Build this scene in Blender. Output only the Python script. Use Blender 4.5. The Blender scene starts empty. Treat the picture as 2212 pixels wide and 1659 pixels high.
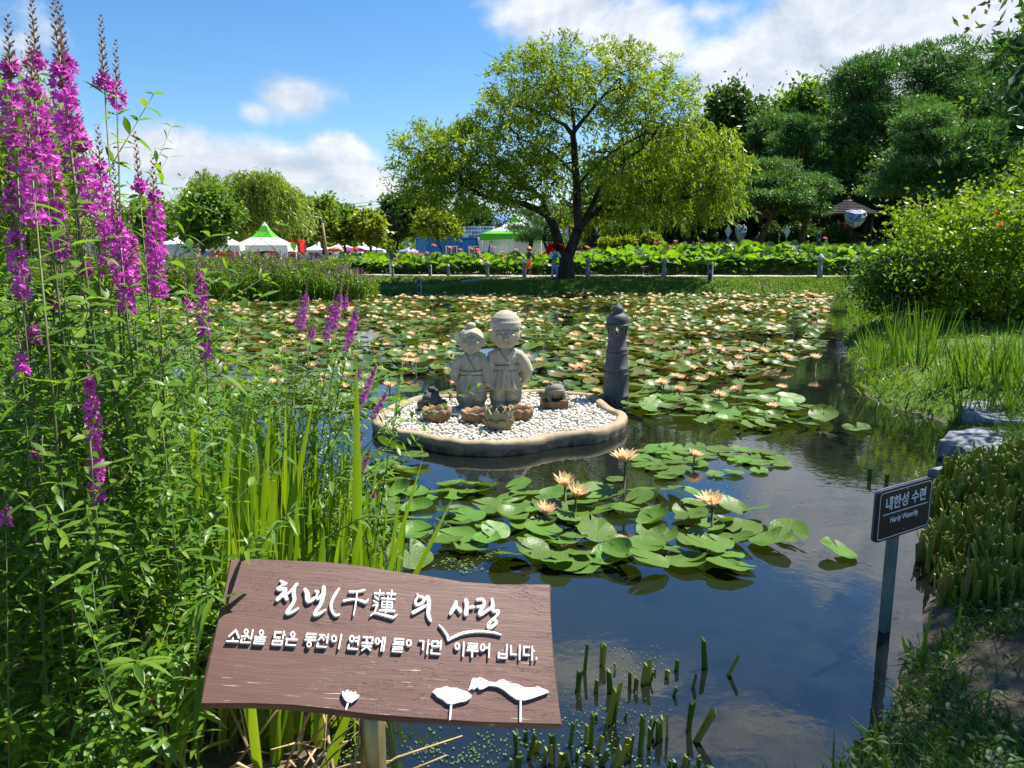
import bpy, math, random
import numpy as np
from math import radians as R_, sin, cos, pi, atan, tan
from mathutils import Vector, Matrix, Quaternion
SC = bpy.context.scene
COL = SC.collection
# ------------------------------------------------------------------ camera, sky, sun, exposure
FPX = 1628.0; PITCH = atan(284.5 / FPX); CH = 1.75
cam = bpy.data.cameras.new('camera'); camo = bpy.data.objects.new('camera', cam); COL.objects.link(camo)
cam.lens = 36 * FPX / 2212; cam.sensor_width = 36; cam.clip_start = 0.05; cam.clip_end = 4000
camo.location = (0, 0, CH); camo.rotation_euler = (pi / 2 - PITCH, 0, 0)
SC.camera = camo
SC.view_settings.view_transform = 'Standard'; SC.view_settings.look = 'None'
SC.view_settings.exposure = 1.28; SC.view_settings.gamma = 1
SUN_AZ, SUN_EL = 53.0, 59.0
SV = Vector((sin(R_(SUN_AZ)) * cos(R_(SUN_EL)), cos(R_(SUN_AZ)) * cos(R_(SUN_EL)), sin(R_(SUN_EL))))
sl = bpy.data.lights.new('sun', 'SUN'); sl.energy = 4.7; sl.angle = R_(0.53); sl.color = (1.0, 0.95, 0.86)
so = bpy.data.objects.new('sun', sl); COL.objects.link(so)
so.rotation_euler = (-SV).to_track_quat('-Z', 'Y').to_euler(); so.location = (20, 15, 40)
AX = np.array([0, cos(PITCH), -sin(PITCH)]); UP = np.array([0, sin(PITCH), cos(PITCH)]); RT = np.array([1., 0, 0])
CC = np.array([0, 0, CH])
def ray(u, v): return RT * (u - 1106) / FPX + AX + UP * (829.5 - v) / FPX
def onz(u, v, z=0.0):                      # point of the ray on a level plane
    d = ray(u, v); return CC + d * ((z - CH) / d[2])
def aty(u, v, y):                          # point of the ray at distance y
    d = ray(u, v); return CC + d * (y / d[1])

class NT:                                   # tiny node helper
    def __init__(s, nt): s.t = nt; nt.nodes.clear()
    def n(s, ty, **k):
        x = s.t.nodes.new(ty)
        for a, b in k.items(): setattr(x, a, b)
        return x
    def l(s, a, b): s.t.links.new(a, b)
    def sock(s, inp, v):
        if isinstance(v, bpy.types.NodeSocket): s.l(v, inp)
        else: inp.default_value = v
    def m(s, op, a, b=0.0, c=None, clamp=False):
        x = s.n('ShaderNodeMath', operation=op, use_clamp=clamp)
        s.sock(x.inputs[0], a); s.sock(x.inputs[1], b)
        if c is not None: s.sock(x.inputs[2], c)
        return x.outputs[0]
    def mix(s, f, a, b, blend='MIX'):
        x = s.n('ShaderNodeMix', data_type='RGBA', blend_type=blend)
        s.sock(x.inputs[0], f); s.sock(x.inputs[6], a); s.sock(x.inputs[7], b)
        return x.outputs[2]
    def noise(s, vec, scale, detail=4, rough=.55, dist=0.0):
        x = s.n('ShaderNodeTexNoise'); s.sock(x.inputs['Scale'], scale)
        x.inputs['Detail'].default_value = detail; x.inputs['Roughness'].default_value = rough
        x.inputs['Distortion'].default_value = dist
        if vec is not None: s.l(vec, x.inputs['Vector'])
        return x.outputs['Fac']
    def ramp(s, f, stops, interp='LINEAR'):
        x = s.n('ShaderNodeValToRGB'); cr = x.color_ramp; cr.interpolation = interp
        while len(cr.elements) < len(stops): cr.elements.new(0.5)
        while len(cr.elements) > len(stops): cr.elements.remove(cr.elements[-1])
        for e, (p, c) in zip(cr.elements, stops): e.position = p; e.color = (*c, 1) if len(c) == 3 else c
        s.sock(x.inputs[0], f); return x.outputs[0]
    def mapr(s, v, a, b, c=0., d=1., smooth=True):
        x = s.n('ShaderNodeMapRange'); x.interpolation_type = 'SMOOTHSTEP' if smooth else 'LINEAR'
        s.sock(x.inputs[0], v)
        for i, q in enumerate((a, b, c, d)): x.inputs[i + 1].default_value = q
        return x.outputs[0]

world = bpy.data.worlds.new('World'); SC.world = world; world.use_nodes = True
w = NT(world.node_tree)
sky = w.n('ShaderNodeTexSky', sky_type='NISHITA', sun_disc=False)
sky.sun_elevation = R_(SUN_EL); sky.sun_rotation = R_(SUN_AZ)
sky.air_density = 1.0; sky.dust_density = 0.4; sky.ozone_density = 3.0
hs = w.n('ShaderNodeHueSaturation'); hs.inputs['Saturation'].default_value = 1.30; hs.inputs['Value'].default_value = .96
w.l(sky.outputs[0], hs.inputs['Color'])
g = w.n('ShaderNodeNewGeometry'); sx = w.n('ShaderNodeSeparateXYZ'); w.l(g.outputs['Incoming'], sx.inputs[0])
tcw = w.n('ShaderNodeTexCoord'); w.l(tcw.outputs['Generated'], sx.inputs[0])
yy = w.m('MAXIMUM', sx.outputs[1], 0.02)
A = w.m('DIVIDE', sx.outputs[0], yy)
hyp = w.m('SQRT', w.m('ADD', w.m('MULTIPLY', sx.outputs[0], sx.outputs[0]), w.m('MULTIPLY', sx.outputs[1], sx.outputs[1])))
E_ = w.m('DIVIDE', sx.outputs[2], w.m('MAXIMUM', hyp, 0.02))
def ae(u, v):
    d = ray(u, v); return d[0] / d[1], abs(d[2]) / math.hypot(d[0], d[1])
CLOUDS = [  # pixel of the photograph, half extents in pixels, weight  (sky, then the same sky seen mirrored in the pond)
 (625, 215, 105, 62, .95), (560, 240, 60, 36, .8),
 (330, 330, 210, 62, 1.0), (520, 370, 260, 80, 1.1), (735, 330, 100, 52, .9), (800, 390, 160, 60, .8), (430, 440, 480, 70, .7),
 (1230, 15, 190, 85, 1.1), (1390, 60, 150, 90, 1.0), (1150, 110, 60, 40, .4),
 (1760, 130, 290, 165, 1.5), (1960, 60, 400, 190, 1.5), (1640, 260, 150, 70, 1.0), (2180, 40, 260, 130, 1.2), (1640, 175, 110, 62, .9), (1560, 25, 160, 40, .7),
 (930, 70, 40, 14, .35), (1330, 330, 60, 40, .5), (900, 330, 60, 40, .35), (80, 230, 120, 260, .55),
 (1850, 1130, 260, 150, 1.5), (2030, 1370, 170, 200, 1.45), (1350, 1470, 230, 95, 1.0), (1560, 1580, 260, 110, 1.0),
 (1780, 1290, 60, 60, .35)]
field = None
for (u, v, ru, rv, s_) in CLOUDS:
    a0, e0 = ae(u, v); sa = ru / FPX * 1.02; se = rv / FPX
    q = w.m('ADD', w.m('POWER', w.m('ABSOLUTE', w.m('MULTIPLY', w.m('SUBTRACT', A, a0), 1 / sa)), 2.0),
            w.m('POWER', w.m('ABSOLUTE', w.m('MULTIPLY', w.m('SUBTRACT', E_, e0), 1 / se)), 2.0))
    f_ = w.m('MULTIPLY', w.m('SUBTRACT', 1.15, w.m('SQRT', q)), s_)
    field = f_ if field is None else w.m('MAXIMUM', field, f_)
cv = w.n('ShaderNodeCombineXYZ'); w.l(A, cv.inputs[0]); w.l(w.m('MULTIPLY', E_, 1.5), cv.inputs[1]); cv.inputs[2].default_value = 3.7
n1 = w.noise(cv.outputs[0], 6.5, 8, .58, .25)
n2 = w.noise(cv.outputs[0], 4.2, 5, .55)
cv2 = w.n('ShaderNodeVectorMath', operation='ADD'); w.l(cv.outputs[0], cv2.inputs[0]); cv2.inputs[1].default_value = (.012, .025, 0)
n1b = w.noise(cv2.outputs[0], 6.5, 8, .58, .25)
dens = w.m('ADD', field, w.m('MULTIPLY', w.m('SUBTRACT', n1, .5), 2.3))
mask = w.mapr(dens, .12, .78)
mask = w.m('MULTIPLY', mask, w.mapr(sx.outputs[1], 0.0, .15))
lit = w.m('ADD', w.m('MULTIPLY', w.m('SUBTRACT', n1, n1b), 3.2), .5)
ccol = w.ramp(w.m('ADD', w.m('MULTIPLY', lit, .55), w.m('MULTIPLY', n2, .45), clamp=True),
              [(.25, (3.3, 3.65, 4.35)), (.48, (4.5, 4.75, 5.2)), (.72, (5.9, 6.0, 6.1))])
bg = w.n('ShaderNodeBackground'); bg.inputs['Strength'].default_value = 0.072
w.l(w.mix(w.m('MULTIPLY', mask, .92), hs.outputs[0], ccol), bg.inputs['Color'])
wo = w.n('ShaderNodeOutputWorld'); w.l(bg.outputs[0], wo.inputs[0])

# ------------------------------------------------------------------ mesh builder
class MB:
    def __init__(s): s.V = []; s.n = 0; s.Fc = []; s.C = []; s.usec = False
    def add(s, v, f, m=0, smooth=True, c=None):
        v = np.asarray(v, float).reshape(-1, 3)
        if isinstance(f, np.ndarray): s.Fc.append((f.astype(np.int64) + s.n, m, smooth))
        else:
            by = {}
            for q in f: by.setdefault(len(q), []).append(q)
            for k, qs in by.items(): s.Fc.append((np.array(qs, np.int64) + s.n, m, smooth))
        s.V.append(v); s.n += len(v)
        if c is None: s.C.append(np.ones((len(v), 4)))
        else:
            s.usec = True; c = np.asarray(c, float)
            if c.ndim == 1: c = np.tile(c, (len(v), 1))
            if c.shape[1] == 3: c = np.hstack([c, np.ones((len(c), 1))])
            s.C.append(c)
        return s
    def mesh(s, name, mats):
        me = bpy.data.meshes.new(name)
        V = np.concatenate(s.V) if s.V else np.zeros((0, 3))
        me.vertices.add(len(V)); me.vertices.foreach_set('co', V.astype(np.float32).ravel())
        tot = [np.full(len(f), f.shape[1]) for f, _, _ in s.Fc]
        lv = np.concatenate([f.ravel() for f, _, _ in s.Fc]); tt = np.concatenate(tot)
        st = np.concatenate([[0], np.cumsum(tt)[:-1]])
        me.loops.add(len(lv)); me.polygons.add(len(tt))
        me.loops.foreach_set('vertex_index', lv.astype(np.int32))
        me.polygons.foreach_set('loop_start', st.astype(np.int32))
        me.polygons.foreach_set('material_index', np.concatenate([np.full(len(f), m) for f, m, _ in s.Fc]).astype(np.int32))
        me.polygons.foreach_set('use_smooth', np.concatenate([np.full(len(f), sm) for f, _, sm in s.Fc]).astype(bool))
        if s.usec:
            ca = me.color_attributes.new('Col', 'FLOAT_COLOR', 'POINT')
            ca.data.foreach_set('color', np.concatenate(s.C).astype(np.float32).ravel())
        me.update(calc_edges=True); me.validate()
        for m in (mats if isinstance(mats, (list, tuple)) else [mats]): me.materials.append(m)
        return me
    def build(s, name, mats, parent=None, loc=None):
        return obj(name, s.mesh(name, mats), parent, loc)
    # ---- primitives
    def box(s, c, size, m=0, rz=0, rx=0, taper=1.0, smooth=False, col=None):
        hx, hy, hz = [q / 2 for q in size]
        v = [(-hx, -hy, -hz), (hx, -hy, -hz), (hx, hy, -hz), (-hx, hy, -hz)]
        v += [(x * taper, y * taper, hz) for x, y, _ in v]
        M = Matrix.Rotation(rz, 3, 'Z') @ Matrix.Rotation(rx, 3, 'X')
        v = [tuple(M @ Vector(p) + Vector(c)) for p in v]
        return s.add(v, [(3, 2, 1, 0), (4, 5, 6, 7), (0, 1, 5, 4), (1, 2, 6, 5), (2, 3, 7, 6), (3, 0, 4, 7)], m, smooth, col)
    def lathe(s, prof, seg=20, c=(0, 0, 0), m=0, smooth=True, ph=0.0, sc=(1, 1), wave=None, col=None, cap=True):
        a = np.linspace(0, 2 * pi, seg, endpoint=False) + ph
        V = []
        for i, (r, z) in enumerate(prof):
            rr = np.full(seg, r) if wave is None else r * wave(a, i)
            V.append(np.stack([c[0] + rr * np.cos(a) * sc[0], c[1] + rr * np.sin(a) * sc[1], np.full(seg, c[2] + z)], 1))
        f = []
        for i in range(len(prof) - 1):
            for k in range(seg):
                k2 = (k + 1) % seg; f.append((i * seg + k, i * seg + k2, (i + 1) * seg + k2, (i + 1) * seg + k))
        if cap:
            if prof[0][0] > 1e-5: f.append(tuple(range(seg - 1, -1, -1)))
            if prof[-1][0] > 1e-5: f.append(tuple((len(prof) - 1) * seg + k for k in range(seg)))
        return s.add(np.concatenate(V), f, m, smooth, col)
    def tube(s, pts, rad, seg=8, m=0, cap=True, col=None, flat=1.0):
        P = np.asarray(pts, float); n = len(P)
        rad = np.full(n, rad) if np.isscalar(rad) else np.asarray(rad, float)
        T = np.gradient(P, axis=0); T /= np.linalg.norm(T, axis=1)[:, None] + 1e-9
        ref = np.array([0, 0, 1.]) if abs(T[0][2]) < .9 else np.array([1., 0, 0])
        a = np.linspace(0, 2 * pi, seg, endpoint=False); V = []
        x = np.cross(ref, T[0]); x /= np.linalg.norm(x)
        for i in range(n):
            x = x - T[i] * (x @ T[i]); x /= np.linalg.norm(x) + 1e-9; y = np.cross(T[i], x)
            V.append(P[i] + rad[i] * (np.cos(a)[:, None] * x + np.sin(a)[:, None] * y * flat))
        f = []
        for i in range(n - 1):
            for k in range(seg):
                k2 = (k + 1) % seg; f.append((i * seg + k, i * seg + k2, (i + 1) * seg + k2, (i + 1) * seg + k))
        if cap: f.append(tuple(range(seg - 1, -1, -1))); f.append(tuple((n - 1) * seg + k for k in range(seg)))
        return s.add(np.concatenate(V), f, m, True, col)
    def ell(s, c, r, m=0, seg=14, ring=9, rot=None, col=None):
        th = np.linspace(0, pi, ring + 1); V = []
        a = np.linspace(0, 2 * pi, seg, endpoint=False)
        for t in th: V.append(np.stack([sin(t) * np.cos(a), sin(t) * np.sin(a), np.full(seg, -cos(t))], 1))
        V = np.concatenate(V) * np.array(r)
        if rot is not None: V = V @ np.array(rot.to_3x3()).T
        V += np.array(c); f = []
        for i in range(ring):
            for k in range(seg):
                k2 = (k + 1) % seg; f.append((i * seg + k, i * seg + k2, (i + 1) * seg + k2, (i + 1) * seg + k))
        return s.add(V, f, m, True, col)
    def prism(s, poly, o, ex, ey, ez, t0, t1, m=0, msd=None, smooth=False, col=None):   # polygon in the plane (ex, ey), from height t0 to t1 along ez
        P = np.asarray(poly, float); n = len(P); o, ex, ey, ez = map(np.asarray, (o, ex, ey, ez))
        B = o + P[:, :1] * ex + P[:, 1:2] * ey
        s.add(np.concatenate([B + ez * t0, B + ez * t1]), [tuple(range(n, 2 * n))], m, smooth, col)
        s.add(np.concatenate([B + ez * t0, B + ez * t1]), [tuple(range(n - 1, -1, -1))] + [(i, (i + 1) % n, n + (i + 1) % n, n + i) for i in range(n)], m if msd is None else msd, smooth, col)
        return s
    def quads(s, P, D, S, L, W, m=0, mid=.42, c=None):      # many diamond leaves
        P = np.asarray(P); n = len(P); L = np.broadcast_to(L, n)[:, None]; W = np.broadcast_to(W, n)[:, None]
        v = np.stack([P, P + D * L * mid + S * W / 2, P + D * L, P + D * L * mid - S * W / 2], 1).reshape(-1, 3)
        if c is not None: c = np.repeat(c, 4, 0)
        return s.add(v, np.arange(4 * n).reshape(n, 4), m, False, c)
    def lance(s, P, D, U, L, W, droop, m=0, prof=(.12, .8, 1, .62, .03), fold=.25, c=None):   # many folded, drooping leaves
        P = np.asarray(P, float); n = len(P); L = np.broadcast_to(L, n)[:, None]; W = np.broadcast_to(W, n)[:, None]; droop = np.broadcast_to(droop, n)[:, None]
        S = np.cross(D, U); S /= np.linalg.norm(S, axis=1)[:, None] + 1e-9; N = np.cross(S, D)
        k = len(prof); vs = []
        for i, t in enumerate(np.linspace(0, 1, k)):
            c0 = P + D * L * t + np.array([0, 0, -1.]) * droop * L * t * t; hw = W / 2 * prof[i]
            vs += [c0 + S * hw + N * hw * fold, c0, c0 - S * hw + N * hw * fold]
        v = np.stack(vs, 1).reshape(-1, 3); f = []
        for i in range(k - 1):
            b = 3 * i; f += [(b, b + 1, b + 4, b + 3), (b + 1, b + 2, b + 5, b + 4)]
        f = (np.array(f)[None] + (np.arange(n) * 3 * k)[:, None, None]).reshape(-1, 4)
        if c is not None: c = np.repeat(c, 3 * k, 0)
        return s.add(v, f, m, True, c)

def obj(name, me, parent=None, loc=None):
    o = bpy.data.objects.new(name, me); COL.objects.link(o)
    if parent is not None: o.parent = parent
    if loc is not None: o.location = tuple(loc)
    return o
def tag(o, label=None, cat=None, group=None, kind=None):
    if label: o['label'] = label
    if cat: o['category'] = cat
    if group: o['group'] = group
    if kind: o['kind'] = kind
    return o
def thing(name, label, cat, loc=(0, 0, 0), rz=0.0, group=None, scale=None):
    o = bpy.data.objects.new(name, None); COL.objects.link(o); o.empty_display_size = .1
    o.location = tuple(loc); o.rotation_euler = (0, 0, rz)
    if scale is not None: o.scale = (scale,) * 3 if np.isscalar(scale) else scale
    return tag(o, label, cat, group)
KIDS = {}
def dup(root, loc=None, rot=None, scale=None, label=None, group=None):
    r = root.copy(); COL.objects.link(r)
    if loc is not None: r.location = tuple(loc)
    if rot is not None: r.rotation_euler = rot
    if scale is not None: r.scale = (scale,) * 3 if np.isscalar(scale) else scale
    if label: r['label'] = label
    if group: r['group'] = group
    if root.name not in KIDS: KIDS[root.name] = [(c, list(c.children)) for c in root.children]
    for ch, gg in KIDS[root.name]:
        c = ch.copy(); COL.objects.link(c); c.parent = r
        for g2 in gg: d = g2.copy(); COL.objects.link(d); d.parent = c
    return r
def evalmesh(o):                              # mesh of an object with its modifiers applied
    bpy.context.view_layer.update()
    dg = bpy.context.evaluated_depsgraph_get()
    me = bpy.data.meshes.new_from_object(o.evaluated_get(dg)); old = o.data
    bpy.data.objects.remove(o); return me
def remesh(mb, vox, smooth_it=2):
    o = obj('tmp', mb.mesh('tmp', []))
    r = o.modifiers.new('r', 'REMESH'); r.mode = 'VOXEL'; r.voxel_size = vox; r.use_smooth_shade = True
    if smooth_it:
        q = o.modifiers.new('s', 'SMOOTH'); q.factor = .5; q.iterations = smooth_it
    return evalmesh(o)
def skin(pts, edges, rad, sub=1):
    me = bpy.data.meshes.new('tmp'); me.from_pydata([tuple(p) for p in pts], edges, [])
    o = obj('tmp', me); o.modifiers.new('k', 'SKIN')
    for i, d in enumerate(me.skin_vertices[0].data):
        r = rad[i]; d.radius = (r, r) if np.isscalar(r) else r; d.use_root = (i == 0)
    if sub: u = o.modifiers.new('u', 'SUBSURF'); u.levels = sub
    m2 = evalmesh(o)
    for p in m2.polygons: p.use_smooth = True
    return m2
def withmat(me, *mats):
    me.materials.clear()
    for m in mats: me.materials.append(m)
    return me
def textmesh(body, size, mat, ext=0.0, bold=0.0, align='CENTER'):
    c = bpy.data.curves.new('tmp', 'FONT'); c.body = body; c.size = size; c.extrude = ext; c.offset = bold; c.align_x = align; c.align_y = 'CENTER'; c.resolution_u = 3
    o = bpy.data.objects.new('tmp', c); COL.objects.link(o)
    me = evalmesh(o); return withmat(me, mat)
def unit(a): a = np.asarray(a, float); return a / (np.linalg.norm(a, axis=-1, keepdims=True) + 1e-9)
def rdir(rg, n): return unit(rg.normal(size=(n, 3)))
def sstep(a, b, x): t = np.clip((np.asarray(x, float) - a) / (b - a), 0, 1); return t * t * (3 - 2 * t)

# ------------------------------------------------------------------ materials
def pmat(name, c1, c2=None, scale=6., rough=.6, spec=.4, bump=0.0, bscale=None, metal=0.0, thr=(.35, .65), island=0.0, vcol=False, stretch=None, bdist=.01, detail=5):
    mt = bpy.data.materials.new(name); mt.use_nodes = True; t = NT(mt.node_tree)
    tc = t.n('ShaderNodeTexCoord'); vec = tc.outputs['Object']
    if stretch:
        mp = t.n('ShaderNodeMapping'); mp.inputs['Scale'].default_value = stretch; t.l(vec, mp.inputs[0]); vec = mp.outputs[0]
    p = t.n('ShaderNodeBsdfPrincipled')
    col = None
    if vcol:
        a = t.n('ShaderNodeVertexColor'); a.layer_name = 'Col'; col = a.outputs[0]
    if c2 is not None:
        nf = t.mapr(t.noise(vec, scale, detail, .6), thr[0], thr[1])
        col = t.mix(nf, (*c1, 1), (*c2, 1))
    elif col is None: col = (*c1, 1)
    if island:
        ge = t.n('ShaderNodeNewGeometry'); h = t.n('ShaderNodeHueSaturation'); t.sock(h.inputs['Color'], col)
        t.l(t.mapr(ge.outputs['Random Per Island'], 0, 1, 1 - island, 1 + island, False), h.inputs['Value']); col = h.outputs[0]
    t.sock(p.inputs['Base Color'], col)
    p.inputs['Roughness'].default_value = rough; p.inputs['Specular IOR Level'].default_value = spec; p.inputs['Metallic'].default_value = metal
    if bump:
        b = t.n('ShaderNodeBump'); b.inputs['Strength'].default_value = bump; b.inputs['Distance'].default_value = bdist
        t.l(t.noise(vec, bscale or scale * 6, 6, .65), b.inputs['Height']); t.l(b.outputs[0], p.inputs['Normal'])
    o = t.n('ShaderNodeOutputMaterial'); t.l(p.outputs[0], o.inputs[0])
    return mt
def leafmat(name, cols, trans=.38, rough=.42, tint=(1.35, 1.3, .45), spec=.45, under=None, bump=None, big=None, objrand=0.0, veins=False):
    mt = bpy.data.materials.new(name); mt.use_nodes = True; t = NT(mt.node_tree)
    ge = t.n('ShaderNodeNewGeometry')
    n = len(cols); col = t.ramp(ge.outputs['Random Per Island'], [(i / max(1, n - 1), c) for i, c in enumerate(cols)])
    tc = t.n('ShaderNodeTexCoord')
    if big:                                     # broad patches of another tone through the crown
        col = t.mix(t.mapr(t.noise(tc.outputs['Object'], big[0], 3), .42, .66), col, (*big[1], 1))
    if objrand:
        oi = t.n('ShaderNodeObjectInfo'); h = t.n('ShaderNodeHueSaturation'); t.l(col, h.inputs['Color'])
        t.l(t.mapr(oi.outputs['Random'], 0, 1, 1 - objrand, 1 + objrand, False), h.inputs['Value'])
        t.l(t.mapr(oi.outputs['Random'], 0, 1, .5 - objrand * .05, .5 + objrand * .05, False), h.inputs['Hue']); col = h.outputs[0]
    if veins:                                   # pale radial ribs and brown flecks of an old lily pad
        sv = t.n('ShaderNodeSeparateXYZ'); t.l(tc.outputs['Object'], sv.inputs[0]); an = t.m('ARCTAN2', sv.outputs[1], sv.outputs[0]); rb = t.m('POWER', t.m('ABSOLUTE', t.m('SINE', t.m('MULTIPLY', t.m('ADD', an, t.m('MULTIPLY', t.noise(tc.outputs['Object'], 6, 2), .35)), 8.0))), 14.0)
        col = t.mix(t.m('MULTIPLY', rb, .30), col, (.16, .24, .06, 1)); oi2 = t.n('ShaderNodeObjectInfo'); va = t.n('ShaderNodeVectorMath', operation='ADD'); t.l(tc.outputs['Object'], va.inputs[0]); t.l(oi2.outputs['Location'], va.inputs[1])
        col = t.mix(t.m('MULTIPLY', t.mapr(t.noise(va.outputs[0], 5.5, 4, .7), .62, .70), .75), col, (.17, .13, .03, 1)); col = t.mix(t.mapr(t.noise(va.outputs[0], 38, 2), .72, .76), col, (.10, .06, .02, 1))
    top = col
    if under: col = t.mix(ge.outputs['Backfacing'], col, (*under, 1))
    p = t.n('ShaderNodeBsdfPrincipled'); t.l(col, p.inputs['Base Color'])
    p.inputs['Roughness'].default_value = rough; p.inputs['Specular IOR Level'].default_value = spec
    if bump:
        b = t.n('ShaderNodeBump'); b.inputs['Strength'].default_value = bump[1]; b.inputs['Distance'].default_value = .01
        t.l(t.noise(tc.outputs['Object'], bump[0], 3), b.inputs['Height']); t.l(b.outputs[0], p.inputs['Normal'])
    tr = t.n('ShaderNodeBsdfTranslucent'); t.l(t.mix(1.0, top, (*tint, 1), 'MULTIPLY'), tr.inputs[0])
    mx = t.n('ShaderNodeMixShader'); mx.inputs[0].default_value = trans
    t.l(p.outputs[0], mx.inputs[1]); t.l(tr.outputs[0], mx.inputs[2])
    o = t.n('ShaderNodeOutputMaterial'); t.l(mx.outputs[0], o.inputs[0])
    return mt
def petalmat(name, trans=.35):
    mt = bpy.data.materials.new(name); mt.use_nodes = True; t = NT(mt.node_tree)
    a = t.n('ShaderNodeVertexColor'); a.layer_name = 'Col'
    ge = t.n('ShaderNodeNewGeometry'); h = t.n('ShaderNodeHueSaturation'); t.l(a.outputs[0], h.inputs['Color'])
    t.l(t.mapr(ge.outputs['Random Per Island'], 0, 1, .82, 1.12, False), h.inputs['Value'])
    p = t.n('ShaderNodeBsdfPrincipled'); t.l(h.outputs[0], p.inputs['Base Color']); p.inputs['Roughness'].default_value = .5; p.inputs['Specular IOR Level'].default_value = .25
    tr = t.n('ShaderNodeBsdfTranslucent'); t.l(h.outputs[0], tr.inputs[0])
    mx = t.n('ShaderNodeMixShader'); mx.inputs[0].default_value = trans
    t.l(p.outputs[0], mx.inputs[1]); t.l(tr.outputs[0], mx.inputs[2])
    o = t.n('ShaderNodeOutputMaterial'); t.l(mx.outputs[0], o.inputs[0])
    return mt
M = {}
M['bark'] = pmat('bark', (.05, .038, .028), (.10, .08, .06), 5, .9, .2, .9, 14, stretch=(1, 1, .25), bdist=.04)
M['bark_red'] = pmat('bark_red', (.10, .055, .035), (.17, .10, .07), 4, .9, .2, .8, 10, stretch=(1, 1, .3), bdist=.04)
M['bark_dark'] = pmat('bark_dark', (.022, .017, .014), (.06, .05, .042), 6, .9, .2, 1, 16, stretch=(1, 1, .22), bdist=.05)
M['willow'] = leafmat('willow_leaf', [(.12, .21, .018), (.19, .29, .026), (.32, .385, .04)], .54, .45, big=(.35, (.15, .23, .018)))
M['weep'] = leafmat('weeping_willow_leaf', [(.12, .20, .026), (.18, .26, .04), (.25, .33, .06)], .5)
M['broad'] = leafmat('broad_leaf', [(.07, .155, .016), (.11, .205, .02), (.16, .26, .026)], .48)
M['broad_y'] = leafmat('broad_leaf_yellow', [(.13, .20, .014), (.20, .27, .018), (.29, .33, .024)], .48)
M['broad_d'] = leafmat('broad_leaf_dark', [(.032, .085, .022), (.055, .12, .028), (.08, .155, .036)], .38)
M['pine'] = leafmat('pine_needle', [(.030, .095, .028), (.05, .135, .036), (.08, .18, .045)], .4, .5)
M['pine_l'] = leafmat('pine_needle_light', [(.05, .13, .042), (.08, .175, .052), (.11, .215, .06)], .38, .5)
M['shrub'] = leafmat('shrub_leaf', [(.08, .17, .012), (.14, .24, .015), (.23, .32, .02)], .5, .4)
M['hedge'] = leafmat('hedge_leaf', [(.03, .085, .016), (.05, .12, .02), (.085, .16, .024)], .4)
M['grass'] = leafmat('grass_blade', [(.055, .12, .012), (.10, .19, .016), (.17, .26, .025)], .4, .5)
M['grass_n'] = leafmat('grass_blade_near', [(.03, .085, .012), (.055, .13, .018), (.10, .18, .025)], .4, .5)
M['iris'] = leafmat('iris_leaf', [(.045, .11, .012), (.08, .165, .015), (.13, .22, .02)], .42, .4)
M['flag'] = leafmat('flag_leaf', [(.10, .20, .014), (.17, .29, .018), (.27, .38, .026)], .5, .4)
M['loose'] = leafmat('loosestrife_leaf', [(.06, .16, .016), (.11, .235, .024), (.19, .31, .032)], .52, .40)
M['lotus'] = leafmat('lotus_leaf', [(.07, .18, .02), (.10, .23, .025), (.14, .28, .025)], .6, .5, tint=(1.6, 1.35, .3), under=(.10, .19, .05))
M['lotus_b'] = leafmat('lotus_leaf_bluish', [(.045, .12, .05), (.07, .16, .065)], .3, .45, under=(.08, .16, .05))
M['pad'] = leafmat('lily_pad', [(.048, .125, .016), (.080, .17, .020), (.12, .215, .024)], .28, .40, tint=(1.2, 1.0, .3), spec=.32, under=(.13, .065, .02), bump=(16, .35), objrand=.3, veins=True)
M['pad_far'] = leafmat('lily_pad_far', [(.038, .092, .013), (.068, .135, .017), (.12, .18, .025), (.15, .095, .026)], .24, .42, tint=(1.2, 1.0, .3), spec=.30, under=(.12, .055, .018))
M['stem'] = pmat('green_stem', (.07, .12, .03), (.10, .14, .04), 20, .5)
M['stem_red'] = pmat('red_green_stem', (.10, .085, .035), (.07, .11, .025), 20, .55)
M['petal'] = petalmat('flower_petal')
M['dry'] = pmat('dry_stem', (.30, .20, .09), (.42, .30, .16), 14, .8, island=.35)
M['stub'] = leafmat('cut_leaf_base', [(.12, .19, .02), (.20, .27, .03), (.28, .31, .05), (.26, .20, .07)], .28, .5)
M['duck'] = leafmat('duckweed_leaf', [(.05, .10, .015), (.08, .14, .02), (.12, .18, .025)], .1, .5)
# ------------------------------------------------------------------ the setting: terrain, pond, paths, grass
SHORE = np.array([(.95, 2.16), (.70, 2.26), (.25, 2.12), (-.30, 2.02), (-.62, 2.18), (-.70, 2.75), (-.72, 3.4), (-1.1, 4.0), (-2.2, 5.2), (-4.2, 7.4), (-8, 10.5), (-13, 16), (-19, 21), (-28, 24), (-28, 26.6),
                  (-12, 26.5), (-5.2, 26.6), (-5.6, 28.6), (-5.9, 30.4), (-3, 31.0), (-.1, 31.6), (4, 31.9), (7.7, 32), (11.5, 31.5), (13.7, 30.6), (12.6, 27), (10.6, 23.4), (8.5, 18.8),
                  (6.6, 14.6), (5.3, 11.3), (4.5, 9.4), (4.35, 8.5), (4.62, 7.75), (3.72, 6.15), (3.1, 5.2), (2.43, 4.2), (2.0, 3.4), (1.72, 2.94), (1.42, 2.55)])
POND2 = np.array([(-30, 31.9), (-9, 31.9), (-6.2, 32.0), (-4.2, 32.6), (-2.6, 33.6), (-2.8, 34.4), (-9, 34.9), (-30, 34.9)])
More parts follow.
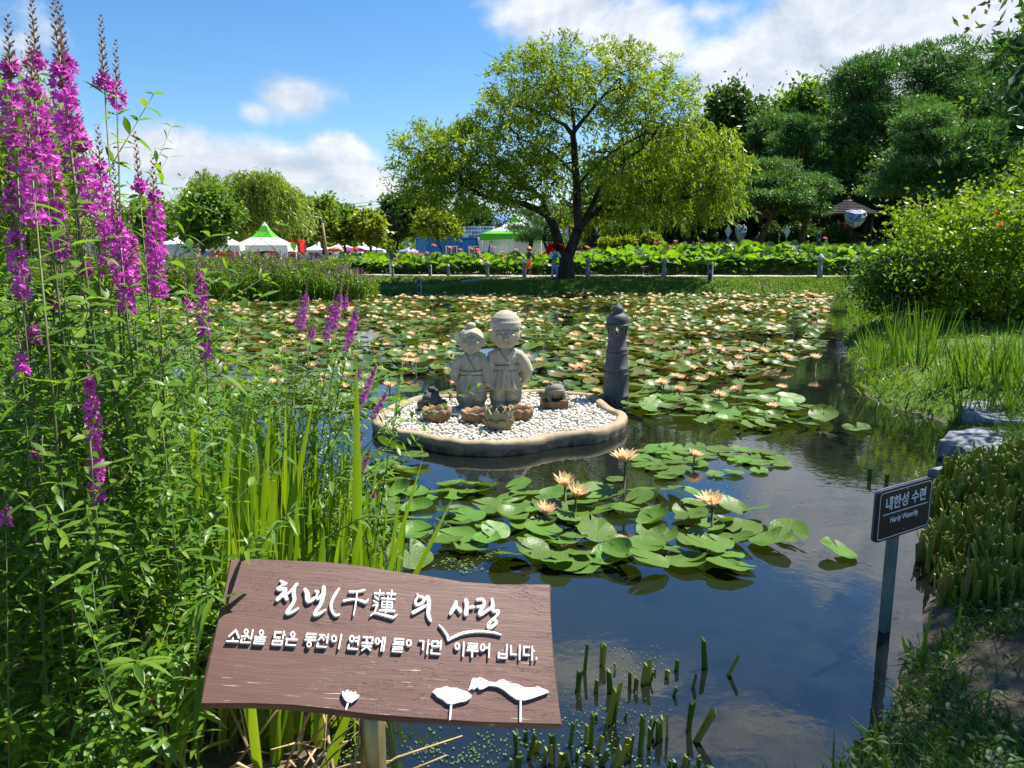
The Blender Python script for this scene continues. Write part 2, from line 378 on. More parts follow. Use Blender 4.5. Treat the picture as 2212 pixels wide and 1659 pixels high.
def sdist(poly, x, y):
    x = np.asarray(x, float); y = np.asarray(y, float); d = np.full(x.shape, 1e9); ins = np.zeros(x.shape, bool)
    n = len(poly)
    for i in range(n):
        ax, ay = poly[i]; bx, by = poly[(i + 1) % n]; ex, ey = bx - ax, by - ay
        t = np.clip(((x - ax) * ex + (y - ay) * ey) / (ex * ex + ey * ey), 0, 1)
        d = np.minimum(d, np.hypot(x - ax - t * ex, y - ay - t * ey))
        c = ((ay > y) != (by > y)); xi = ax + (y - ay) * ex / (ey if abs(ey) > 1e-9 else 1e-9)
        ins ^= c & (x < xi)
    return np.where(ins, -d, d)
def wob(x, y): return .5 * np.sin(1.9 * x + 1.3 * y + 1) + .3 * np.sin(3.7 * x - 2.9 * y) + .2 * np.sin(6.1 * x + 5.3 * y + 2)
def hgt(x, y):
    x = np.asarray(x, float); y = np.asarray(y, float)
    s = sdist(SHORE, x, y) + .10 * wob(x, y) * sstep(0, 3, y)
    far = sstep(12, 28, y)
    hm = .20 + .44 * far + .25 * sstep(3.5, 9, x) * sstep(5, 9, y) * (1 - far)
    L = .28 + .75 * far
    z = np.where(s > 0, hm * (1 - np.exp(-np.maximum(s, 0) / L)), np.maximum(-.55, .45 * s))
    z += sstep(44.6, 45.6, y) * sstep(3, 7, x) * 1.35
    z += np.maximum(0, y - 48) * .09 * sstep(4, 14, x) - .30 * sstep(40, 47, y) * (1 - sstep(-1, 5, x))
    z += np.where(s > .4, .02 * wob(x * 1.7, y * 1.7) * sstep(4, 8, y), 0)
    s2 = sdist(POND2, x, y)
    z = np.where(s > 0, np.where(s2 < .6, np.minimum(z, .30 + .55 * s2), z), z)
    return z
def hz(x, y): return float(hgt(np.array([x]), np.array([y]))[0])
def grid_axis(segs):
    o = []
    for a, b, st in segs: o += list(np.arange(a, b - 1e-6, st))
    o.append(segs[-1][1]); return np.array(o)
gx = grid_axis([(-1500, -60, 360), (-60, -30, 3), (-30, -5, .42), (-5, 6.4, .11), (6.4, 30, .42), (30, 84, 3), (84, 1524, 360)])
gy = grid_axis([(-300, -6, 60), (-6, 1.4, .5), (1.4, 9, .1), (9, 47, .34), (47, 140, 2.2), (140, 1640, 300)])
GX, GY = np.meshgrid(gx, gy); GZ = hgt(np.clip(GX, -60, 84), np.clip(GY, -6, 140))
nx, ny = len(gx), len(gy)
i0 = (np.arange(ny - 1)[:, None] * nx + np.arange(nx - 1)[None]).ravel()
gm = MB(); gm.add(np.stack([GX.ravel(), GY.ravel(), GZ.ravel()], 1), np.stack([i0, i0 + 1, i0 + nx + 1, i0 + nx], 1))
mt = bpy.data.materials.new('ground'); mt.use_nodes = True; t = NT(mt.node_tree)
tc = t.n('ShaderNodeTexCoord'); P_ = tc.outputs['Object']
green = t.mix(t.mapr(t.noise(P_, 1.3, 6), .35, .65), (.045, .095, .014, 1), (.09, .15, .022, 1))
green = t.mix(t.mapr(t.noise(P_, 14, 5), .4, .7), green, (.09, .14, .022, 1))
soil = t.mix(t.mapr(t.noise(P_, 9, 6, .65), .3, .7), (.075, .058, .042, 1), (.21, .165, .12, 1))
sx2 = t.n('ShaderNodeSeparateXYZ'); t.l(P_, sx2.inputs[0])
near = t.mapr(sx2.outputs[1], 7.0, 4.5)
mud = t.mapr(sx2.outputs[2], .045, -.02)
pk = t.mapr(t.m('ADD', t.noise(P_, .75, 4), t.m('MULTIPLY', near, .22)), .57, .64)
# trodden earth at the right edge of the near bank
dx = t.m('SUBTRACT', sx2.outputs[0], 2.05); dy = t.m('SUBTRACT', sx2.outputs[1], 2.5)
q = t.m('ADD', t.m('MULTIPLY', t.m('MULTIPLY', dx, dx), 3.2), t.m('MULTIPLY', t.m('MULTIPLY', dy, dy), 2.2))
patch = t.mapr(t.m('ADD', q, t.m('MULTIPLY', t.noise(P_, 5, 4), .9)), 1.0, .65)
fs = t.m('MAXIMUM', t.m('MAXIMUM', pk, mud), patch)
fs = t.m('MAXIMUM', fs, t.mapr(t.m('ADD', sx2.outputs[1], t.m('MULTIPLY', sx2.outputs[0], .0)), 49, 53))
pb = t.n('ShaderNodeBsdfPrincipled'); t.l(t.mix(fs, green, soil), pb.inputs['Base Color']); pb.inputs['Roughness'].default_value = .95; pb.inputs['Specular IOR Level'].default_value = .15
b = t.n('ShaderNodeBump'); b.inputs['Strength'].default_value = .8; b.inputs['Distance'].default_value = .03
t.l(t.noise(P_, 22, 6, .7), b.inputs['Height']); t.l(b.outputs[0], pb.inputs['Normal'])
o_ = t.n('ShaderNodeOutputMaterial'); t.l(pb.outputs[0], o_.inputs[0])
tag(gm.build('ground', mt), kind='structure')

mt = bpy.data.materials.new('pond_water'); mt.use_nodes = True; t = NT(mt.node_tree)
tc = t.n('ShaderNodeTexCoord'); P_ = tc.outputs['Object']
p = t.n('ShaderNodeBsdfPrincipled')
t.l(t.mix(t.mapr(t.noise(P_, .5, 3), .3, .7), (.004, .006, .006, 1), (.010, .012, .008, 1)), p.inputs['Base Color'])
p.inputs['Roughness'].default_value = .015; p.inputs['IOR'].default_value = 1.75; p.inputs['Specular IOR Level'].default_value = .6
rip = t.m('MULTIPLY', t.noise(P_, 3.0, 3, .5, .4), t.mapr(t.noise(P_, .22, 2), .45, .7))
b = t.n('ShaderNodeBump'); b.inputs['Strength'].default_value = .10; b.inputs['Distance'].default_value = .05
t.l(t.m('ADD', rip, t.m('MULTIPLY', t.noise(P_, 14, 2), .10)), b.inputs['Height']); t.l(b.outputs[0], p.inputs['Normal'])
o_ = t.n('ShaderNodeOutputMaterial'); t.l(p.outputs[0], o_.inputs[0])
M['water'] = mt
wm = MB(); wm.add([(-40, 1.2, 0), (24, 1.2, 0), (24, 33.2, 0), (-40, 33.2, 0)], [(0, 1, 2, 3)])
tag(wm.build('pond_water', mt), kind='structure')
wm = MB(); n = len(POND2); c2 = POND2.mean(0); e = (POND2 - c2); e = POND2 + unit(e) * .35
wm.add(np.column_stack([e, np.full(n, .28)]), [tuple(range(n))])
tag(wm.build('side_pond_water', mt), kind='structure')

M['path'] = pmat('sandy_path', (.29, .26, .21), (.38, .345, .29), 1.2, .9, .2, .5, 40)
def ribbon_path(name, ctr, wid, lift=.03, n=80):
    ctr = np.asarray(ctr, float); d = np.r_[0, np.cumsum(np.hypot(*np.diff(ctr, axis=0).T))]; tt = np.linspace(0, d[-1], n)
    c = np.column_stack([np.interp(tt, d, ctr[:, 0]), np.interp(tt, d, ctr[:, 1])])
    T = unit(np.gradient(c, axis=0)); N_ = np.column_stack([-T[:, 1], T[:, 0]])
    rows = []
    for k in np.linspace(-1, 1, 7):
        q = c + N_ * wid / 2 * k; z = hgt(q[:, 0], q[:, 1]) + lift * (1 if abs(k) < .99 else -1.5)
        rows.append(np.column_stack([q, z]))
    V = np.concatenate(rows); f = [(r * n + i, (r + 1) * n + i, (r + 1) * n + i + 1, r * n + i + 1) for r in range(6) for i in range(n - 1)]
    m = MB(); m.add(V, [x[::-1] for x in f]); return tag(m.build(name, M['path']), kind='structure')
ribbon_path('garden_path', [(-14, 47), (-10, 41), (-8, 38.2), (-5, 37), (0, 36.3), (5, 36.4), (11, 36.2), (17, 35.6), (24, 35)], 1.7, n=160)
ribbon_path('side_path', [(1.9, 36.0), (.8, 35.3), (-.8, 34.2), (-2.3, 32.9)], .6, .03)
ribbon_path('festival_yard', [(-60, 66), (-20, 62), (0, 60), (9, 60)], 16, .04)
ribbon_path('entrance_walk', [(-15, 46), (-11, 52), (-8, 57)], 4.0, .05)

# grass: stuff
def blades(mb, x, y, z, h, wdt, rg, lean=.35, m=0):
    n = len(x); P = np.column_stack([x, y, z]); D = np.column_stack([rg.normal(0, lean, n), rg.normal(0, lean, n), np.ones(n)]); D = unit(D)
    a = rg.uniform(0, 2 * pi, n); U = np.column_stack([np.cos(a), np.sin(a), np.zeros(n)])
    mb.lance(P, D, U, h, wdt, rg.uniform(.1, .6, n), m, prof=(.8, 1, .03), fold=.1)
def scatter(rg, n, x0, x1, y0, y1, cond):
    x = rg.uniform(x0, x1, n); y = rg.uniform(y0, y1, n); k = cond(x, y); return x[k], y[k]
rg = np.random.default_rng(11)
def onpath(x, y):
    c = np.array([(-8, 38.2), (-5, 37), (0, 36.3), (5, 36.4), (11, 36.2), (17, 35.6), (24, 35)]); yc = np.interp(x, c[:, 0], c[:, 1])
    c = np.array([(-6, 31.2), (-3, 31.9), (-1.2, 33.3), (.6, 35.1), (1.9, 36.0)]); y3 = np.interp(x, c[:, 0], c[:, 1])
    return (np.abs(y - yc) < .8) | ((x < 2) & (x > -6) & (np.abs(y - y3) < .34))
gb = MB()
x, y = scatter(rg, 64000, -10, 17, 30, 37.4, lambda x, y: (sdist(SHORE, x, y) > .02) & ~onpath(x, y) & (sdist(POND2, x, y) > .15))
blades(gb, x, y, hgt(x, y) - .01, rg.uniform(.10, .24, len(x)) * np.where(y > 33.3, .45, 1), rg.uniform(.02, .035, len(x)), rg)
x, y = scatter(rg, 9000, 4, 30, 45.4, 52, lambda x, y: (x > 5.5))
blades(gb, x, y, hgt(x, y) - .01, rg.uniform(.12, .28, len(x)), .04, rg)
tag(gb.build('bank_grass', M['grass']), kind='stuff')
gb = MB()
def lawnc(x, y):
    s = sdist(SHORE, x, y); return (s > -.02) & (x > 3) & (x < 1.2 + .72 * y) & (rg.uniform(0, 1, len(x)) < .35 + .65 * (wob(x * .8, y * .8) > -.25))
x, y = scatter(rg, 150000, 3, 19, 6.6, 30, lawnc)
blades(gb, x, y, hgt(x, y) - .01, rg.uniform(.05, .14, len(x)) * (1 + (y > 15) * .6), rg.uniform(.008, .016, len(x)) * (1 + (y > 12)), rg, .6)
x, y = scatter(rg, 90000, 2.2, 14.5, 7.9, 31, lambda x, y: (np.abs(sdist(SHORE, x, y) - .16) < .26) & (x > 2.5) & (y > 7.9))
blades(gb, x, y, np.maximum(hgt(x, y), -.02) - .01, rg.uniform(.10, .30, len(x)), rg.uniform(.010, .020, len(x)), rg, .5)
tag(gb.build('lawn_grass', M['grass']), kind='stuff')
gb = MB()
def nearc(x, y):
    s = sdist(SHORE, x, y); d = (x - 2.05) ** 2 * 3.0 + (y - 2.5) ** 2 * 2.0 + .25 * wob(3 * x, 3 * y)
    return (s > -.03) & (x > .55) & (x < .1 + .75 * y) & ((d > .42) | (rg.uniform(0, 1, len(x)) < .16)) & ((y < 3.25 + .25 * wob(2 * x, y)) | (y > 5.9))
x, y = scatter(rg, 190000, .5, 6, 1.6, 7.6, nearc)
k = rg.uniform(0, 1, len(x)) < np.where(sdist(SHORE, x, y) < .5, .8, .42); x, y = x[k], y[k]
blades(gb, x, y, hgt(x, y) - .01, rg.uniform(.05, .17, len(x)) * (.8 + .5 * rg.uniform(0, 1, len(x)) ** 3), rg.uniform(.004, .008, len(x)), rg, .55)
# broad weed leaves among the grass
x, y = scatter(rg, 3600, .55, 5, 1.7, 3.4, nearc); n = len(x)
D = unit(np.column_stack([rg.normal(0, 1, n), rg.normal(0, 1, n), rg.uniform(.2, 1.2, n)]))
gb.lance(np.column_stack([x, y, hgt(x, y) + rg.uniform(0, .07, n)]), D, np.tile([0, 0, 1.], (n, 1)), rg.uniform(.025, .055, n), rg.uniform(.01, .02, n), .4)
tag(gb.build('bank_grass', M['grass_n']), kind='stuff')
# stepping slabs at the right shore
M['slab'] = pmat('slate_slab', (.12, .13, .145), (.235, .25, .27), 5, .8, .3, .6, 16, stretch=(1, 3, 1), bdist=.02)
def rock(name, label, c, size, rz, seed, mat, cat='stone', n=26, hz_=.1, group=None):
    r = np.random.default_rng(seed); a = np.linspace(0, 2 * pi, n, endpoint=False)
    rad = 1 + .12 * np.sin(3 * a + seed) + .07 * r.normal(size=n); V = []; f = []
    ca = np.sort(np.linspace(0, 2 * pi, 8)[:-1] + r.uniform(-.3, .3, 7)); cr_ = r.uniform(.85, 1.2, 7); px7, py7 = cr_ * np.cos(ca), cr_ * np.sin(ca); rad = np.full(n, 9.)
    for i in range(7):
        x1, y1, x2, y2 = px7[i], py7[i], px7[(i + 1) % 7], py7[(i + 1) % 7]; nx_, ny_ = y2 - y1, x1 - x2; cc_ = nx_ * x1 + ny_ * y1; dn = nx_ * np.cos(a) + ny_ * np.sin(a); rad = np.where(dn > 1e-3, np.minimum(rad, cc_ / np.maximum(dn, 1e-3)), rad)
    rad = rad * (1 + r.normal(0, .015, n)); sq = np.full(n, 1.0)
    for k, (s_, zz) in enumerate([(.9, -.1), (.97, .45), (1.0, .5), (.98, .93), (.94, 1.0), (.25, 1.0)]):
        rr = rad * sq * s_
        V.append(np.column_stack([rr * np.cos(a) * size[0], rr * np.sin(a) * size[1], np.full(n, zz * size[2]) + r.normal(0, .03, n) * size[2] * (k > 1)]))
    for i in range(5): f += [(i * n + k, i * n + (k + 1) % n, (i + 1) * n + (k + 1) % n, (i + 1) * n + k) for k in range(n)]
    f.append(tuple(5 * n + k for k in range(n)))
    m = MB(); m.add(np.concatenate(V), f, 0, False); o = m.build(name, mat, None, c); o.rotation_euler = (0, 0, rz)
    return tag(o, label, cat, group)
rock('stone_slab', 'flat grey slate slab farther along the right shore, by the iris leaves', (4.95, 7.35, -.10), (.62, .48, .30), .55, 3, M['slab'])
rock('stone_slab', 'flat grey layered slate slab beside the cut iris bed on the right shore', (4.32, 6.45, -.10), (.72, .40, .26), .5, 8, M['slab'])
rock('stone_slab', 'dark low stone half under water between slate slab and cut irises', (3.52, 5.75, -.08), (.20, .16, .13), .3, 5, M['slab'])
rock('stone_slab', 'grey stone in the grass at the bottom right edge of the picture', (1.60, 2.17, .06), (.10, .06, .09), .2, 9, M['slab'])
# ------------------------------------------------------------------ trees and shrubs
def crown_pts(rg, lobes, ncl, shell=.55):
    vol = np.array([r[0] * r[1] * r[2] for _, r in lobes]) ** .75; cnt = np.maximum(1, (ncl * vol / vol.sum()).astype(int)); out = []; nrm = []
    for (c, r), k in zip(lobes, cnt):
        d = rdir(rg, k); q = rg.uniform(0, 1, k) ** (1 / 3.) ; q = shell * .8 + (1 - shell * .8) * q
        out.append(np.array(c) + d * np.array(r) * q[:, None]); nrm.append(d)
    return np.concatenate(out), np.concatenate(nrm)
def leaf_crown(mb, rg, lobes, nl, per, L, W, spread, style='broad'):
    ncl = max(4, nl // per); C, N_ = crown_pts(rg, lobes, ncl); k = len(C)
    sp = spread * rg.uniform(.6, 1.3, k)
    if style == 'strand':                                      # hanging willow twigs
        ln = rg.uniform(.5, 1.4, k) * spread * 2.2
        tt = np.tile(np.linspace(0, 1, per), k); ci = np.repeat(np.arange(k), per)
        sway = rg.normal(0, .22, (k, 2)) + N_[:, :2] * .25 + np.array([.12, 0]); x = sway[ci] * (ln[ci] * tt)[:, None]
        P = C[ci] + np.column_stack([x[:, 0], x[:, 1], -ln[ci] * tt ** 1.2]) + rg.normal(0, .04, (k * per, 3))
        D = unit(np.column_stack([sway[ci] * .8, -np.ones(k * per)]) + rg.normal(0, .55, (k * per, 3)))
    elif style == 'up':                                       # willow shoots: mostly upright with hanging tips
        ci = np.repeat(np.arange(k), per); n = k * per
        D0 = unit(N_ * .7 + np.array([0, 0, .55]) + rg.normal(0, .45, (k, 3))); tt = np.tile(np.linspace(0, 1, per), k); ln = rg.uniform(.6, 1.35, k) * spread * 1.6
        P = C[ci] + D0[ci] * (ln[ci] * tt)[:, None] + np.column_stack([np.zeros((n, 2)), -(ln[ci] * tt ** 2) * .55]) + rg.normal(0, spread * .10, (n, 3))
        D = unit(D0[ci] * .6 + rg.normal(0, .7, (n, 3)) + np.array([0, 0, -.25]))
    elif style == 'pine':
        ci = np.repeat(np.arange(k), per); n = k * per
        P = C[ci] + rg.normal(0, 1, (n, 3)) * (sp[ci][:, None] * np.array([.62, .62, .22]))
        D = unit(N_[ci] * .6 + np.array([0, 0, .42]) + rg.normal(0, .75, (n, 3)))
    else:
        ci = np.repeat(np.arange(k), per); n = k * per
        P = C[ci] + np.clip(rg.normal(0, .5, (n, 3)), -.85, .85) * (sp * rg.lognormal(0, .45, k))[ci][:, None]
        D = unit(N_[ci] * .5 + rg.normal(0, .8, (n, 3)) + np.array([0, 0, -.1]))
    n = len(P); S = unit(np.cross(D, rdir(rg, n) + np.array([0, 0, .6])))
    mb.quads(P, D, S, rg.uniform(.7, 1.3, n) * L, rg.uniform(.7, 1.3, n) * W)
    return C
def limb(mb, rg, p0, p1, r0, r1, sag=.0, n=7, wig=.04):
    p0 = np.array(p0, float); p1 = np.array(p1, float); L = np.linalg.norm(p1 - p0); t = np.linspace(0, 1, n)[:, None]
    q = p0 + (p1 - p0) * t; q[1:-1] += rg.normal(0, wig * L, (n - 2, 3)); q[:, 2] += np.sin(t[:, 0] * pi) * sag * L
    mb.tube(q, np.linspace(r0, r1, n), 7, cap=False); return q
def tree(name, label, base, trunk, tr, lobes, nl, L, W, leaf, bark='bark', per=10, spread=.5, style='broad', seed=1, cat='tree', group=None, limbs=None, twigs=40, sub=True):
    rg = np.random.default_rng(seed); root = thing(name, label, cat, base, 0, group)
    tm = MB(); T = np.asarray(trunk, float)
    tm.tube(T, np.linspace(tr, tr * .45, len(T)) * np.r_[1.35, np.ones(len(T) - 1)], 9)
    if limbs:
        for (pts, r0, r1) in limbs: tm.tube(pts, np.linspace(r0, r1, len(pts)), 8)
    for (c, r) in lobes:
        k = rg.integers(max(0, len(T) - 3), len(T)); e = np.array(c) + rg.normal(0, .25, 3) * np.array(r); limb(tm, rg, T[k], e, tr * .42, tr * .08)
    cm = MB(); C = leaf_crown(cm, rg, lobes, nl, per, L, W, spread, style)
    for q in C[rg.permutation(len(C))[:twigs]]:
        cc = min(lobes, key=lambda l: np.linalg.norm((np.array(l[0]) - q) / np.array(l[1])))[0]
        limb(tm, rg, np.array(cc) * .8 + np.array([T[-1][0], T[-1][1], cc[2]]) * .2, q, tr * .12, tr * .02, 0, 5)
    tm.build('trunk', M[bark], root); cm.build('crown', M[leaf], root); return root
def lob(c, r): return (np.array(c, float), (r, r, r) if np.isscalar(r) else r)

# the big willow on the far bank: limbs read off the photograph, spread in depth
WY = 34.3; wb = np.array([aty(1222, 600, WY)[0], WY, hz(aty(1222, 600, WY)[0], WY) - .05])
def wl(u, v, dy=0.0): return aty(u, v, WY + dy) - wb
root = thing('willow_tree', 'big spreading willow with dark forked trunk beside the path across the pond', 'tree', wb)
tm = MB(); rg = np.random.default_rng(5)
def wt(px, r0, r1, seg=9):
    P = np.array([wl(*q) for q in px]); tm.tube(P, np.linspace(r0, r1, len(P)), seg, cap=False); return P
wt([(1222, 606), (1223, 590), (1224, 570), (1222, 552)], .42, .30, 12)
lm = [wt([(1220, 556), (1208, 535), (1202, 510), (1196, 488, -.2), (1182, 465, -.4), (1160, 452, -.6), (1130, 440, -.8), (1095, 436, -1), (1060, 428, -1.2), (1020, 415, -1.3)], .27, .06),
      wt([(1196, 490), (1180, 460, .2), (1172, 430, .4), (1150, 412, .6), (1110, 400, .8), (1060, 390, .8)], .18, .05),
      wt([(1226, 556), (1240, 520, .2), (1250, 490, .3), (1247, 450, .4), (1246, 400, .3), (1242, 350, .2), (1240, 310, 0), (1236, 285, 0)], .26, .12),
      wt([(1236, 290), (1220, 270, .5), (1190, 255, 1), (1150, 240, 1.4), (1100, 225, 1.6)], .11, .03),
      wt([(1237, 288), (1255, 265, -.4), (1280, 235, -.8), (1310, 200, -1), (1340, 165, -1)], .11, .03),
      wt([(1240, 300), (1240, 260, .8), (1232, 210, 1), (1236, 150, 1)], .09, .025),
      wt([(1248, 500), (1270, 470, .8), (1310, 440, 1.4), (1360, 410, 2), (1430, 380, 2.4), (1500, 350, 2.6)], .19, .05),
      wt([(1262, 478, .5), (1300, 400, 0), (1350, 345, -.6), (1390, 320, -.8), (1430, 270, -1)], .13, .03),
      wt([(1244, 405), (1275, 370, -.6), (1320, 330, -1.2), (1370, 300, -1.5)], .07, .025),
      wt([(1245, 380), (1215, 350, -.8), (1180, 320, -1.2), (1120, 300, -1.5)], .07, .02),
      wt([(1060, 428, -1.2), (1000, 400, -1), (950, 370, -.6), (910, 340, -.4)], .06, .02),
      wt([(1310, 440, 1.4), (1400, 440, .6), (1470, 430, 0), (1540, 420, 0)], .08, .02)]
def wlobe(u, v, dy, ru, rv, rd=2.0):
    s = WY * 1.01 / FPX; return (wl(u, v, dy), (ru * s, rd, rv * s))
lobes = [wlobe(1250, 165, .3, 150, 62), wlobe(1130, 190, .9, 80, 62), wlobe(1340, 190, -.6, 110, 70), wlobe(1110, 255, 1.3, 62, 45), wlobe(1420, 245, -.4, 80, 70), wlobe(1240, 225, 1.2, 90, 45, 1.4), wlobe(1360, 270, .8, 70, 40),
         wlobe(1080, 330, -.4, 110, 70), wlobe(1000, 345, -.6, 70, 55), wlobe(915, 325, -.5, 42, 36, 1.2), wlobe(895, 380, -.4, 36, 46, 1.2), wlobe(950, 400, -.2, 60, 50), wlobe(1030, 400, -1, 90, 48), wlobe(1140, 385, -1.2, 70, 48, 1.2), wlobe(1190, 350, 1.2, 60, 44, 1.2),
         wlobe(1480, 300, .6, 90, 70), wlobe(1550, 330, .6, 58, 60), wlobe(1500, 390, 1.0, 110, 62), wlobe(1390, 370, 1.6, 100, 62), wlobe(1340, 420, 1.8, 80, 48, 1.4), wlobe(1430, 420, 1.0, 110, 42), wlobe(1560, 400, .3, 46, 60), wlobe(1310, 345, -1.2, 50, 40, 1.0), wlobe(1245, 440, 1.6, 40, 40, .8), wlobe(1300, 462, 1.7, 60, 24, .8)]
cm = MB()
leaf_crown(cm, rg, lobes[:7], 20000, 26, .25, .06, .62, 'up')
leaf_crown(cm, rg, lobes[7:15], 23000, 24, .25, .06, .6, 'up')
leaf_crown(cm, rg, [(c, r_ if i % 2 else (r_[0] * .8, r_[1], r_[2] * .75)) for i, (c, r_) in enumerate(lobes[15:])], 20000, 30, .25, .062, .46, 'strand')
for (c, r) in lobes:
    A_ = np.concatenate(lm); kk = np.argsort(np.linalg.norm(A_ - c, axis=1))[:3]
    for k in kk:
        e = np.array(c) + rg.normal(0, .45, 3) * np.array(r); q = limb(tm, rg, A_[k], e, .05, .012, .06)
        for _ in range(5): limb(tm, rg, q[rg.integers(2, 6)], np.array(c) + rg.normal(0, .62, 3) * np.array(r), .022, .006, .05, 5)
tm.build('trunk', M['bark_dark'], root); cm.build('crown', M['willow'], root)

def px_tree(name, label, ub, vtop, y, wpx, leaf, nl, L, W, style='broad', bark='bark', tr=.16, vcrown=None, seed=1, lobes=None, nlobe=15, lean=0.0, group=None, cat='tree', twigs=30, per=10, spread=None, shape=.5, zb=None):
    """a tree standing at pixel column ub at distance y: its top reaches vtop, its crown is wpx wide and starts at vcrown"""
    rg = np.random.default_rng(seed); s = y / FPX * 1.0
    x = aty(ub, 545, y)[0]; gz = hz(x, y) if zb is None else zb; top = aty(ub, vtop, y)[2] - gz; cb = (aty(ub, vcrown, y)[2] - gz) if vcrown else top * .35
    hw = wpx * s / 2
    T = [(0, 0, -.1)] + [(lean * hw * (k / 4) ** 1.3 + rg.normal(0, .05) * hw, rg.normal(0, .05) * hw, cb * .2 * k + (top - cb) * .14 * k) for k in range(1, 5)]
    lo = []
    if lobes: lo = [((l[0] * hw, l[1] * hw, cb + l[2] * (top - cb)), (l[3] * hw, l[3] * hw * .9, l[4] * (top - cb))) for l in lobes]
    else:
        h2 = (top - cb) / 2
        for k in range(nlobe):
            d = rdir(rg, 1)[0]; zz = rg.uniform(-.72, .74); rr = math.sqrt(max(.05, 1 - abs(zz) ** 2.2)) * (1 - shape * .5 * max(0, zz))
            lo.append(((lean * hw + d[0] * hw * .62 * rr, d[1] * hw * .6 * rr, cb + h2 * (1 + zz * .82)), (hw * rg.uniform(.26, .46) * (.7 + .3 * rr), hw * .38, h2 * rg.uniform(.24, .40))))
        lo.append(((lean * hw, 0, cb + h2), (hw * .6, hw * .6, h2 * .75)))
    return tree(name, label, (x, y, gz), T, tr, lo, nl, L, W, leaf, bark, per, spread or hw * .22, style, seed, cat, group, twigs=twigs)
def pine_lobes(rg, n=9, flat=.10):
    o = []
    for k in range(n):
        z = (k + .5) / n; r = (1 - z * .6) * rg.uniform(.25, .9); a = rg.uniform(0, 2 * pi)
        o.append((cos(a) * r, sin(a) * r * .8, z * .94, rg.uniform(.30, .58) * (1.1 - .45 * z), flat * rg.uniform(.45, .95)))
    o.append((0, 0, .95, .35, flat)); return o
def pl(seed, n=9, flat=.10): return pine_lobes(np.random.default_rng(seed), n, flat)
G1 = 'trees beyond the festival tents on the left'; G2 = 'trees on the wooded hill at the right'
# left side of the far shore
px_tree('willow_tree', 'weeping willow rising behind the purple flower spikes at the upper left corner', 40, 25, 31, 400, 'weep', 26000, .28, .065, 'strand', tr=.26, vcrown=480, seed=21, nlobe=12, spread=1.0, per=12)
px_tree('leafy_tree', 'rounded bright green tree in front of the white tents at the left', 445, 400, 51, 145, 'broad', 13000, .33, .19, seed=22, vcrown=535, tr=.2, per=12)
px_tree('willow_tree', 'pale weeping willow just behind the rounded tree left of the green peaked tent', 470, 352, 66, 150, 'weep', 15000, .5, .10, 'strand', seed=23, vcrown=500, tr=.25, nlobe=10, spread=1.1, per=12)
px_tree('willow_tree', 'weeping willow with leaning trunk beside the green and white peaked tent at the left', 560, 358, 64, 190, 'weep', 17000, .5, .10, 'strand', 'bark_dark', seed=24, vcrown=445, tr=.28, nlobe=11, lean=.12, spread=1.15, per=12)
for i, (u, vt, y, wd, lf, vc, lb) in enumerate([
    (655, 425, 78, 80, 'broad', 520, 'mid green tree right of the leaning weeping willow'), (700, 420, 76, 95, 'weep', 520, 'pale feathery tree behind the wooden lamp pole'),
    (745, 440, 78, 85, 'broad', 525, 'mid green tree right of the wooden lamp pole'), (800, 452, 74, 80, 'broad_y', 525, 'yellow green tree left of the blue container'),
    (855, 420, 82, 75, 'broad_d', 520, 'dark bluish tree behind the yellow green tree'), (905, 405, 80, 120, 'broad_d', 520, 'tall dark tree behind the left end of the blue container'), (335, 425, 70, 110, 'broad', 540, 'green tree behind the magenta flower spikes left of the white tents'),
    (300, 455, 84, 150, 'broad', 545, 'wide green tree at the far left beyond the banner bus'), (610, 440, 84, 100, 'broad', 525, 'dim green tree behind the red bus')]):
    px_tree('leafy_tree', lb, u, vt, y, wd, lf, 8000, .5, .28, seed=30 + i, vcrown=vc, tr=.18, group=G1, twigs=15)
px_tree('leafy_tree', 'small yellow green tree with a thin slanting trunk before the blue container', 960, 458, 52, 105, 'broad_y', 9000, .26, .15, seed=41, vcrown=508, tr=.07, lean=-.25, per=9)
px_tree('conifer_tree', 'feathery conifer between blue container and blue tiled house', 1015, 440, 72, 110, 'broad_d', 7000, .5, .16, seed=42, vcrown=515, tr=.15)
px_tree('pine_tree', 'small pine with crooked trunk in front of the green and white tent', 1190, 448, 46, 130, 'pine', 6000, .24, .035, 'pine', 'bark_dark', seed=43, vcrown=530, tr=.13, lobes=pl(43, 7, .08), lean=-.2)
px_tree('pine_tree', 'crooked pine standing right behind the big willow trunk', 1140, 455, 48, 90, 'pine', 5000, .24, .035, 'pine', 'bark_dark', seed=44, vcrown=520, tr=.12, lobes=pl(44, 6, .08), lean=.2)
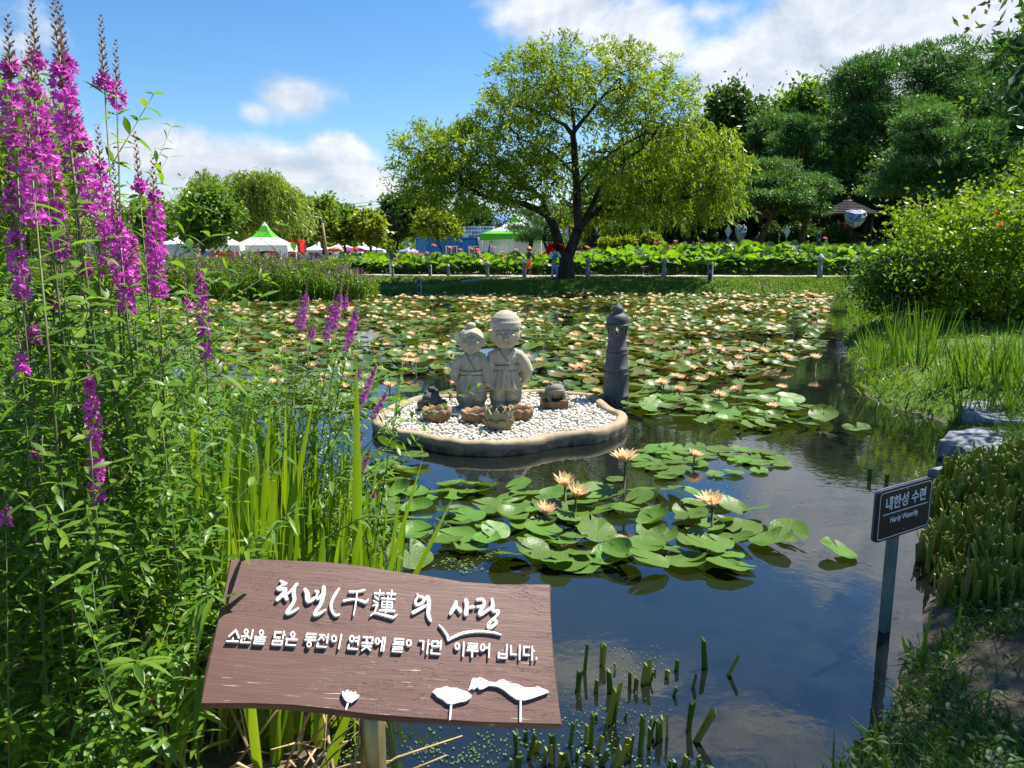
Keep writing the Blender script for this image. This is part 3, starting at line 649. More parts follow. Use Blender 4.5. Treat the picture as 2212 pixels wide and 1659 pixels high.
# wooded hill at the right
for i, (u, vt, y, wd, lf, vc, st, L, W, n, lb) in enumerate(HILL_ROWS := [
    (1567, 148, 62, 135, 'broad_d', 420, 'broad', .42, .24, 17000, 'tall dark double headed tree right of the big willow crown'),
    (1700, 165, 68, 150, 'broad', 430, 'broad', .46, .26, 15000, 'leafy oak on the hill ridge left of the tallest pine'),
    (1640, 250, 58, 130, 'pine_l', 440, 'pine', .45, .05, 14000, 'slim upright pine below the leafy oak on the ridge'),
    (1710, 255, 54, 130, 'pine', 440, 'pine', .45, .05, 14000, 'dark pine with drooping boughs left of the tallest pine'),
    (1880, 118, 58, 250, 'pine', 400, 'pine', .48, .055, 30000, 'tallest broad dark pine above the wooden pavilion'),
    (2010, 95, 62, 240, 'pine', 400, 'pine', .48, .055, 26000, 'dark wind bent pine on the ridge right of the tallest pine'),
    (2130, 88, 66, 220, 'pine', 400, 'pine', .48, .055, 20000, 'shaggy pine on the ridge near the right edge of the picture'),
    (1985, 238, 44, 200, 'pine_l', 420, 'pine', .34, .045, 20000, 'pale layered pine standing right of the pavilion roof'),
    (2110, 270, 42, 190, 'pine', 440, 'pine', .34, .045, 16000, 'dim green pine behind the yellow green shrub'),
    (1640, 350, 46, 200, 'pine_l', 440, 'pine', .32, .042, 14000, 'spreading garden pine over the upright mirrored heart'),
    (1730, 385, 47, 130, 'pine_l', 465, 'pine', .32, .042, 10000, 'low flat topped pine left of the pavilion'),
    (1810, 300, 57, 150, 'broad_y', 470, 'broad', .34, .2, 11000, 'bright yellow green tree behind the pavilion roof'),
    (1490, 380, 50, 150, 'pine', 470, 'pine', .36, .045, 11000, 'pine under the right side of the big willow crown'),
    (1400, 400, 54, 150, 'pine', 480, 'pine', .36, .045, 10000, 'shaded pine behind the big willow'),
    (1340, 420, 56, 120, 'broad_d', 490, 'broad', .34, .2, 9000, 'dark leafy tree just right of the big willow trunk'),
    (1940, 330, 52, 190, 'broad_d', 470, 'broad', .34, .2, 12000, 'dark leafy tree right behind the pavilion'),
    (2060, 360, 50, 170, 'broad_d', 480, 'broad', .34, .2, 10000, 'dark leafy tree between pale pine and right edge'),
    (1600, 300, 70, 200, 'broad_d', 480, 'broad', .5, .3, 10000, 'dark backing tree behind the slim upright pine'),
    (1760, 300, 74, 240, 'broad_d', 480, 'broad', .5, .3, 12000, 'dark backing tree deep in the wood above the low pine')]):
    px_tree('pine_tree' if 'pine' in lf else 'leafy_tree', lb, u, vt, y, wd * (1.3 if st == 'pine' else 1.1), lf, int(n * 1.25), L * .85, W * (1.5 if st == 'pine' else 1), st, 'bark_red' if 'pine' in lf else 'bark_dark', seed=60 + i, vcrown=vc, tr=.2 if y < 56 else .28, lobes=(pl(60 + i, 26, .075) if 'pine' in lf else None), group=G2, twigs=30, per=9 if st == 'broad' else 24, spread=None if st == 'broad' else wd * y / FPX / 2 * .13)
px_tree('pine_tree', 'dark pine with bare trunk at the right edge above the yellow green shrub', 2225, 20, 19, 240, 'pine', 12000, .26, .06, 'pine', 'bark_dark', seed=90, vcrown=300, tr=.13, lobes=pl(90, 12, .1), per=44, spread=.22)
# deep wood behind the hill trees, one dim mass with no tree to tell apart
wd = MB(); tw = MB(); rg = np.random.default_rng(77); lo = []
for k in range(34):
    x = rg.uniform(4, 52); y = rg.uniform(64, 80); z0 = hz(x, y); h = 6 + 7 * sstep(6, 40, x) + rg.uniform(-1, 1.5)
    lo.append(((x, y, z0 + h * .55), (2.6, 2.0, h * .5))); wd.tube([(x, y, z0), (x + .2, y, z0 + h * .6)], [.22, .12], 6, 1)
leaf_crown(wd, rg, lo, 42000, 10, .6, .36, .9)
for k in range(16):
    x = rg.uniform(5, 46); y = rg.uniform(56, 62); z0 = hz(x, y); lo = [((x, y, z0 + 1.6), (2.2, 1.4, 1.9))]; leaf_crown(wd, rg, lo, 1500, 10, .5, .3, .7)
tag(wd.build('distant_wood', [M['broad_d'], M['bark_dark']]), kind='stuff')
wd = MB(); lo = []
for k in range(40):
    x = rg.uniform(7, 46); y = rg.uniform(55, 63); z0 = hz(x, y); h = rg.uniform(3, 8) + 2.5 * sstep(14, 34, x); lo.append(((x, y, z0 + h * .62), (rg.uniform(1.2, 2.2), 1.5, h * .34)))
leaf_crown(wd, rg, lo, 26000, 14, .5, .2, .8); tag(wd.build('distant_wood', M['broad']), kind='stuff')
# far treeline at the left horizon
wd = MB(); lo = []
for k in range(40):
    x = rg.uniform(-95, 6); y = rg.uniform(100, 125); h = rg.uniform(3.5, 7); lo.append(((x, y, h * .5), (4.5, 3, h * .5)))
leaf_crown(wd, rg, lo, 26000, 10, 1.0, .6, 1.3); tag(wd.build('distant_wood', M['broad']), kind='stuff')

# shrubs
def shrub(name, label, c, r, nl, L, W, leaf, seed, stems=7, nlobe=9, style='broad', group=None, layer=False, low=.15, cat='shrub', per=9, arch=False):
    rg = np.random.default_rng(seed); root = thing(name, label, cat, c, 0, group); lo = []
    for k in range(nlobe):
        d = rdir(rg, 1)[0]; lo.append(((d[0] * r[0] * (.8 if layer else .62), d[1] * r[1] * (.8 if layer else .62), r[2] * (1 + low) + d[2] * r[2] * (.85 if layer else .58)), (r[0] * (.36 if layer else .45), r[1] * .4, r[2] * (.13 if layer else .42))))
    lo.append(((0, 0, r[2] * (1 + low) * (.8 if layer else 1)), (r[0] * .5, r[1] * .5, r[2] * .5)))
    cm = MB(); C = leaf_crown(cm, rg, lo, nl, per, L, W, min(r) * .30, style); tm = MB()
    for k in range(stems):
        a = rg.uniform(0, 2 * pi); q = C[rg.integers(len(C))]
        limb(tm, rg, (cos(a) * r[0] * .14, sin(a) * r[1] * .14, -.05), q, .03 * r[2] + .008, .006, .05)
    if arch:
        for k in range(110):
            q = C[rg.integers(len(C))]; dv = unit(q - np.array([0, 0, r[2] * .7])); e = q + dv * rg.uniform(.25, .75) + np.array([0, 0, .1])
            pp = np.array([q, (q + e) / 2 + np.array([0, 0, .06]), e + np.array([0, 0, -.08])]); tm.tube(pp, [.008, .006, .003], 5)
            n = 26; ti = rg.uniform(0, 1, n); P = q + (e - q) * ti[:, None] + rg.normal(0, .03, (n, 3)); D = unit(dv * .5 + rg.normal(0, .7, (n, 3)) + np.array([0, 0, -.1])); cm.quads(P, D, unit(np.cross(D, rdir(rg, n) + np.array([0, 0, 1]))), L, W)
    tm.build('stems', M['bark'], root); cm.build('foliage', M[leaf], root); return root, C
bx, by = 8.9, 14.4
sh, C = shrub('flowering_shrub', 'large yellow green trumpet shrub on the bank right of the pond', (bx + .15, by, hz(bx, by) - .05), (2.05, 1.6, 1.12), 21000, .10, .05, 'shrub', 91, 14, 34, arch=True, low=.12, layer=True)
shrub('flowering_shrub', 'yellow green shrub at the right edge, behind the large trumpet shrub', (12.2, 16.2, hz(12, 16)), (1.9, 1.5, 1.75), 22000, .10, .05, 'shrub', 92, 9, 26, arch=True, layer=True)
shrub('flowering_shrub', 'darker low shrub at the water edge under the trumpet shrub', (7.6, 14.9, hz(7.6, 14.9) - .05), (.95, .8, .72), 9000, .08, .04, 'hedge', 93, 6, 8)
fl = MB(); rg = np.random.default_rng(94)
q = C[rg.permutation(len(C))[:40]]; q = q[(q[:, 1] < 0) & (q[:, 0] < .8)][:14]
for c in q:
    n = 7; D = unit(rdir(rg, n) + np.array([0, -.6, 0])); fl.quads(np.tile(c + np.array([0, -.18, 0]), (n, 1)), D, unit(np.cross(D, rdir(rg, n))), .06, .035, c=np.tile([.75, .16, .02], (n, 1)))
fl.build('blossoms', M['petal'], sh)
def hrow(u0, u1, v, y, h, n, lb, leaf='hedge', seed=1):
    for i in range(n):
        u = u0 + (u1 - u0) * (i + .5) / n; x = aty(u, 545, y)[0]; w2 = (u1 - u0) / n * y / FPX * .62
        shrub('garden_shrub', lb, (x, y, hz(x, y)), (w2, .7, h / 2), 2600, .2, .12, leaf, seed + i, 4, 5, group=lb, low=0)
hrow(1325, 1470, 520, 47, 2.0, 4, 'dense dark shrub in the row behind the lotus left of the pine trunks', seed=101)
hrow(1490, 1545, 520, 47.5, 1.9, 2, 'dark round shrub behind the lotus beside the pine trunks', seed=108)
hrow(1650, 1840, 500, 49, 1.5, 5, 'clipped dark hedge shrub in front of the pavilion', seed=111)
hrow(1560, 1680, 528, 45.0, .8, 3, 'pale low bush along the terrace edge behind the lotus', 'broad_y', seed=118)
hrow(1300, 1420, 528, 45.5, .9, 3, 'low yellow green bush behind the willow trunk and lotus', 'broad_y', seed=124)
hrow(1130, 1230, 545, 51, .8, 2, 'low hedge shrub beside the festival tent', 'hedge', seed=128)
# shade tree beyond the right edge of the frame: its lowest boughs reach into the upper right corner
tree('pine_tree', 'near dark tree whose boughs enter the upper right corner of the picture', (8.0, 6.1, .3), [(0, 0, -.1), (.05, .02, 2), (-.05, .0, 4), (-.25, -.1, 6), (-.3, -.2, 8.2)], .2,
     [lob((-.7, -1.1, 8.4), (2.3, 1.9, .9)), lob((-2.0, -1.9, 7.6), (1.6, 1.3, .8)), lob((.3, -.4, 9.8), (2.0, 1.9, .8)), lob((-.9, .5, 7.0), (1.4, 1.2, .6)), lob((-.4, -2.3, 8.3), (1.5, 1.2, .6)), lob((-2.2, -2.6, 8.6), (1.1, .9, .5)), lob((-2.05, 2.5, 3.5), (.45, .6, .5)), lob((-1.8, 2.4, 4.3), (.7, .7, .5))],
     20000, .14, .05, 'broad_d', 'bark_dark', 12, .55, 'broad', 131)
# ------------------------------------------------------------------ festival side: container, tents, vehicles, house, pavilion, people
M['blue'] = pmat('blue_steel', (.015, .16, .42), (.02, .20, .50), 3, .45, .4)
M['white'] = pmat('white_paint', (.78, .78, .76), (.70, .70, .68), 3, .5)
M['tent_w'] = leafmat('tent_white', [(.80, .80, .80)], .25, .5, tint=(1, 1, 1))
M['tent_g'] = leafmat('tent_green', [(.10, .50, .03)], .25, .5, tint=(1, 1, .6))
M['tent_y'] = leafmat('tent_cream', [(.70, .68, .56)], .25, .5, tint=(1, 1, 1))
M['glass'] = pmat('dark_glass', (.015, .018, .022), None, rough=.06, spec=.8)
M['red'] = pmat('red_paint', (.62, .012, .015), None, rough=.3, spec=.5)
M['yellow'] = pmat('yellow_paint', (.75, .48, .03), None, rough=.35, spec=.5)
M['black'] = pmat('black_rubber', (.02, .02, .02), None, rough=.7)
M['grey'] = pmat('grey_metal', (.28, .30, .32), None, rough=.45, spec=.5)
M['wood_d'] = pmat('dark_timber', (.045, .028, .018), (.075, .05, .035), 8, .8, .2)
M['brick'] = pmat('red_brick', (.22, .09, .06), (.30, .14, .10), 14, .9)
M['tile_b'] = pmat('blue_roof_tile', (.05, .16, .36), (.08, .22, .45), 3, .5)
M['sheet'] = pmat('banner_sheet', (.75, .78, .82), None, rough=.6)
M['sheet_b'] = pmat('blue_sheet', (.10, .22, .60), (.30, .42, .72), 1.2, .6)
M['ink'] = pmat('dark_ink', (.03, .03, .10), None, rough=.7)
M['pink'] = pmat('pink_sheet', (.75, .22, .32), None, rough=.6)
M['skin'] = pmat('skin', (.50, .30, .21), None, rough=.6)
M['hair'] = pmat('black_hair', (.012, .010, .009), None, rough=.5)
def paint(name, c, r=.7): return pmat(name, c, tuple(min(1, q * 1.15 + .005) for q in c), 12, r)

# blue container (about 6 m long), turned so its left end shows
cx, cy = aty(978, 545, 58)[0], 58.0
ct = thing('shipping_container', 'blue corrugated steel container with two barred windows behind the lotus bed', 'container', (cx, cy, hz(cx, cy)), .42)
b = MB(); X, Y, Z = 5.0, 2.4, 2.45; n = 68
def corr(p0, p1, nrm, k):
    t = np.linspace(0, 1, k * 4 + 1); off = np.array([0, 1, 1, 0] * k + [0]) * .06
    p = np.array(p0) + (np.array(p1) - np.array(p0)) * t[:, None] + np.array(nrm) * off[:, None]
    V = np.concatenate([np.column_stack([p, np.full(len(p), .12)]), np.column_stack([p, np.full(len(p), Z - .12)])]); m_ = len(p)
    b.add(V, [(i, i + 1, m_ + i + 1, m_ + i) for i in range(m_ - 1)], 0, False)
corr((-X / 2 + .05, -Y / 2 + .07), (X / 2 - .05, -Y / 2 + .07), (0, -1), 16); corr((-X / 2 + .07, Y / 2 - .05), (-X / 2 + .07, -Y / 2 + .05), (-1, 0), 9)
b.box((0, .05, Z / 2), (X - .22, Y - .22, Z - .1)); b.box((0, 0, Z), (X, Y, .12)); b.box((0, 0, .06), (X, Y, .12))
for sx_ in (-1, 1):
    for sy_ in (-1, 1): b.box((sx_ * (X / 2 - .04), sy_ * (Y / 2 - .04), Z / 2 + .02), (.14, .14, Z + .12))
b.build('body', M['blue'], ct)
for wx in (-.55, 1.25):
    f = MB()
    for q in ((-.42, 0), (.42, 0), (0, 0)): f.box((wx + q[0], -Y / 2 - .06, 1.35), (.07, .08, .92))
    f.box((wx, -Y / 2 - .06, 1.84), (.98, .10, .07)); f.box((wx, -Y / 2 - .06, .87), (.98, .12, .08))
    wn = f.build('window', M['white'], ct); g_ = MB(); g_.box((wx, -Y / 2 - .025, 1.35), (.80, .02, .90)); g_.build('pane', M['glass'], wn)
    f = MB()
    for k in range(7): f.box((wx - .36 + k * .12, -Y / 2 - .11, 1.35), (.018, .018, .86))
    f.build('grille', M['white'], wn)
f = MB(); f.box((2.0, -Y / 2 - .10, 2.0), (.34, .2, .28)); f.build('vent_hood', M['blue'], ct)

def peak_tent(name, label, c, hw, eave, peak, rz, mats, val=.35, curtain=None, rings=None):
    t = thing(name, label, 'tent', c, rz); roof = MB(); V = []; prof = rings or [(1.0, 0), (.72, .14), (.45, .32), (.24, .56), (.10, .82), (.0, 1.0)]
    k = 8
    for r, z in prof:
        for s_ in range(4):
            a0 = np.array([[-1, -1], [1, -1], [1, 1], [-1, 1]][s_]); a1 = np.array([[1, -1], [1, 1], [-1, 1], [-1, -1]][s_])
            for i in range(k):
                q = a0 + (a1 - a0) * i / k; sagk = 1 - .10 * sin(pi * i / k) * (1 if r > .2 else 0)
                V.append((q[0] * r * hw * sagk, q[1] * r * hw * sagk, eave + (peak - eave) * z))
    N4 = 4 * k
    for i in range(len(prof) - 1):
        f = [(i * N4 + j, i * N4 + (j + 1) % N4, (i + 1) * N4 + (j + 1) % N4, (i + 1) * N4 + j) for j in range(N4)]
        roof.add(np.array(V), f, mats[1][i], True)
    roof.build('canopy', mats[0], t)
    v = MB(); ring = np.array(V[:N4]); lowv = ring.copy(); lowv[:, 2] -= val + .05 * np.cos(np.arange(N4) * pi / 4); lowv[:, :2] *= 1.02
    v.add(np.concatenate([ring * [1.003, 1.003, 1], lowv]), [(j, N4 + j, N4 + (j + 1) % N4, (j + 1) % N4) for j in range(N4)], 0, False); v.build('valance', mats[2], t)
    for sx_ in (-1, 1):
        for sy_ in (-1, 1): q = MB(); q.tube([(sx_ * hw * .96, sy_ * hw * .96, 0), (sx_ * hw * .96, sy_ * hw * .96, eave)], .05, 8); q.build('leg', M['white'], t)
    return t
def gath(m, x, y, z1, w_):                     # gathered curtain tied at mid height
    a = np.linspace(0, 1, 13); V = []
    for z, k in ((z1, 1), (z1 * .75, .75), (z1 * .5, .42), (z1 * .38, .25), (z1 * .3, .34), (0.05, .5)):
        V.append(np.column_stack([x + (a - .5) * w_ * k, y + .06 * np.sin(a * 26), np.full(13, z)]))
    m.add(np.concatenate(V), [(i * 13 + j, i * 13 + j + 1, (i + 1) * 13 + j + 1, (i + 1) * 13 + j) for i in range(5) for j in range(12)])
def at_px(u, y): x = aty(u, 545, y)[0]; return (x, y, hz(x, y))
hw = 135 / FPX * 60 / 2 * .92
tn = peak_tent('festival_tent', 'green and white peaked tent with tied curtains behind the willow trunk', at_px(1112, 59), hw, 2.75, 4.25, -.12, ([M['tent_g'], M['tent_w']], [0, 1, 1, 0, 0], M['tent_g']), .45)
cu = MB(); gath(cu, -hw * .9, -hw * .93, 2.5, 1.0); cu.build('curtain', M['tent_w'], tn); cu = MB(); gath(cu, .1, -hw * .9, 2.5, 1.1); cu.build('curtain', M['tent_w'], tn)
cu = MB(); cu.box((hw * .5, -hw * .9, 1.25), (hw * .8, .03, 2.3)); cu.build('side_wall', M['tent_y'], tn); cu = MB(); cu.box((0, hw * .9, 1.3), (hw * 1.8, .03, 2.4)); cu.build('back_wall', M['tent_w'], tn)
hw = 4.6 / 2
peak_tent('festival_tent', 'white roofed tent with transparent green peak in front of the red bus', at_px(575, 58), 1.95, 1.95, 3.7, .1, ([M['tent_w'], M['tent_g']], [0, 0, 1, 1, 0], M['tent_w']), .45)
peak_tent('festival_tent', 'white tent at the far left beside the rounded green tree', at_px(398, 55), 1.7, 1.95, 2.75, .05, ([M['tent_w']], [0] * 5, M['tent_w']), .4)
peak_tent('festival_tent', 'white tent roof showing under the rounded green tree', at_px(492, 56), 1.4, 1.9, 2.6, 0, ([M['tent_w']], [0] * 5, M['tent_w']), .4)
peak_tent('festival_tent', 'green striped market tent seen right behind the willow trunk', at_px(1290, 66), 2.4, 2.5, 3.7, .1, ([M['tent_g'], M['tent_w']], [0, 1, 0, 1, 0], M['tent_w']), .4)
peak_tent('festival_tent', 'white market tent left of the willow trunk behind two pines', at_px(1195, 65), 1.9, 2.4, 3.6, .2, ([M['tent_w']], [0] * 5, M['tent_w']), .4)
for i, (u, y, h_, m_, lb) in enumerate([(738, 92, 1.6, 'tent_w', 'low white market tent left of the yellow green tree'), (790, 90, 1.5, 'tent_w', 'low white market tent beneath the yellow green tree'), (690, 92, 1.7, 'tent_w', 'low white tent roof behind the wooden lamp pole')]):
    peak_tent('festival_tent', lb, at_px(u, y), 2.2, 1.7, 2.7, .1 * i, ([M[m_]], [0] * 5, M[m_]), .3)
# awning and banner stall right of the container
st = thing('food_stall', 'food stall with blue awning and white printed banner right of the blue container', 'stall', at_px(1040, 63), 0)
q = MB(); q.box((0, 0, 2.95), (3.0, 1.6, .06), rx=.0); q.build('roof', M['wood_d'], st); q = MB(); q.box((.2, -.95, 2.05), (3.0, .7, .05), rx=.35); q.build('awning', paint('blue_canvas', (.12, .36, .75)), st)
for sx_ in (-1.4, 0, 1.4): q = MB(); q.box((sx_, -.7, 1.4), (.07, .07, 2.8)); q.build('post', M['white'], st)
q = MB(); q.box((0, -.2, .5), (2.8, .6, 1.0)); q.build('counter', M['wood_d'], st); q = MB(); q.box((0, .75, 1.4), (2.9, .05, 2.8)); q.build('back_wall', M['wood_d'], st)
q = MB(); q.box((-.15, -.86, 2.95), (2.6, .03, 1.05)); bn = q.build('banner', M['sheet'], st)
for k, (tx, mt_) in enumerate([('연꽃하우스 연꽃판매', M['ink']), ('연차빵·칡즙수·아이스크림', paint('purple_ink', (.25, .05, .25))), ('명품·연꽃차·식혜', M['ink'])]):
    o = obj('lettering', textmesh(tx, .25, mt_, .004, .006), bn, (-.15, -.885, 3.27 - k * .31)); o.rotation_euler = (pi / 2, 0, 0)
ps = thing('market_stall', 'pink topped stall between printed banner and green tent', 'stall', at_px(1068, 62.5), 0)
q = MB(); a = np.linspace(0, pi, 12); V = np.concatenate([np.column_stack([np.cos(a) * .8, np.full(12, s_), 2.35 + np.sin(a) * .55]) for s_ in (-.7, .7)])
q.add(V, [(i, i + 1, 13 + i, 12 + i) for i in range(11)] + [tuple(range(12))]); q.build('awning', M['pink'], ps); q = MB(); q.box((0, 0, .6), (1.4, .8, 1.2)); q.build('counter', M['white'], ps)
for sx_ in (-.7, .7): q = MB(); q.box((sx_, -.65, 1.2), (.05, .05, 2.4)); q.build('post', M['white'], ps)
mk = thing('market_stall', 'stall with orange and yellow signs right of the willow trunk', 'stall', at_px(1268, 62), 0)
q = MB(); q.box((0, 0, 2.75), (3.2, 1.4, .1)); q.build('roof', M['white'], mk); q = MB(); q.box((-.3, -.75, 2.4), (1.9, .05, .55)); q.build('sign_board', paint('orange_sheet', (.72, .30, .08)), mk)
q = MB(); q.box((.9, -.77, 1.5), (.6, .05, .8)); q.build('sign_board', M['sheet_b'], mk); q = MB(); q.box((0, .3, 1.3), (3, .05, 2.5)); q.build('back_wall', M['wood_d'], mk); q = MB(); q.box((0, -.3, .5), (2.8, .5, 1)); q.build('counter', M['wood_d'], mk)

def vehicle(name, label, c, rz, L, Wd, Ht, paintm, kind='bus', wheels=(.2, .8)):
    t = thing(name, label, 'bus' if kind == 'bus' else 'car', c, rz); b = MB()
    if kind == 'bus': prof = [(0, .35), (0, .9), (.02, 1.6), (.06, Ht - .15), (.14, Ht), (L - .14, Ht), (L - .05, Ht - .15), (L, 1.4), (L, .35)]; gp = [(.05 * L, 1.55), (.05 * L, Ht - .35), (.965 * L, Ht - .35), (.975 * L, 1.55)]
    else: prof = [(0, .3), (0, .7), (.08 * L, .82), (.26 * L, .9), (.40 * L, Ht - .04), (.52 * L, Ht), (.78 * L, Ht - .06), (.93 * L, .95), (L, .85), (L, .3)]; gp = [(.31 * L, .92), (.42 * L, Ht - .12), (.74 * L, Ht - .14), (.86 * L, .95)]
    pr = [(x - L / 2, z) for x, z in prof]; b.prism(pr, (0, 0, 0), (1, 0, 0), (0, 0, 1), (0, 1, 0), -Wd / 2, Wd / 2); b.build('body', paintm, t)
    for sy_ in (-1, 1):
        g_ = MB(); g_.prism([(x - L / 2, z) for x, z in gp], (0, sy_ * (Wd / 2 + .006), 0), (1, 0, 0), (0, 0, 1), (0, 1, 0), -.004, .004); g_.build('window', M['glass'], t)
    for wx in wheels:
        for sy_ in (-1, 1):
            q = MB(); r = .48 if kind == 'bus' else .32; q.tube([(wx * L - L / 2, sy_ * (Wd / 2 + .02), r), (wx * L - L / 2, sy_ * (Wd / 2 - .22), r)], r, 18); o = q.build('wheel', M['black'], t)
            q = MB(); q.tube([(wx * L - L / 2, sy_ * (Wd / 2 + .03), r), (wx * L - L / 2, sy_ * (Wd / 2 - .1), r)], r * .55, 14); q.build('rim', M['grey'], o)
    return t
vb = vehicle('bus', 'red bus with dark windows parked behind the green peaked tent', at_px(578, 72), 0.02, 6.8, 2.3, 2.6, M['red']); 
q = MB(); q.box((0, -1.165, 1.30), (6.5, .01, .06)); q.build('stripe', M['white'], vb)
vehicle('bus', 'yellow bus with dark windows parked behind the white tents at the left', at_px(420, 74), 0.0, 8.2, 2.3, 2.4, M['yellow'])
vehicle('bus', 'white bus with blue lower half at the far left behind magenta spikes', at_px(285, 76), 0.0, 7.6, 2.3, 2.4, M['sheet_b'])
vehicle('parked_car', 'dark blue grey car parked at the right end of the red bus', at_px(662, 70), .15, 4.0, 1.7, 1.42, paint('dark_car_paint', (.05, .07, .11), .25), 'car')
vehicle('parked_car', 'bright blue car parked left of the stone lantern', at_px(853, 76), .3, 4.0, 1.7, 1.45, paint('blue_car_paint', (.04, .18, .50), .25), 'car')
# blue tiled brick house
hs_ = thing('brick_house', 'red brick house with blue tiled roof beyond the stalls', 'house', at_px(1072, 88), .1)
q = MB(); q.box((0, 0, 2.2), (5.4, 5, 4.4)); wl_ = q.build('wall', M['brick'], hs_)
rf = MB(); rf.lathe([(4.6, 0), (4.55, .12), (1.4, 1.25), (.02, 1.5)], 4, (0, 0, 4.4), ph=pi / 4, smooth=False)
for k in range(30):
    for s_ in (-1, 1): a0 = -3.1 + k * .215; kk = 1 - abs(a0) / 3.3; rf.tube([(a0, s_ * 3.25, 4.55), (a0 * .9, s_ * (3.25 - 2.25 * min(1, kk * 1.2)), 4.55 + 1.05 * min(1, kk * 1.2))], .06, 5)
rf.build('roof', M['tile_b'], hs_)
for wx in (-1.3, 1.2): q = MB(); q.box((wx, -2.52, 3.2), (1.4, .1, 1.3)); wi = q.build('window', M['white'], hs_); q = MB(); q.box((wx, -2.575, 3.2), (1.2, .03, 1.1)); q.build('pane', M['glass'], wi)
# low shed with dark roof before the house
sd = thing('shed', 'low shed with dark curved roof in front of the brick house', 'shed', at_px(1068, 74), 0)
q = MB(); a = np.linspace(0, pi, 14); V = np.concatenate([np.column_stack([np.cos(a) * 2.6, np.full(14, s_), 2.5 + np.sin(a) * 1.0]) for s_ in (-2, 2)]); q.add(V, [(i, i + 1, 15 + i, 14 + i) for i in range(13)] + [tuple(range(14))]); q.build('roof', M['wood_d'], sd)
q = MB(); q.box((0, 0, 1.25), (5.0, 3.8, 2.5)); q.build('wall', M['wood_d'], sd)
# house at the far left with a red banner under its tiled roof
h2 = thing('roadside_house', 'low house with grey roof and red fascia glimpsed between the magenta spikes', 'house', at_px(265, 95), 0)
q = MB(); q.box((0, 0, 1.3), (6, 4, 2.6)); q.build('wall', M['white'], h2); q = MB(); q.box((0, -2.05, 2.4), (6.2, .12, .5)); q.build('fascia', paint('red_fascia', (.55, .06, .04)), h2); q = MB(); q.lathe([(4.8, 0), (1.5, 1.5), (.02, 1.7)], 4, (0, 0, 2.6), ph=pi / 4, smooth=False, sc=(1, .7)); q.build('roof', M['slab'], h2)

# wooden pavilion
pc = at_px(1823, 50); pz = max(pc[2], 2.35)
pv = thing('wooden_pavilion', 'open wooden pavilion with layered shingle roof among the pines', 'pavilion', (pc[0], pc[1], pz), .3)
q = MB()
prof = []; 
for k in range(8): r = 2.15 - k * .26; z = 1.78 + .115 * k; prof += [(r, z), (r - .02, z + .09)]
q.lathe(prof + [(.05, 2.82)], 6, smooth=False); q.build('roof', pmat('weathered_shingle', (.10, .085, .075), (.22, .20, .18), 9, .9, .2, .6, 30), pv)
q = MB(); q.lathe([(.14, 2.7), (.18, 2.82), (.05, 2.95), (.0, 3.05)], 10); q.build('finial', M['wood_d'], pv)
for k in range(6): a = k * pi / 3; q = MB(); q.tube([(cos(a) * 1.55, sin(a) * 1.55, -.3), (cos(a) * 1.55, sin(a) * 1.55, 1.86)], .12, 10); q.build('post', M['wood_d'], pv)
q = MB(); q.lathe([(1.75, -.6), (1.75, .06)], 6, smooth=False); q.build('floor', M['wood_d'], pv)
for k in range(5): a = k * pi / 3 + .15; p0 = np.array([cos(a), sin(a)]) * 1.5; p1 = np.array([cos(a + .75), sin(a + .75)]) * 1.5; q = MB(); q.tube([(*p0, .45), (*p1, .45)], .06, 6); q.build('rail', M['wood_d'], pv)

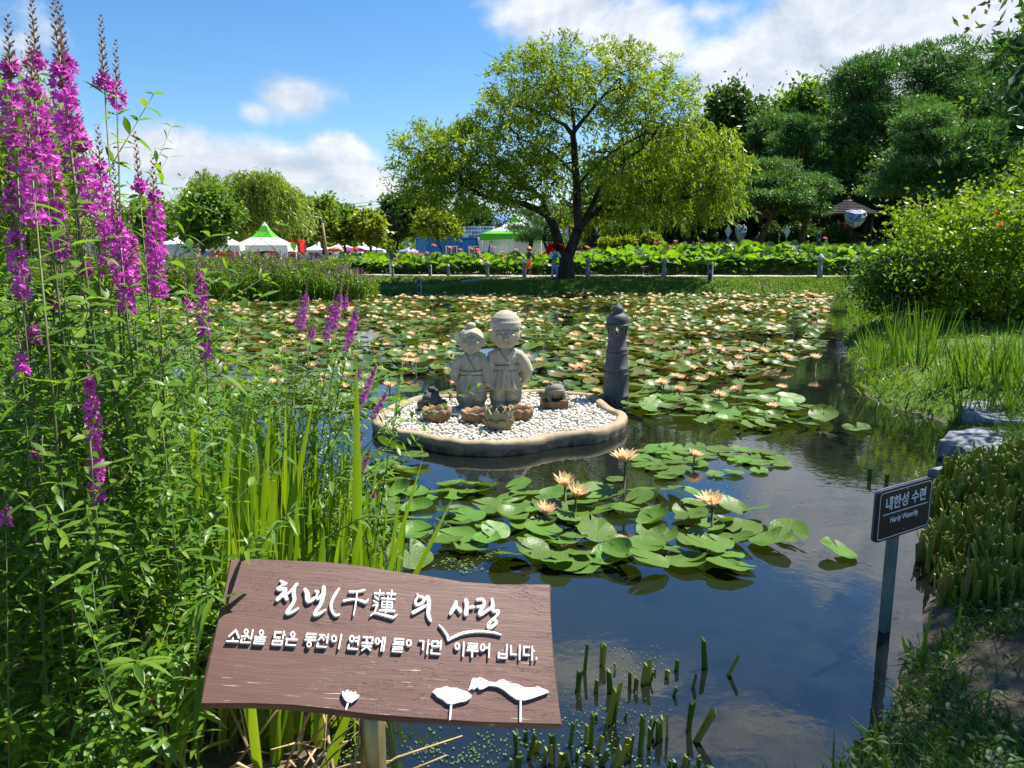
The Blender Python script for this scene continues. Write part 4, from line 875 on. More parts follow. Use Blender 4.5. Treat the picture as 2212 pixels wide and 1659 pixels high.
# people across the pond
PC = {}
def paintc(nm, c):
    k = (nm, tuple(round(q, 3) for q in c))
    if k not in PC: PC[k] = paint(nm, c)
    return PC[k]
def person(label, u, y, h, face, top, legs, pose, extra=None, hat=None, name='person', group=None, shoe=(.03, .03, .03), sleeves=True, vest=None):
    x, y, z = at_px(u, y) if not isinstance(u, tuple) else u
    r = thing(name, label, 'person', (x, y, z), face, group); k = h / 1.7
    J = dict(pel=(0, 0, .92), sp=(0, 0, 1.12), ch=(0, -.01, 1.34), nk=(0, 0, 1.48), hd=(0, -.02, 1.58), ht=(0, -.01, 1.68),
             kl=(-.11, -.03, .50), al=(-.12, 0, .09), tl=(-.13, -.15, .04), kr=(.11, -.03, .50), ar=(.12, 0, .09), tr=(.13, -.15, .04),
             sl=(-.18, 0, 1.40), el=(-.25, .02, 1.12), wl=(-.25, -.08, .88), fl=(-.25, -.11, .80), sr=(.18, 0, 1.40), er=(.25, .02, 1.12), wr=(.25, -.08, .88), fr=(.25, -.11, .80))
    J.update(pose); J = {a: np.array(q) * k for a, q in J.items()}
    names = ['pel', 'sp', 'ch', 'nk', 'hd', 'ht', 'kl', 'al', 'tl', 'kr', 'ar', 'tr', 'sl', 'el', 'wl', 'fl', 'sr', 'er', 'wr', 'fr']; ix = {a: i for i, a in enumerate(names)}
    rad = dict(pel=(.13, .10), sp=(.12, .09), ch=(.15, .10), nk=.05, hd=.095, ht=.07, kl=.062, al=.042, tl=.035, kr=.062, ar=.042, tr=.035, sl=.06, el=.042, wl=.032, fl=.028, sr=.06, er=.042, wr=.032, fr=.028)
    E = ['pel-sp', 'sp-ch', 'ch-nk', 'nk-hd', 'hd-ht', 'pel-kl', 'kl-al', 'al-tl', 'pel-kr', 'kr-ar', 'ar-tr', 'ch-sl', 'sl-el', 'el-wl', 'wl-fl', 'ch-sr', 'sr-er', 'er-wr', 'wr-fr']
    def sk(use, grow, edges):
        ii = {a: i for i, a in enumerate(use)}
        rr = [tuple(np.array(np.broadcast_to(rad[a], 2)) * k + grow * k) for a in use]
        return skin([J[a] for a in use], [tuple(ii[q] for q in e.split('-')) for e in edges if all(q in ii for q in e.split('-'))], rr)
    obj('body', withmat(sk(names, 0, E), M['skin']), r)
    tu = ['pel', 'sp', 'ch', 'sl', 'el', 'sr', 'er'] + (['wl', 'wr'] if sleeves else []); obj('top', withmat(sk(tu, .02, E), paintc('top_cloth', top)), r)
    if vest: obj('vest', withmat(sk(['pel', 'sp', 'ch', 'sl', 'sr'], .034, E), paintc('vest_cloth', vest)), r)
    obj('trousers', withmat(sk(['pel', 'kl', 'al', 'kr', 'ar'], .022, E), paintc('trouser_cloth', legs)), r)
    for a in ('l', 'r'): q = MB(); q.ell(J['t' + a] * .55 + J['a' + a] * .45 + np.array([0, 0, -.02]), (.05 * k, .13 * k, .05 * k)); q.build('shoe', paintc('shoe', shoe), r)
    q = MB(); q.ell(J['hd'] + np.array([0, .025, .03]) * k, (.105 * k, .11 * k, .115 * k)); q.build('hair', M['hair'], r)
    q = MB(); q.ell(J['hd'] + np.array([0, -.095, .0]) * k, (.016 * k, .02 * k, .022 * k))
    for e in (-1, 1): q.ell(J['hd'] + np.array([e * .10, 0, .0]) * k, (.015 * k, .025 * k, .035 * k))
    q.build('face', M['skin'], r); q = MB()
    for e in (-1, 1): q.ell(J['hd'] + np.array([e * .035, -.088, .02]) * k, (.014 * k, .01 * k, .008 * k))
    q.ell(J['hd'] + np.array([0, -.088, -.045]) * k, (.024 * k, .01 * k, .006 * k)); q.build('eyes', M['hair'], r)
    if hat: q = MB(); q.lathe([(.20 * k, 0), (.205 * k, .012), (.115 * k, .02), (.11 * k, .10 * k), (.07 * k, .13 * k), (0.001, .14 * k)], 16, tuple(J['hd'] + np.array([0, 0, .045]) * k)); q.build('hat', paint('hat_cloth', hat), r)
    return r, J, k
pw = aty(1142, 590, 37.2)
p1, J, k = person('person in orange trousers and straw hat raising a phone on the far path', 1142, 37.0, 1.36, 2.0, (.03, .03, .035), (.85, .10, .04),
    dict(kl=(-.10, -.14, .50), al=(-.10, .02, .09), tl=(-.10, -.12, .04), kr=(.10, .06, .5), ar=(.11, .22, .10), tr=(.12, .08, .04), el=(-.24, -.14, 1.16), wl=(-.10, -.38, 1.36), fl=(-.06, -.42, 1.43), er=(.24, -.14, 1.16), wr=(.10, -.38, 1.36), fr=(.06, -.42, 1.43)), hat=(.62, .38, .10), shoe=(.7, .7, .7))
q = MB(); q.box((0, -.335, 1.17), (.06, .012, .12)); ph_ = q.build('phone', M['black'], None); ph_.matrix_world = p1.matrix_basis.copy(); tag(ph_, 'phone held up by the person in orange trousers', 'phone')
p2, J, k = person('person in green vest and jeans with red umbrella beside the willow trunk', 1198, 33.9, 1.42, .15, (.62, .66, .75), (.16, .26, .42),
    dict(el=(-.30, -.10, 1.14), wl=(-.10, -.24, 1.30), fl=(-.03, -.27, 1.36), er=(.30, -.10, 1.14), wr=(.10, -.24, 1.30), fr=(.03, -.27, 1.36)), vest=(.01, .30, .26), shoe=(.05, .03, .03))
q = MB(); q.ell((-.22, -.14, .80), (.09, .06, .12)); q.build('bag', M['black'], p2)
um = thing('umbrella', 'bright red umbrella behind the head of the person in green vest', 'umbrella', tuple(np.array(p2.location) + np.array([.04, .0, 0])), 0)
q = MB(); q.lathe([(.46, 0), (.40, .12), (.26, .22), (.10, .28), (0.01, .30)], 8, smooth=False, cap=False); cn = q.build('canopy', leafmat('red_canvas', [(.75, .01, .01)], .4, .5, tint=(1, 1, 1)), um); cn.location = (0, .06, 1.27); cn.rotation_euler = (-.75, 0, 0)
q = MB(); q.tube([(0, -.2, .95), (0, .22, 1.48)], .01, 6); q.build('shaft', M['grey'], um)
person('person in pale shorts stooping over the lotus at the left path end', 843, 37.4, 1.30, 1.9, (.05, .04, .06), (.55, .52, .48), dict(sp=(0, -.08, 1.10), ch=(0, -.24, 1.27), nk=(0, -.34, 1.38), hd=(0, -.40, 1.44), ht=(0, -.44, 1.53), sl=(-.17, -.22, 1.32), sr=(.17, -.22, 1.32), el=(-.22, -.32, 1.08), er=(.22, -.32, 1.08), wl=(-.18, -.46, .90), wr=(.18, -.46, .90), fl=(-.15, -.50, .84), fr=(.15, -.50, .84)), sleeves=False)
person('person in dark jacket and mask walking on the pale entrance walk', 768, 52, 1.62, .2, (.05, .05, .06), (.06, .055, .06), dict(kl=(-.1, -.12, .5), ar=(.11, .14, .12)), hat=(.02, .02, .02))
person('person in patterned grey blouse beside the one in dark jacket', 754, 52, 1.55, .1, (.20, .17, .18), (.07, .05, .06), dict(kr=(.1, -.12, .5), al=(-.11, .14, .12)))
crowd = [(577, 61, 'person in pale grey shirt seen from behind under the green peaked tent', (.55, .53, .50), (.3, .28, .25)), (598, 61, 'person in black clothes and hat under the green peaked tent', (.02, .02, .03), (.02, .02, .03)),
         (553, 61, 'dark dressed person beside the leaning willow trunk', (.05, .04, .06), (.05, .05, .06)), (527, 61, 'person in dark coat left of the red bus under tent', (.03, .03, .04), (.04, .04, .05)), (458, 61, 'person in teal under the white tent beside the orange umbrella', (.03, .25, .30), (.05, .05, .07)),
         (660, 64, 'person in blue grey shirt standing near the parked dark car', (.25, .27, .38), (.1, .1, .12)), (722, 66, 'person in lilac shirt near the wooden lamp pole', (.35, .28, .42), (.1, .09, .1)), (790, 74, 'person in violet shirt under the yellow green tree', (.22, .14, .30), (.05, .05, .06)), (813, 72, 'person in pink top at the right of the yellow green tree', (.55, .25, .32), (.2, .2, .22)),
         (1162, 59, 'person in black standing inside the green and white tent', (.02, .02, .025), (.02, .02, .025)), (1797, 50, 'person in navy top sitting inside the pavilion', (.03, .04, .08), (.3, .3, .32)), (1812, 50.2, 'person in red top sitting inside the pavilion', (.35, .05, .04), (.05, .05, .06))]
SIT = dict(kl=(-.12, -.42, .90), al=(-.12, -.44, .50), tl=(-.12, -.56, .46), kr=(.12, -.42, .90), ar=(.12, -.44, .50), tr=(.12, -.56, .46))
for i, (u, y, lb, c1, c2) in enumerate(crowd):
    sit = 'sitting' in lb; a = at_px(u, y); pos = a if not sit else (a[0], a[1] - .6, pz - .05)
    person(lb, pos, y, 1.6, random.Random(i).uniform(-1, 1) + (pi if i == 0 else 0), c1, c2, SIT if sit else {}, hat=(.02, .02, .02) if i == 1 else None)
ou = thing('umbrella', 'orange umbrella in front of the yellow bus at the left', 'umbrella', tuple(np.array(at_px(468, 60)) + np.array([0, 0, -.35])), 0)
q = MB(); q.lathe([(.78, 1.3), (.70, 1.55), (.45, 1.75), (.15, 1.86), (.01, 1.9)], 10, smooth=False, cap=False); q.build('canopy', leafmat('orange_canvas', [(.85, .14, .04)], .4, .5, tint=(1, 1, 1)), ou); q = MB(); q.tube([(0, 0, .9), (0, 0, 1.95)], .015, 6); q.build('shaft', M['grey'], ou)
bn = thing('banner', 'white cloth banner with dark lettering on a frame under the left white tent', 'banner', at_px(392, 53.5), 0)
q = MB(); q.box((0, 0, 1.35), (2.0, .03, 1.3)); q.build('cloth', M['sheet'], bn)
for s_ in (-1, 1): q = MB(); q.tube([(s_ * 1.02, 0, 0), (s_ * 1.02, 0, 2.1)], .03, 6); q.build('post', M['grey'], bn)
bn = thing('banner', 'blue and white feather banner beside the orange umbrella', 'banner', at_px(443, 62), 0)
q = MB(); q.box((.25, 0, 1.35), (.6, .03, 1.8)); q.build('cloth', paint('light_blue_cloth', (.12, .35, .75)), bn); q = MB(); q.tube([(-.08, 0, 0), (-.08, 0, 2.4)], .03, 6); q.build('post', M['grey'], bn)
bn = thing('banner', 'white banner with blue lettering hanging at the right leg of the peaked tent', 'banner', at_px(610, 61), 0)
q = MB(); q.box((0, 0, 1.6), (.85, .03, 1.4)); q.build('cloth', paint('pale_blue_cloth', (.55, .66, .85)), bn); q = MB(); q.tube([(0, .02, 2.3), (0, .02, 0)], .03, 6); q.build('post', M['grey'], bn)
for i, (u, y, s_, lb, c1) in enumerate([(770, 82, 1, 'red parasol over a market table below the green trees', (.6, .03, .05)), (724, 80, 1, 'orange market parasol by the wooden lamp pole', (.75, .25, .05)), (752, 84, 1, 'blue market parasol below the green trees', (.08, .12, .5))]):
    o_ = thing('parasol', lb, 'parasol', at_px(u, y), 0); q = MB(); q.lathe([(1.3, 1.55), (.7, 1.8), (.02, 2.0)], 8, smooth=False, cap=False); q.build('canopy', leafmat('parasol_canvas', [c1], .4, .5, tint=(1, 1, 1)), o_); q = MB(); q.tube([(0, 0, 0), (0, 0, 2.0)], .03, 6); q.build('pole', M['grey'], o_)
# wooden lamp pole and power line
lp = thing('street_lamp', 'wooden lamp pole with a grey lamp arm left of the yellow green tree', 'street lamp', at_px(699, 66), 0)
q = MB(); q.tube([(.35, 0, 0), (.0, 0, 3.9)], [.15, .12], 8); q.build('pole', paint('old_wood', (.20, .13, .08)), lp); q = MB(); q.tube([(0, 0, 3.9), (-.1, 0, 4.3), (-.45, 0, 4.4)], .06, 6); q.build('arm', M['grey'], lp); q = MB(); q.ell((-.6, 0, 4.38), (.32, .14, .08)); q.build('lamp', M['grey'], lp)
for i, (vv, lb) in enumerate([(436, 'upper power line in the sky left of the willow'), (443, 'lower power line in the sky left of the willow')]):
    p0 = aty(690, vv + 8, 95); p1_ = aty(1130, vv - 62, 95); t_ = np.linspace(0, 1, 16)[:, None]; pp = p0 + (p1_ - p0) * t_; pp[:, 2] -= np.sin(t_[:, 0] * pi) * .8
    q = MB(); q.tube(pp, .022, 5); tag(q.build('power_line', M['black']), lb, 'cable')

# bollards
def lamp_bollard(root_=None):
    t_ = thing('bollard_lamp', 'x', 'bollard', (0, 0, 0), 0, 'grey stone lamp bollards along the far path')
    q = MB(); q.lathe([(.13, -.1), (.125, .1), (.105, .45), (.095, .72)], 8, smooth=False); q.build('post', M['stone_b'], t_)
    q = MB(); q.lathe([(.10, .72), (.155, .77), (.16, .84), (.12, .86), (.11, .89), (.06, .95), (.0, .985)], 16); q.build('lamp_head', M['stone_l'], t_)
    q = MB(); q.box((.02, -.118, .42), (.05, .02, .16)); q.build('plate', M['white'], t_); return t_
M['stone_b'] = pmat('grey_stone', (.17, .20, .22), (.23, .26, .28), 9, .8, .3, .3, 60); M['stone_l'] = pmat('light_grey_metal', (.28, .31, .33), None, rough=.5)
lb0 = lamp_bollard(); first = True
for u, vt, vb_, lb in [(1773, 543, 594, 'tall grey lamp bollard near the yellow green shrub, rightmost of its row'), (1435, 556, 599, 'grey lamp bollard before the lotus, between dark flat bollard and willow'), (1270, 557, 599, 'grey lamp bollard just right of the willow trunk'),
                       (1133, 561, 599, 'grey lamp bollard in front of the person in orange trousers'), (1053, 561, 594, 'grey lamp bollard left of the path fork'), (968, 567, 593, 'grey lamp bollard left of the small flat bollard, below the container'), (847.5, 568, 595, 'grey lamp bollard beside the stooping person')]:
    y = 34.9 if vb_ > 596 else 35.6
    if u == 1773: y = 34.0
    x = aty(u, 560, y)[0]; z = hz(x, y); s_ = (vb_ - vt) * y * 1.0 / FPX / .985
    if first: lb0.location = (x, y, z); lb0.scale = (s_,) * 3; lb0['label'] = lb; first = False
    else: dup(lb0, (x, y, z), (0, 0, u * .01), s_, lb)
M['stone_d'] = pmat('dark_bollard', (.06, .07, .085), (.10, .115, .13), 6, .5, .4)
def flat_bollard():
    t_ = thing('flat_bollard', 'x', 'bollard', (0, 0, 0), 0, 'flat round topped bollards by the pond')
    a = np.linspace(0, pi, 10); pr = [(.09, -.15), (.09, .68)] + [(.09 * cos(q), .70 + .09 * sin(q)) for q in a] + [(-.09, .68), (-.09, -.15)]
    q = MB(); q.prism(pr, (0, 0, 0), (1, 0, 0), (0, 0, 1), (0, 1, 0), -.07, .07); q.build('post', M['stone_l'], t_)
    q = MB(); q.box((0, -.074, .38), (.11, .012, .62)); q.build('panel', M['black'], t_); q = MB(); q.box((.01, -.083, .42), (.03, .008, .12)); q.build('plate', M['white'], t_); return t_
fb = flat_bollard(); first = True
for u, vt, vb_, y, lb in [(1536, 563, 607, 33.2, 'dark flat bollard on the far bank beside the path, right of the lamp bollards'), (905, 597, 631, 31.0, 'dark flat bollard at the edge of the side path near the reeds'), (929, 570, 595, 36.0, 'small flat bollard on the path before the blue container'), (1766, 496, 530, 46, 'flat stone bollard on the terrace below the pavilion')]:
    x = aty(u, 560, y)[0]; z = hz(x, y); s_ = (vb_ - vt) * y / FPX / .80
    if first: fb.location = (x, y, z); fb.scale = (s_,) * 3; fb['label'] = lb; fb.rotation_euler = (0, 0, -.5); first = False
    else: dup(fb, (x, y, z), (0, 0, -.3), s_, lb)
for u, y, w_, lb in [(1145, 34.6, .2, 'small dark plant sign on a stake by the path fork'), (1390, 37.0, .32, 'small dark plant sign in front of the lotus right of the willow')]:
    x = aty(u, 560, y)[0]; t_ = thing('plant_sign', lb, 'sign', (x, y, hz(x, y)), 0); q = MB(); q.box((0, 0, .40), (w_, .02, w_ * .75)); q.build('plate', M['wood_d'], t_); q = MB(); q.box((0, .0, .12), (.025, .018, .40)); q.build('stake', M['grey'], t_); q = MB(); q.box((0, -.012, .42), (w_ * .7, .004, .03)); q.build('inscription', M['white'], t_)
# stone lantern left of container
sl_ = thing('stone_lantern', 'stone lantern with wide cap left of the blue container', 'lantern', at_px(884, 50), 0)
q = MB(); q.lathe([(.5, 0), (.5, .35), (.26, .42), (.26, .8), (.48, .95)], 8, smooth=False); q.build('base', M['stone_l'], sl_); q = MB(); q.lathe([(.36, .95), (.36, 1.35)], 6, smooth=False); q.build('light_box', M['stone_b'], sl_); q = MB(); q.lathe([(.80, 1.35), (.74, 1.46), (.32, 1.66), (.16, 1.74), (.16, 1.86), (.1, 2.0), (0.01, 2.08)], 8, smooth=False); q.build('cap', M['stone_l'], sl_)
# faceted hearts, diamonds, heart lanterns, white hand sculpture
def heart_r(a): return None
def heart(name, label, c, sc, mats, leg, seed, rz=0):
    t_ = thing(name, label, 'sculpture', c, rz); rgx = np.random.default_rng(seed); nr, ns = 6, 10; V = []
    for i in range(nr + 1):
        th = pi * i / nr
        for k in range(ns):
            a = 2 * pi * k / ns; x = sin(th) * cos(a); y = sin(th) * sin(a); z = -cos(th)
            zz = z + .42 * abs(x) ** 1.1 - .12; xx = x * (1.0 if z > -.2 else 1 - .16 * (-.2 - z)); V.append((xx * sc[0], y * sc[1], zz * sc[2] + leg + sc[2]))
    f = [(i * ns + k, i * ns + (k + 1) % ns, (i + 1) * ns + (k + 1) % ns, (i + 1) * ns + k) for i in range(nr) for k in range(ns)]
    tri = []
    for q in f: tri += [(q[0], q[1], q[2]), (q[0], q[2], q[3])]
    b_ = MB()
    for k_, q in enumerate(tri): b_.add(np.array(V)[list(q)], [(0, 1, 2)], int(rgx.integers(len(mats))), False)
    b_.build('facets', mats, t_)
    fr = MB(); Va = np.array(V)
    for q in f:
        for a_, b2 in ((0, 1), (0, 3), (0, 2)):
            if np.linalg.norm(Va[q[a_]] - Va[q[b2]]) > .02: fr.tube([Va[q[a_]] * 1.0, Va[q[b2]]], .011, 4, cap=False)
    fr.build('frame', M['white'], t_); st_ = MB(); st_.tube([(0, 0, 0), (0, 0, leg + .25)], .05, 6); st_.build('stand', M['white'], t_); return t_
mir = [pmat('mirror_blue', (.10, .30, .72), None, rough=.3, metal=.35), pmat('mirror_violet', (.16, .17, .62), None, rough=.3, metal=.35), pmat('mirror_pale', (.55, .68, .85), None, rough=.3, metal=.4), pmat('mirror_deep', (.03, .10, .42), None, rough=.3, metal=.3), pmat('mirror_peach', (.75, .55, .42), None, rough=.2, metal=.6)]
x, y, z = at_px(1842, 46.5); heart('heart_sculpture', 'large wide faceted blue mirrored heart beside the pavilion', (x, y, 1.75 + (545 - 492) * 46.5 / FPX), (.68, .42, .52), mir[:4], .0, 3)
x, y, z = at_px(1598, 47); heart('heart_sculpture', 'tall faceted mirrored heart standing behind the lotus left of the pavilion', (x, y, z), (.36, .30, .50), mir, .45, 4)
for i, (u, v, y, lb) in enumerate([(1637, 452, 48, 'heart shaped white lantern hanging in front of a pine trunk'), (1594, 433, 46, 'pale heart lantern hung in the garden pine left of the pavilion'), (1496, 432, 47, 'white heart lantern hanging under the right edge of the willow crown'), (1324, 483, 50, 'pale heart lantern hanging right of the willow trunk')]):
    p_ = aty(u, v, y); t_ = thing('heart_lantern', lb, 'lantern', p_, .3); a = np.linspace(0, 2 * pi, 26, endpoint=False); hp = np.column_stack([.24 * np.sin(a) ** 3, .20 * np.cos(a) - .075 * np.cos(2 * a) - .03 * np.cos(3 * a)])
    q = MB(); q.prism(hp, (0, 0, 0), (1, 0, 0), (0, 0, 1), (0, 1, 0), -.07, .07); q.build('shade', M['tent_w'], t_); q = MB(); q.tube([(0, 0, .1), (.1, .1, 1.3)], .008, 4); q.build('cord', M['black'], t_)
for u, y, lb in [(1697, 46.3, 'white diamond panel on a thin stake on the terrace lawn'), (1571, 46.3, 'small white diamond panel on a stake left of the upright heart')]:
    p_ = at_px(u, y); t_ = thing('diamond_sign', lb, 'sign', p_, .2); q = MB(); q.prism([(-.22, 0), (0, -.40), (.22, 0), (0, .40)], (0, 0, 1.0), (1, 0, 0), (0, 0, 1), (0, 1, 0), -.03, .03); q.build('panel', paint('pale_panel', (.62, .68, .68)), t_); q = MB(); q.tube([(0, 0, -.1), (0, 0, .65)], .02, 6); q.build('stake', M['white'], t_)
p_ = at_px(1460, 47.5); t_ = thing('hand_sculpture', 'white sculpture of two raised hands above the dark shrubs', 'sculpture', (p_[0], p_[1], p_[2] + .7), 0)
for s_ in (-1, 1):
    q = MB(); q.tube([(s_ * .10, 0, -.7), (s_ * .13, 0, .3), (s_ * .24, 0, .75)], [.13, .10, .09], 8)
    for k in range(4): q.tube([(s_ * (.19 + .04 * k), -.03 + .03 * k, .72), (s_ * (.30 + .09 * k), -.03 + .03 * k, 1.25 - .06 * abs(k - 1.5))], [.04, .022], 6)
    q.tube([(s_ * .17, -.02, .62), (s_ * .08, -.05, .95)], [.04, .025], 6); q.build('hand', M['white'], t_)
# terrace stones
for i in range(9):
    u = 1425 + i * 47; x = aty(u, 545, 44.9)[0]; rock('terrace_stone', 'flat brown grey boulder in the low wall along the terrace behind the lotus', (x, 44.9, hz(x, 44.5) - .1), (.62, .35, 1.0 + .15 * (i % 3)), .1 * (i % 4), 40 + i, pmat('terrace_rock', (.13, .11, .09), (.25, .22, .19), 4, .9, .2, .8, 12) if i == 0 else bpy.data.materials['terrace_rock'], group='boulders of the terrace wall')
# ------------------------------------------------------------------ lotus bed and reed bed on the far bank
def lotus_leaf_mb(seed, rim=.26):
    rg = np.random.default_rng(seed); m = MB(); ns, rr = 18, [0.02, .12, .2, rim]; V = []; a = np.linspace(0, 2 * pi, ns, endpoint=False); ph = rg.uniform(0, 6, 3)
    for r in rr: V.append(np.column_stack([r * np.cos(a), r * np.sin(a) * .94, .30 * r * r / rim + (r / rim) ** 2 * (.045 * np.sin(3 * a + ph[0]) + .03 * np.sin(5 * a + ph[1]) + .012 * np.sin(a * 9))]))
    f = [(i * ns + k, i * ns + (k + 1) % ns, (i + 1) * ns + (k + 1) % ns, (i + 1) * ns + k) for i in range(3) for k in range(ns)] + [tuple(range(ns - 1, -1, -1))]
    return np.concatenate(V), f
LL = [lotus_leaf_mb(s_) for s_ in range(5)]
def lotus_spot(rg, n):
    x = rg.uniform(-9.5, 21, n); y = 37.6 + rg.uniform(0, 1, n) ** 1.25 * 7.0
    yc = np.interp(x, [-8, -5, 0, 5, 11, 17, 24], [38.2, 37, 36.3, 36.4, 36.2, 35.6, 35]); y = np.maximum(y - 37.6, .15) + yc + .9
    return x, y
rg = np.random.default_rng(200); N = 2300; x, y = lotus_spot(rg, N); od = np.argsort(y); x, y = x[od], y[od]
x, y = np.r_[x, rg.uniform(-9, 20, 420)], np.r_[y, np.zeros(420)]
yc = np.interp(x, [-8, -5, 0, 5, 11, 17, 24], [38.2, 37, 36.3, 36.4, 36.2, 35.6, 35]); y = np.where(y == 0, yc + rg.uniform(.85, 1.2, len(x)), y)
od = np.argsort(y); x, y, yc = x[od], y[od], yc[od]; N = len(x)
dep = np.clip((y - yc - .8) / 2.2, 0, 1); hh = .12 + (.62 + .60 * dep) * rg.uniform(.10, 1.12, N) ** .8; hh = .1 + (hh - .1) * (.62 + .38 * sstep(2, 9, x)); sc = rg.uniform(.75, 1.35, N); zb = hgt(x, y)
protos = []
for k in range(5):
    t_ = thing('lotus_plant', 'x', 'lotus', (0, 0, 0)); m = MB(); m.add(*LL[k]); lf = m.build('leaf', M['lotus_b' if k == 4 else 'lotus'], t_); lf.location = (0, 0, 1); lf.rotation_euler = (.35 * (k % 3 - .6), .3 * ((k + 1) % 3 - 1), 0)
    m = MB(); m.tube([(.03, 0, -.1), (.0, .02, .5), (0, 0, 1)], .013, 5); m.build('stalk', M['stem'], t_); protos.append(t_)
NI = 240; used = [False] * 5; zones = [(-99, -3.2, 'round lotus leaf in the left part of the bed, by the container'), (-3.2, 1.9, 'round lotus leaf left of the willow trunk, behind the path'), (1.9, 7, 'round lotus leaf just right of the willow trunk'), (7, 99, 'round lotus leaf at the right of the bed, below the terrace')]
for i in range(NI):
    k = int(rg.integers(5)); lb = next(q[2] for q in zones if q[0] <= x[i] < q[1]); lb = ('bluish ' if k == 4 else '') + lb
    o_ = protos[k] if not used[k] else dup(protos[k]); used[k] = True
    o_.location = (x[i], y[i], zb[i] - hh[i] * 0 + hh[i] - 1); o_.rotation_euler = (rg.normal(.0, .10), rg.normal(0, .10), rg.uniform(0, 6.28)); o_.scale = (sc[i], sc[i], 1); o_['label'] = lb; o_['group'] = 'lotus leaves at the front of the bed: ' + lb
m = MB()
for i in range(NI, N):
    V, f = LL[int(rg.integers(5))]; q = Matrix.Rotation(rg.uniform(0, 6.28), 3, 'Z') @ Matrix.Rotation(rg.normal(.25, .5), 3, 'X') @ Matrix.Rotation(rg.normal(0, .45), 3, 'Y')
    m.add(V @ np.array(q).T * sc[i] + np.array([x[i], y[i], zb[i] + hh[i]]), f, 1 if rg.uniform() < .22 else 0)
    m.tube([(x[i], y[i], zb[i] - .1), (x[i], y[i], zb[i] + hh[i])], .013, 4, 2, False)
tag(m.build('lotus_leaves', [M['lotus'], M['lotus_b'], M['stem']]), kind='stuff')
def petals(m, rg, whorls, c0, c1):
    for (n, L, W, el, r0, cup) in whorls:
        a = np.linspace(0, 2 * pi, n, endpoint=False) + rg.uniform(0, 6) + rg.normal(0, .06, n); e = el + rg.normal(0, .06, n)
        D = np.column_stack([np.cos(a) * np.cos(e), np.sin(a) * np.cos(e), np.sin(e)]); U = np.column_stack([-np.cos(a) * np.sin(e), -np.sin(a) * np.sin(e), np.cos(e)])
        P = np.column_stack([np.cos(a) * r0, np.sin(a) * r0, np.zeros(n)]); k0 = m.n
        m.lance(P, D, U, L * rg.uniform(.92, 1.06, n), W, -cup, prof=(.35, .85, 1, .72, .05), fold=.45)
        t_ = np.tile(np.repeat(np.linspace(0, 1, 5), 3), n)[:, None]; m.C[-1] = np.hstack([np.array(c0[min(len(c0) - 1, 0)]) * (1 - t_) + np.array(c1) * t_, np.ones((len(t_), 1))]); m.usec = True
lf0 = thing('lotus_flower', 'x', 'lotus flower', (0, 0, 0), 0, 'pink lotus flowers above the bed'); rg = np.random.default_rng(210)
m = MB(); petals(m, rg, [(8, .16, .08, .25, .02, .25), (7, .15, .075, .75, .015, .15), (5, .12, .06, 1.1, .01, .1)], [(.80, .48, .50)], (.80, .16, .30)); fl_ = m.build('petals', M['petal'], lf0); fl_.location = (0, 0, 1.0)
m = MB(); m.lathe([(.02, 0), (.045, .05), (.04, .06), (0, .062)], 10); sd_ = m.build('seed_head', pmat('lotus_seed', (.5, .45, .05), None), lf0); sd_.location = (0, 0, 1.0)
m = MB(); m.tube([(0, 0, -.1), (.02, .01, .5), (0, 0, 1)], .012, 5); m.build('stalk', M['stem'], lf0)
LF = [(1770, 515, 41), (1770, 560, 38.2), (1730, 562, 39), (1587, 527, 42), (1590, 545, 40), (1560, 540, 40), (1545, 530, 43), (1542, 555, 39), (1502, 520, 44), (1466, 522, 44), (1424, 524, 44), (1406, 524, 44.4), (1440, 535, 42), (1415, 566, 38), (1390, 545, 41), (1283, 542, 41), (1259, 545, 40.5), (1255, 533, 43), (1234, 546, 41), (1215, 540, 43), (1165, 546, 41.5), (1105, 540, 43), (1098, 544, 42), (1056, 535, 43.5), (1010, 537, 43), (1020, 539, 43), (990, 540, 43), (960, 534, 44), (953, 549, 41), (940, 549, 41), (911, 545, 42), (900, 552, 40), (880, 546, 43), (868, 552, 42), (858, 558, 40.5), (845, 552, 42), (870, 548, 43), (1028, 546, 41.5), (1049, 552, 40), (1036, 555, 39.5), (1083, 557, 39), (975, 576, 37.9), (850, 575, 37.9), (890, 548, 42.5), (926, 530, 44.3), (1010, 550, 41), (1610, 560, 39), (1688, 566, 38), (1495, 568, 38), (1345, 560, 39)]
first = True
for i, (u, v, yy_) in enumerate(LF):
    p_ = aty(u, v, yy_); z0 = hz(p_[0], p_[1]); h_ = max(.35, p_[2] - z0); lb = ('pink lotus flower at the left end of the bed by the container', 'pink lotus flower between container and willow trunk', 'pink lotus flower right of the willow trunk', 'pink lotus flower below the hearts at the right of the bed')[int(np.digitize(u, [950, 1200, 1450]))]
    o_ = lf0 if first else dup(lf0); first = False; s_ = .8 + .3 * ((i * 37) % 10) / 10; o_.location = (p_[0], p_[1], z0 - 1 + h_); o_.rotation_euler = (.3 * sin(i), .3 * cos(i * 2), i); o_.scale = (s_, s_, 1); o_['label'] = lb; o_['group'] = lb
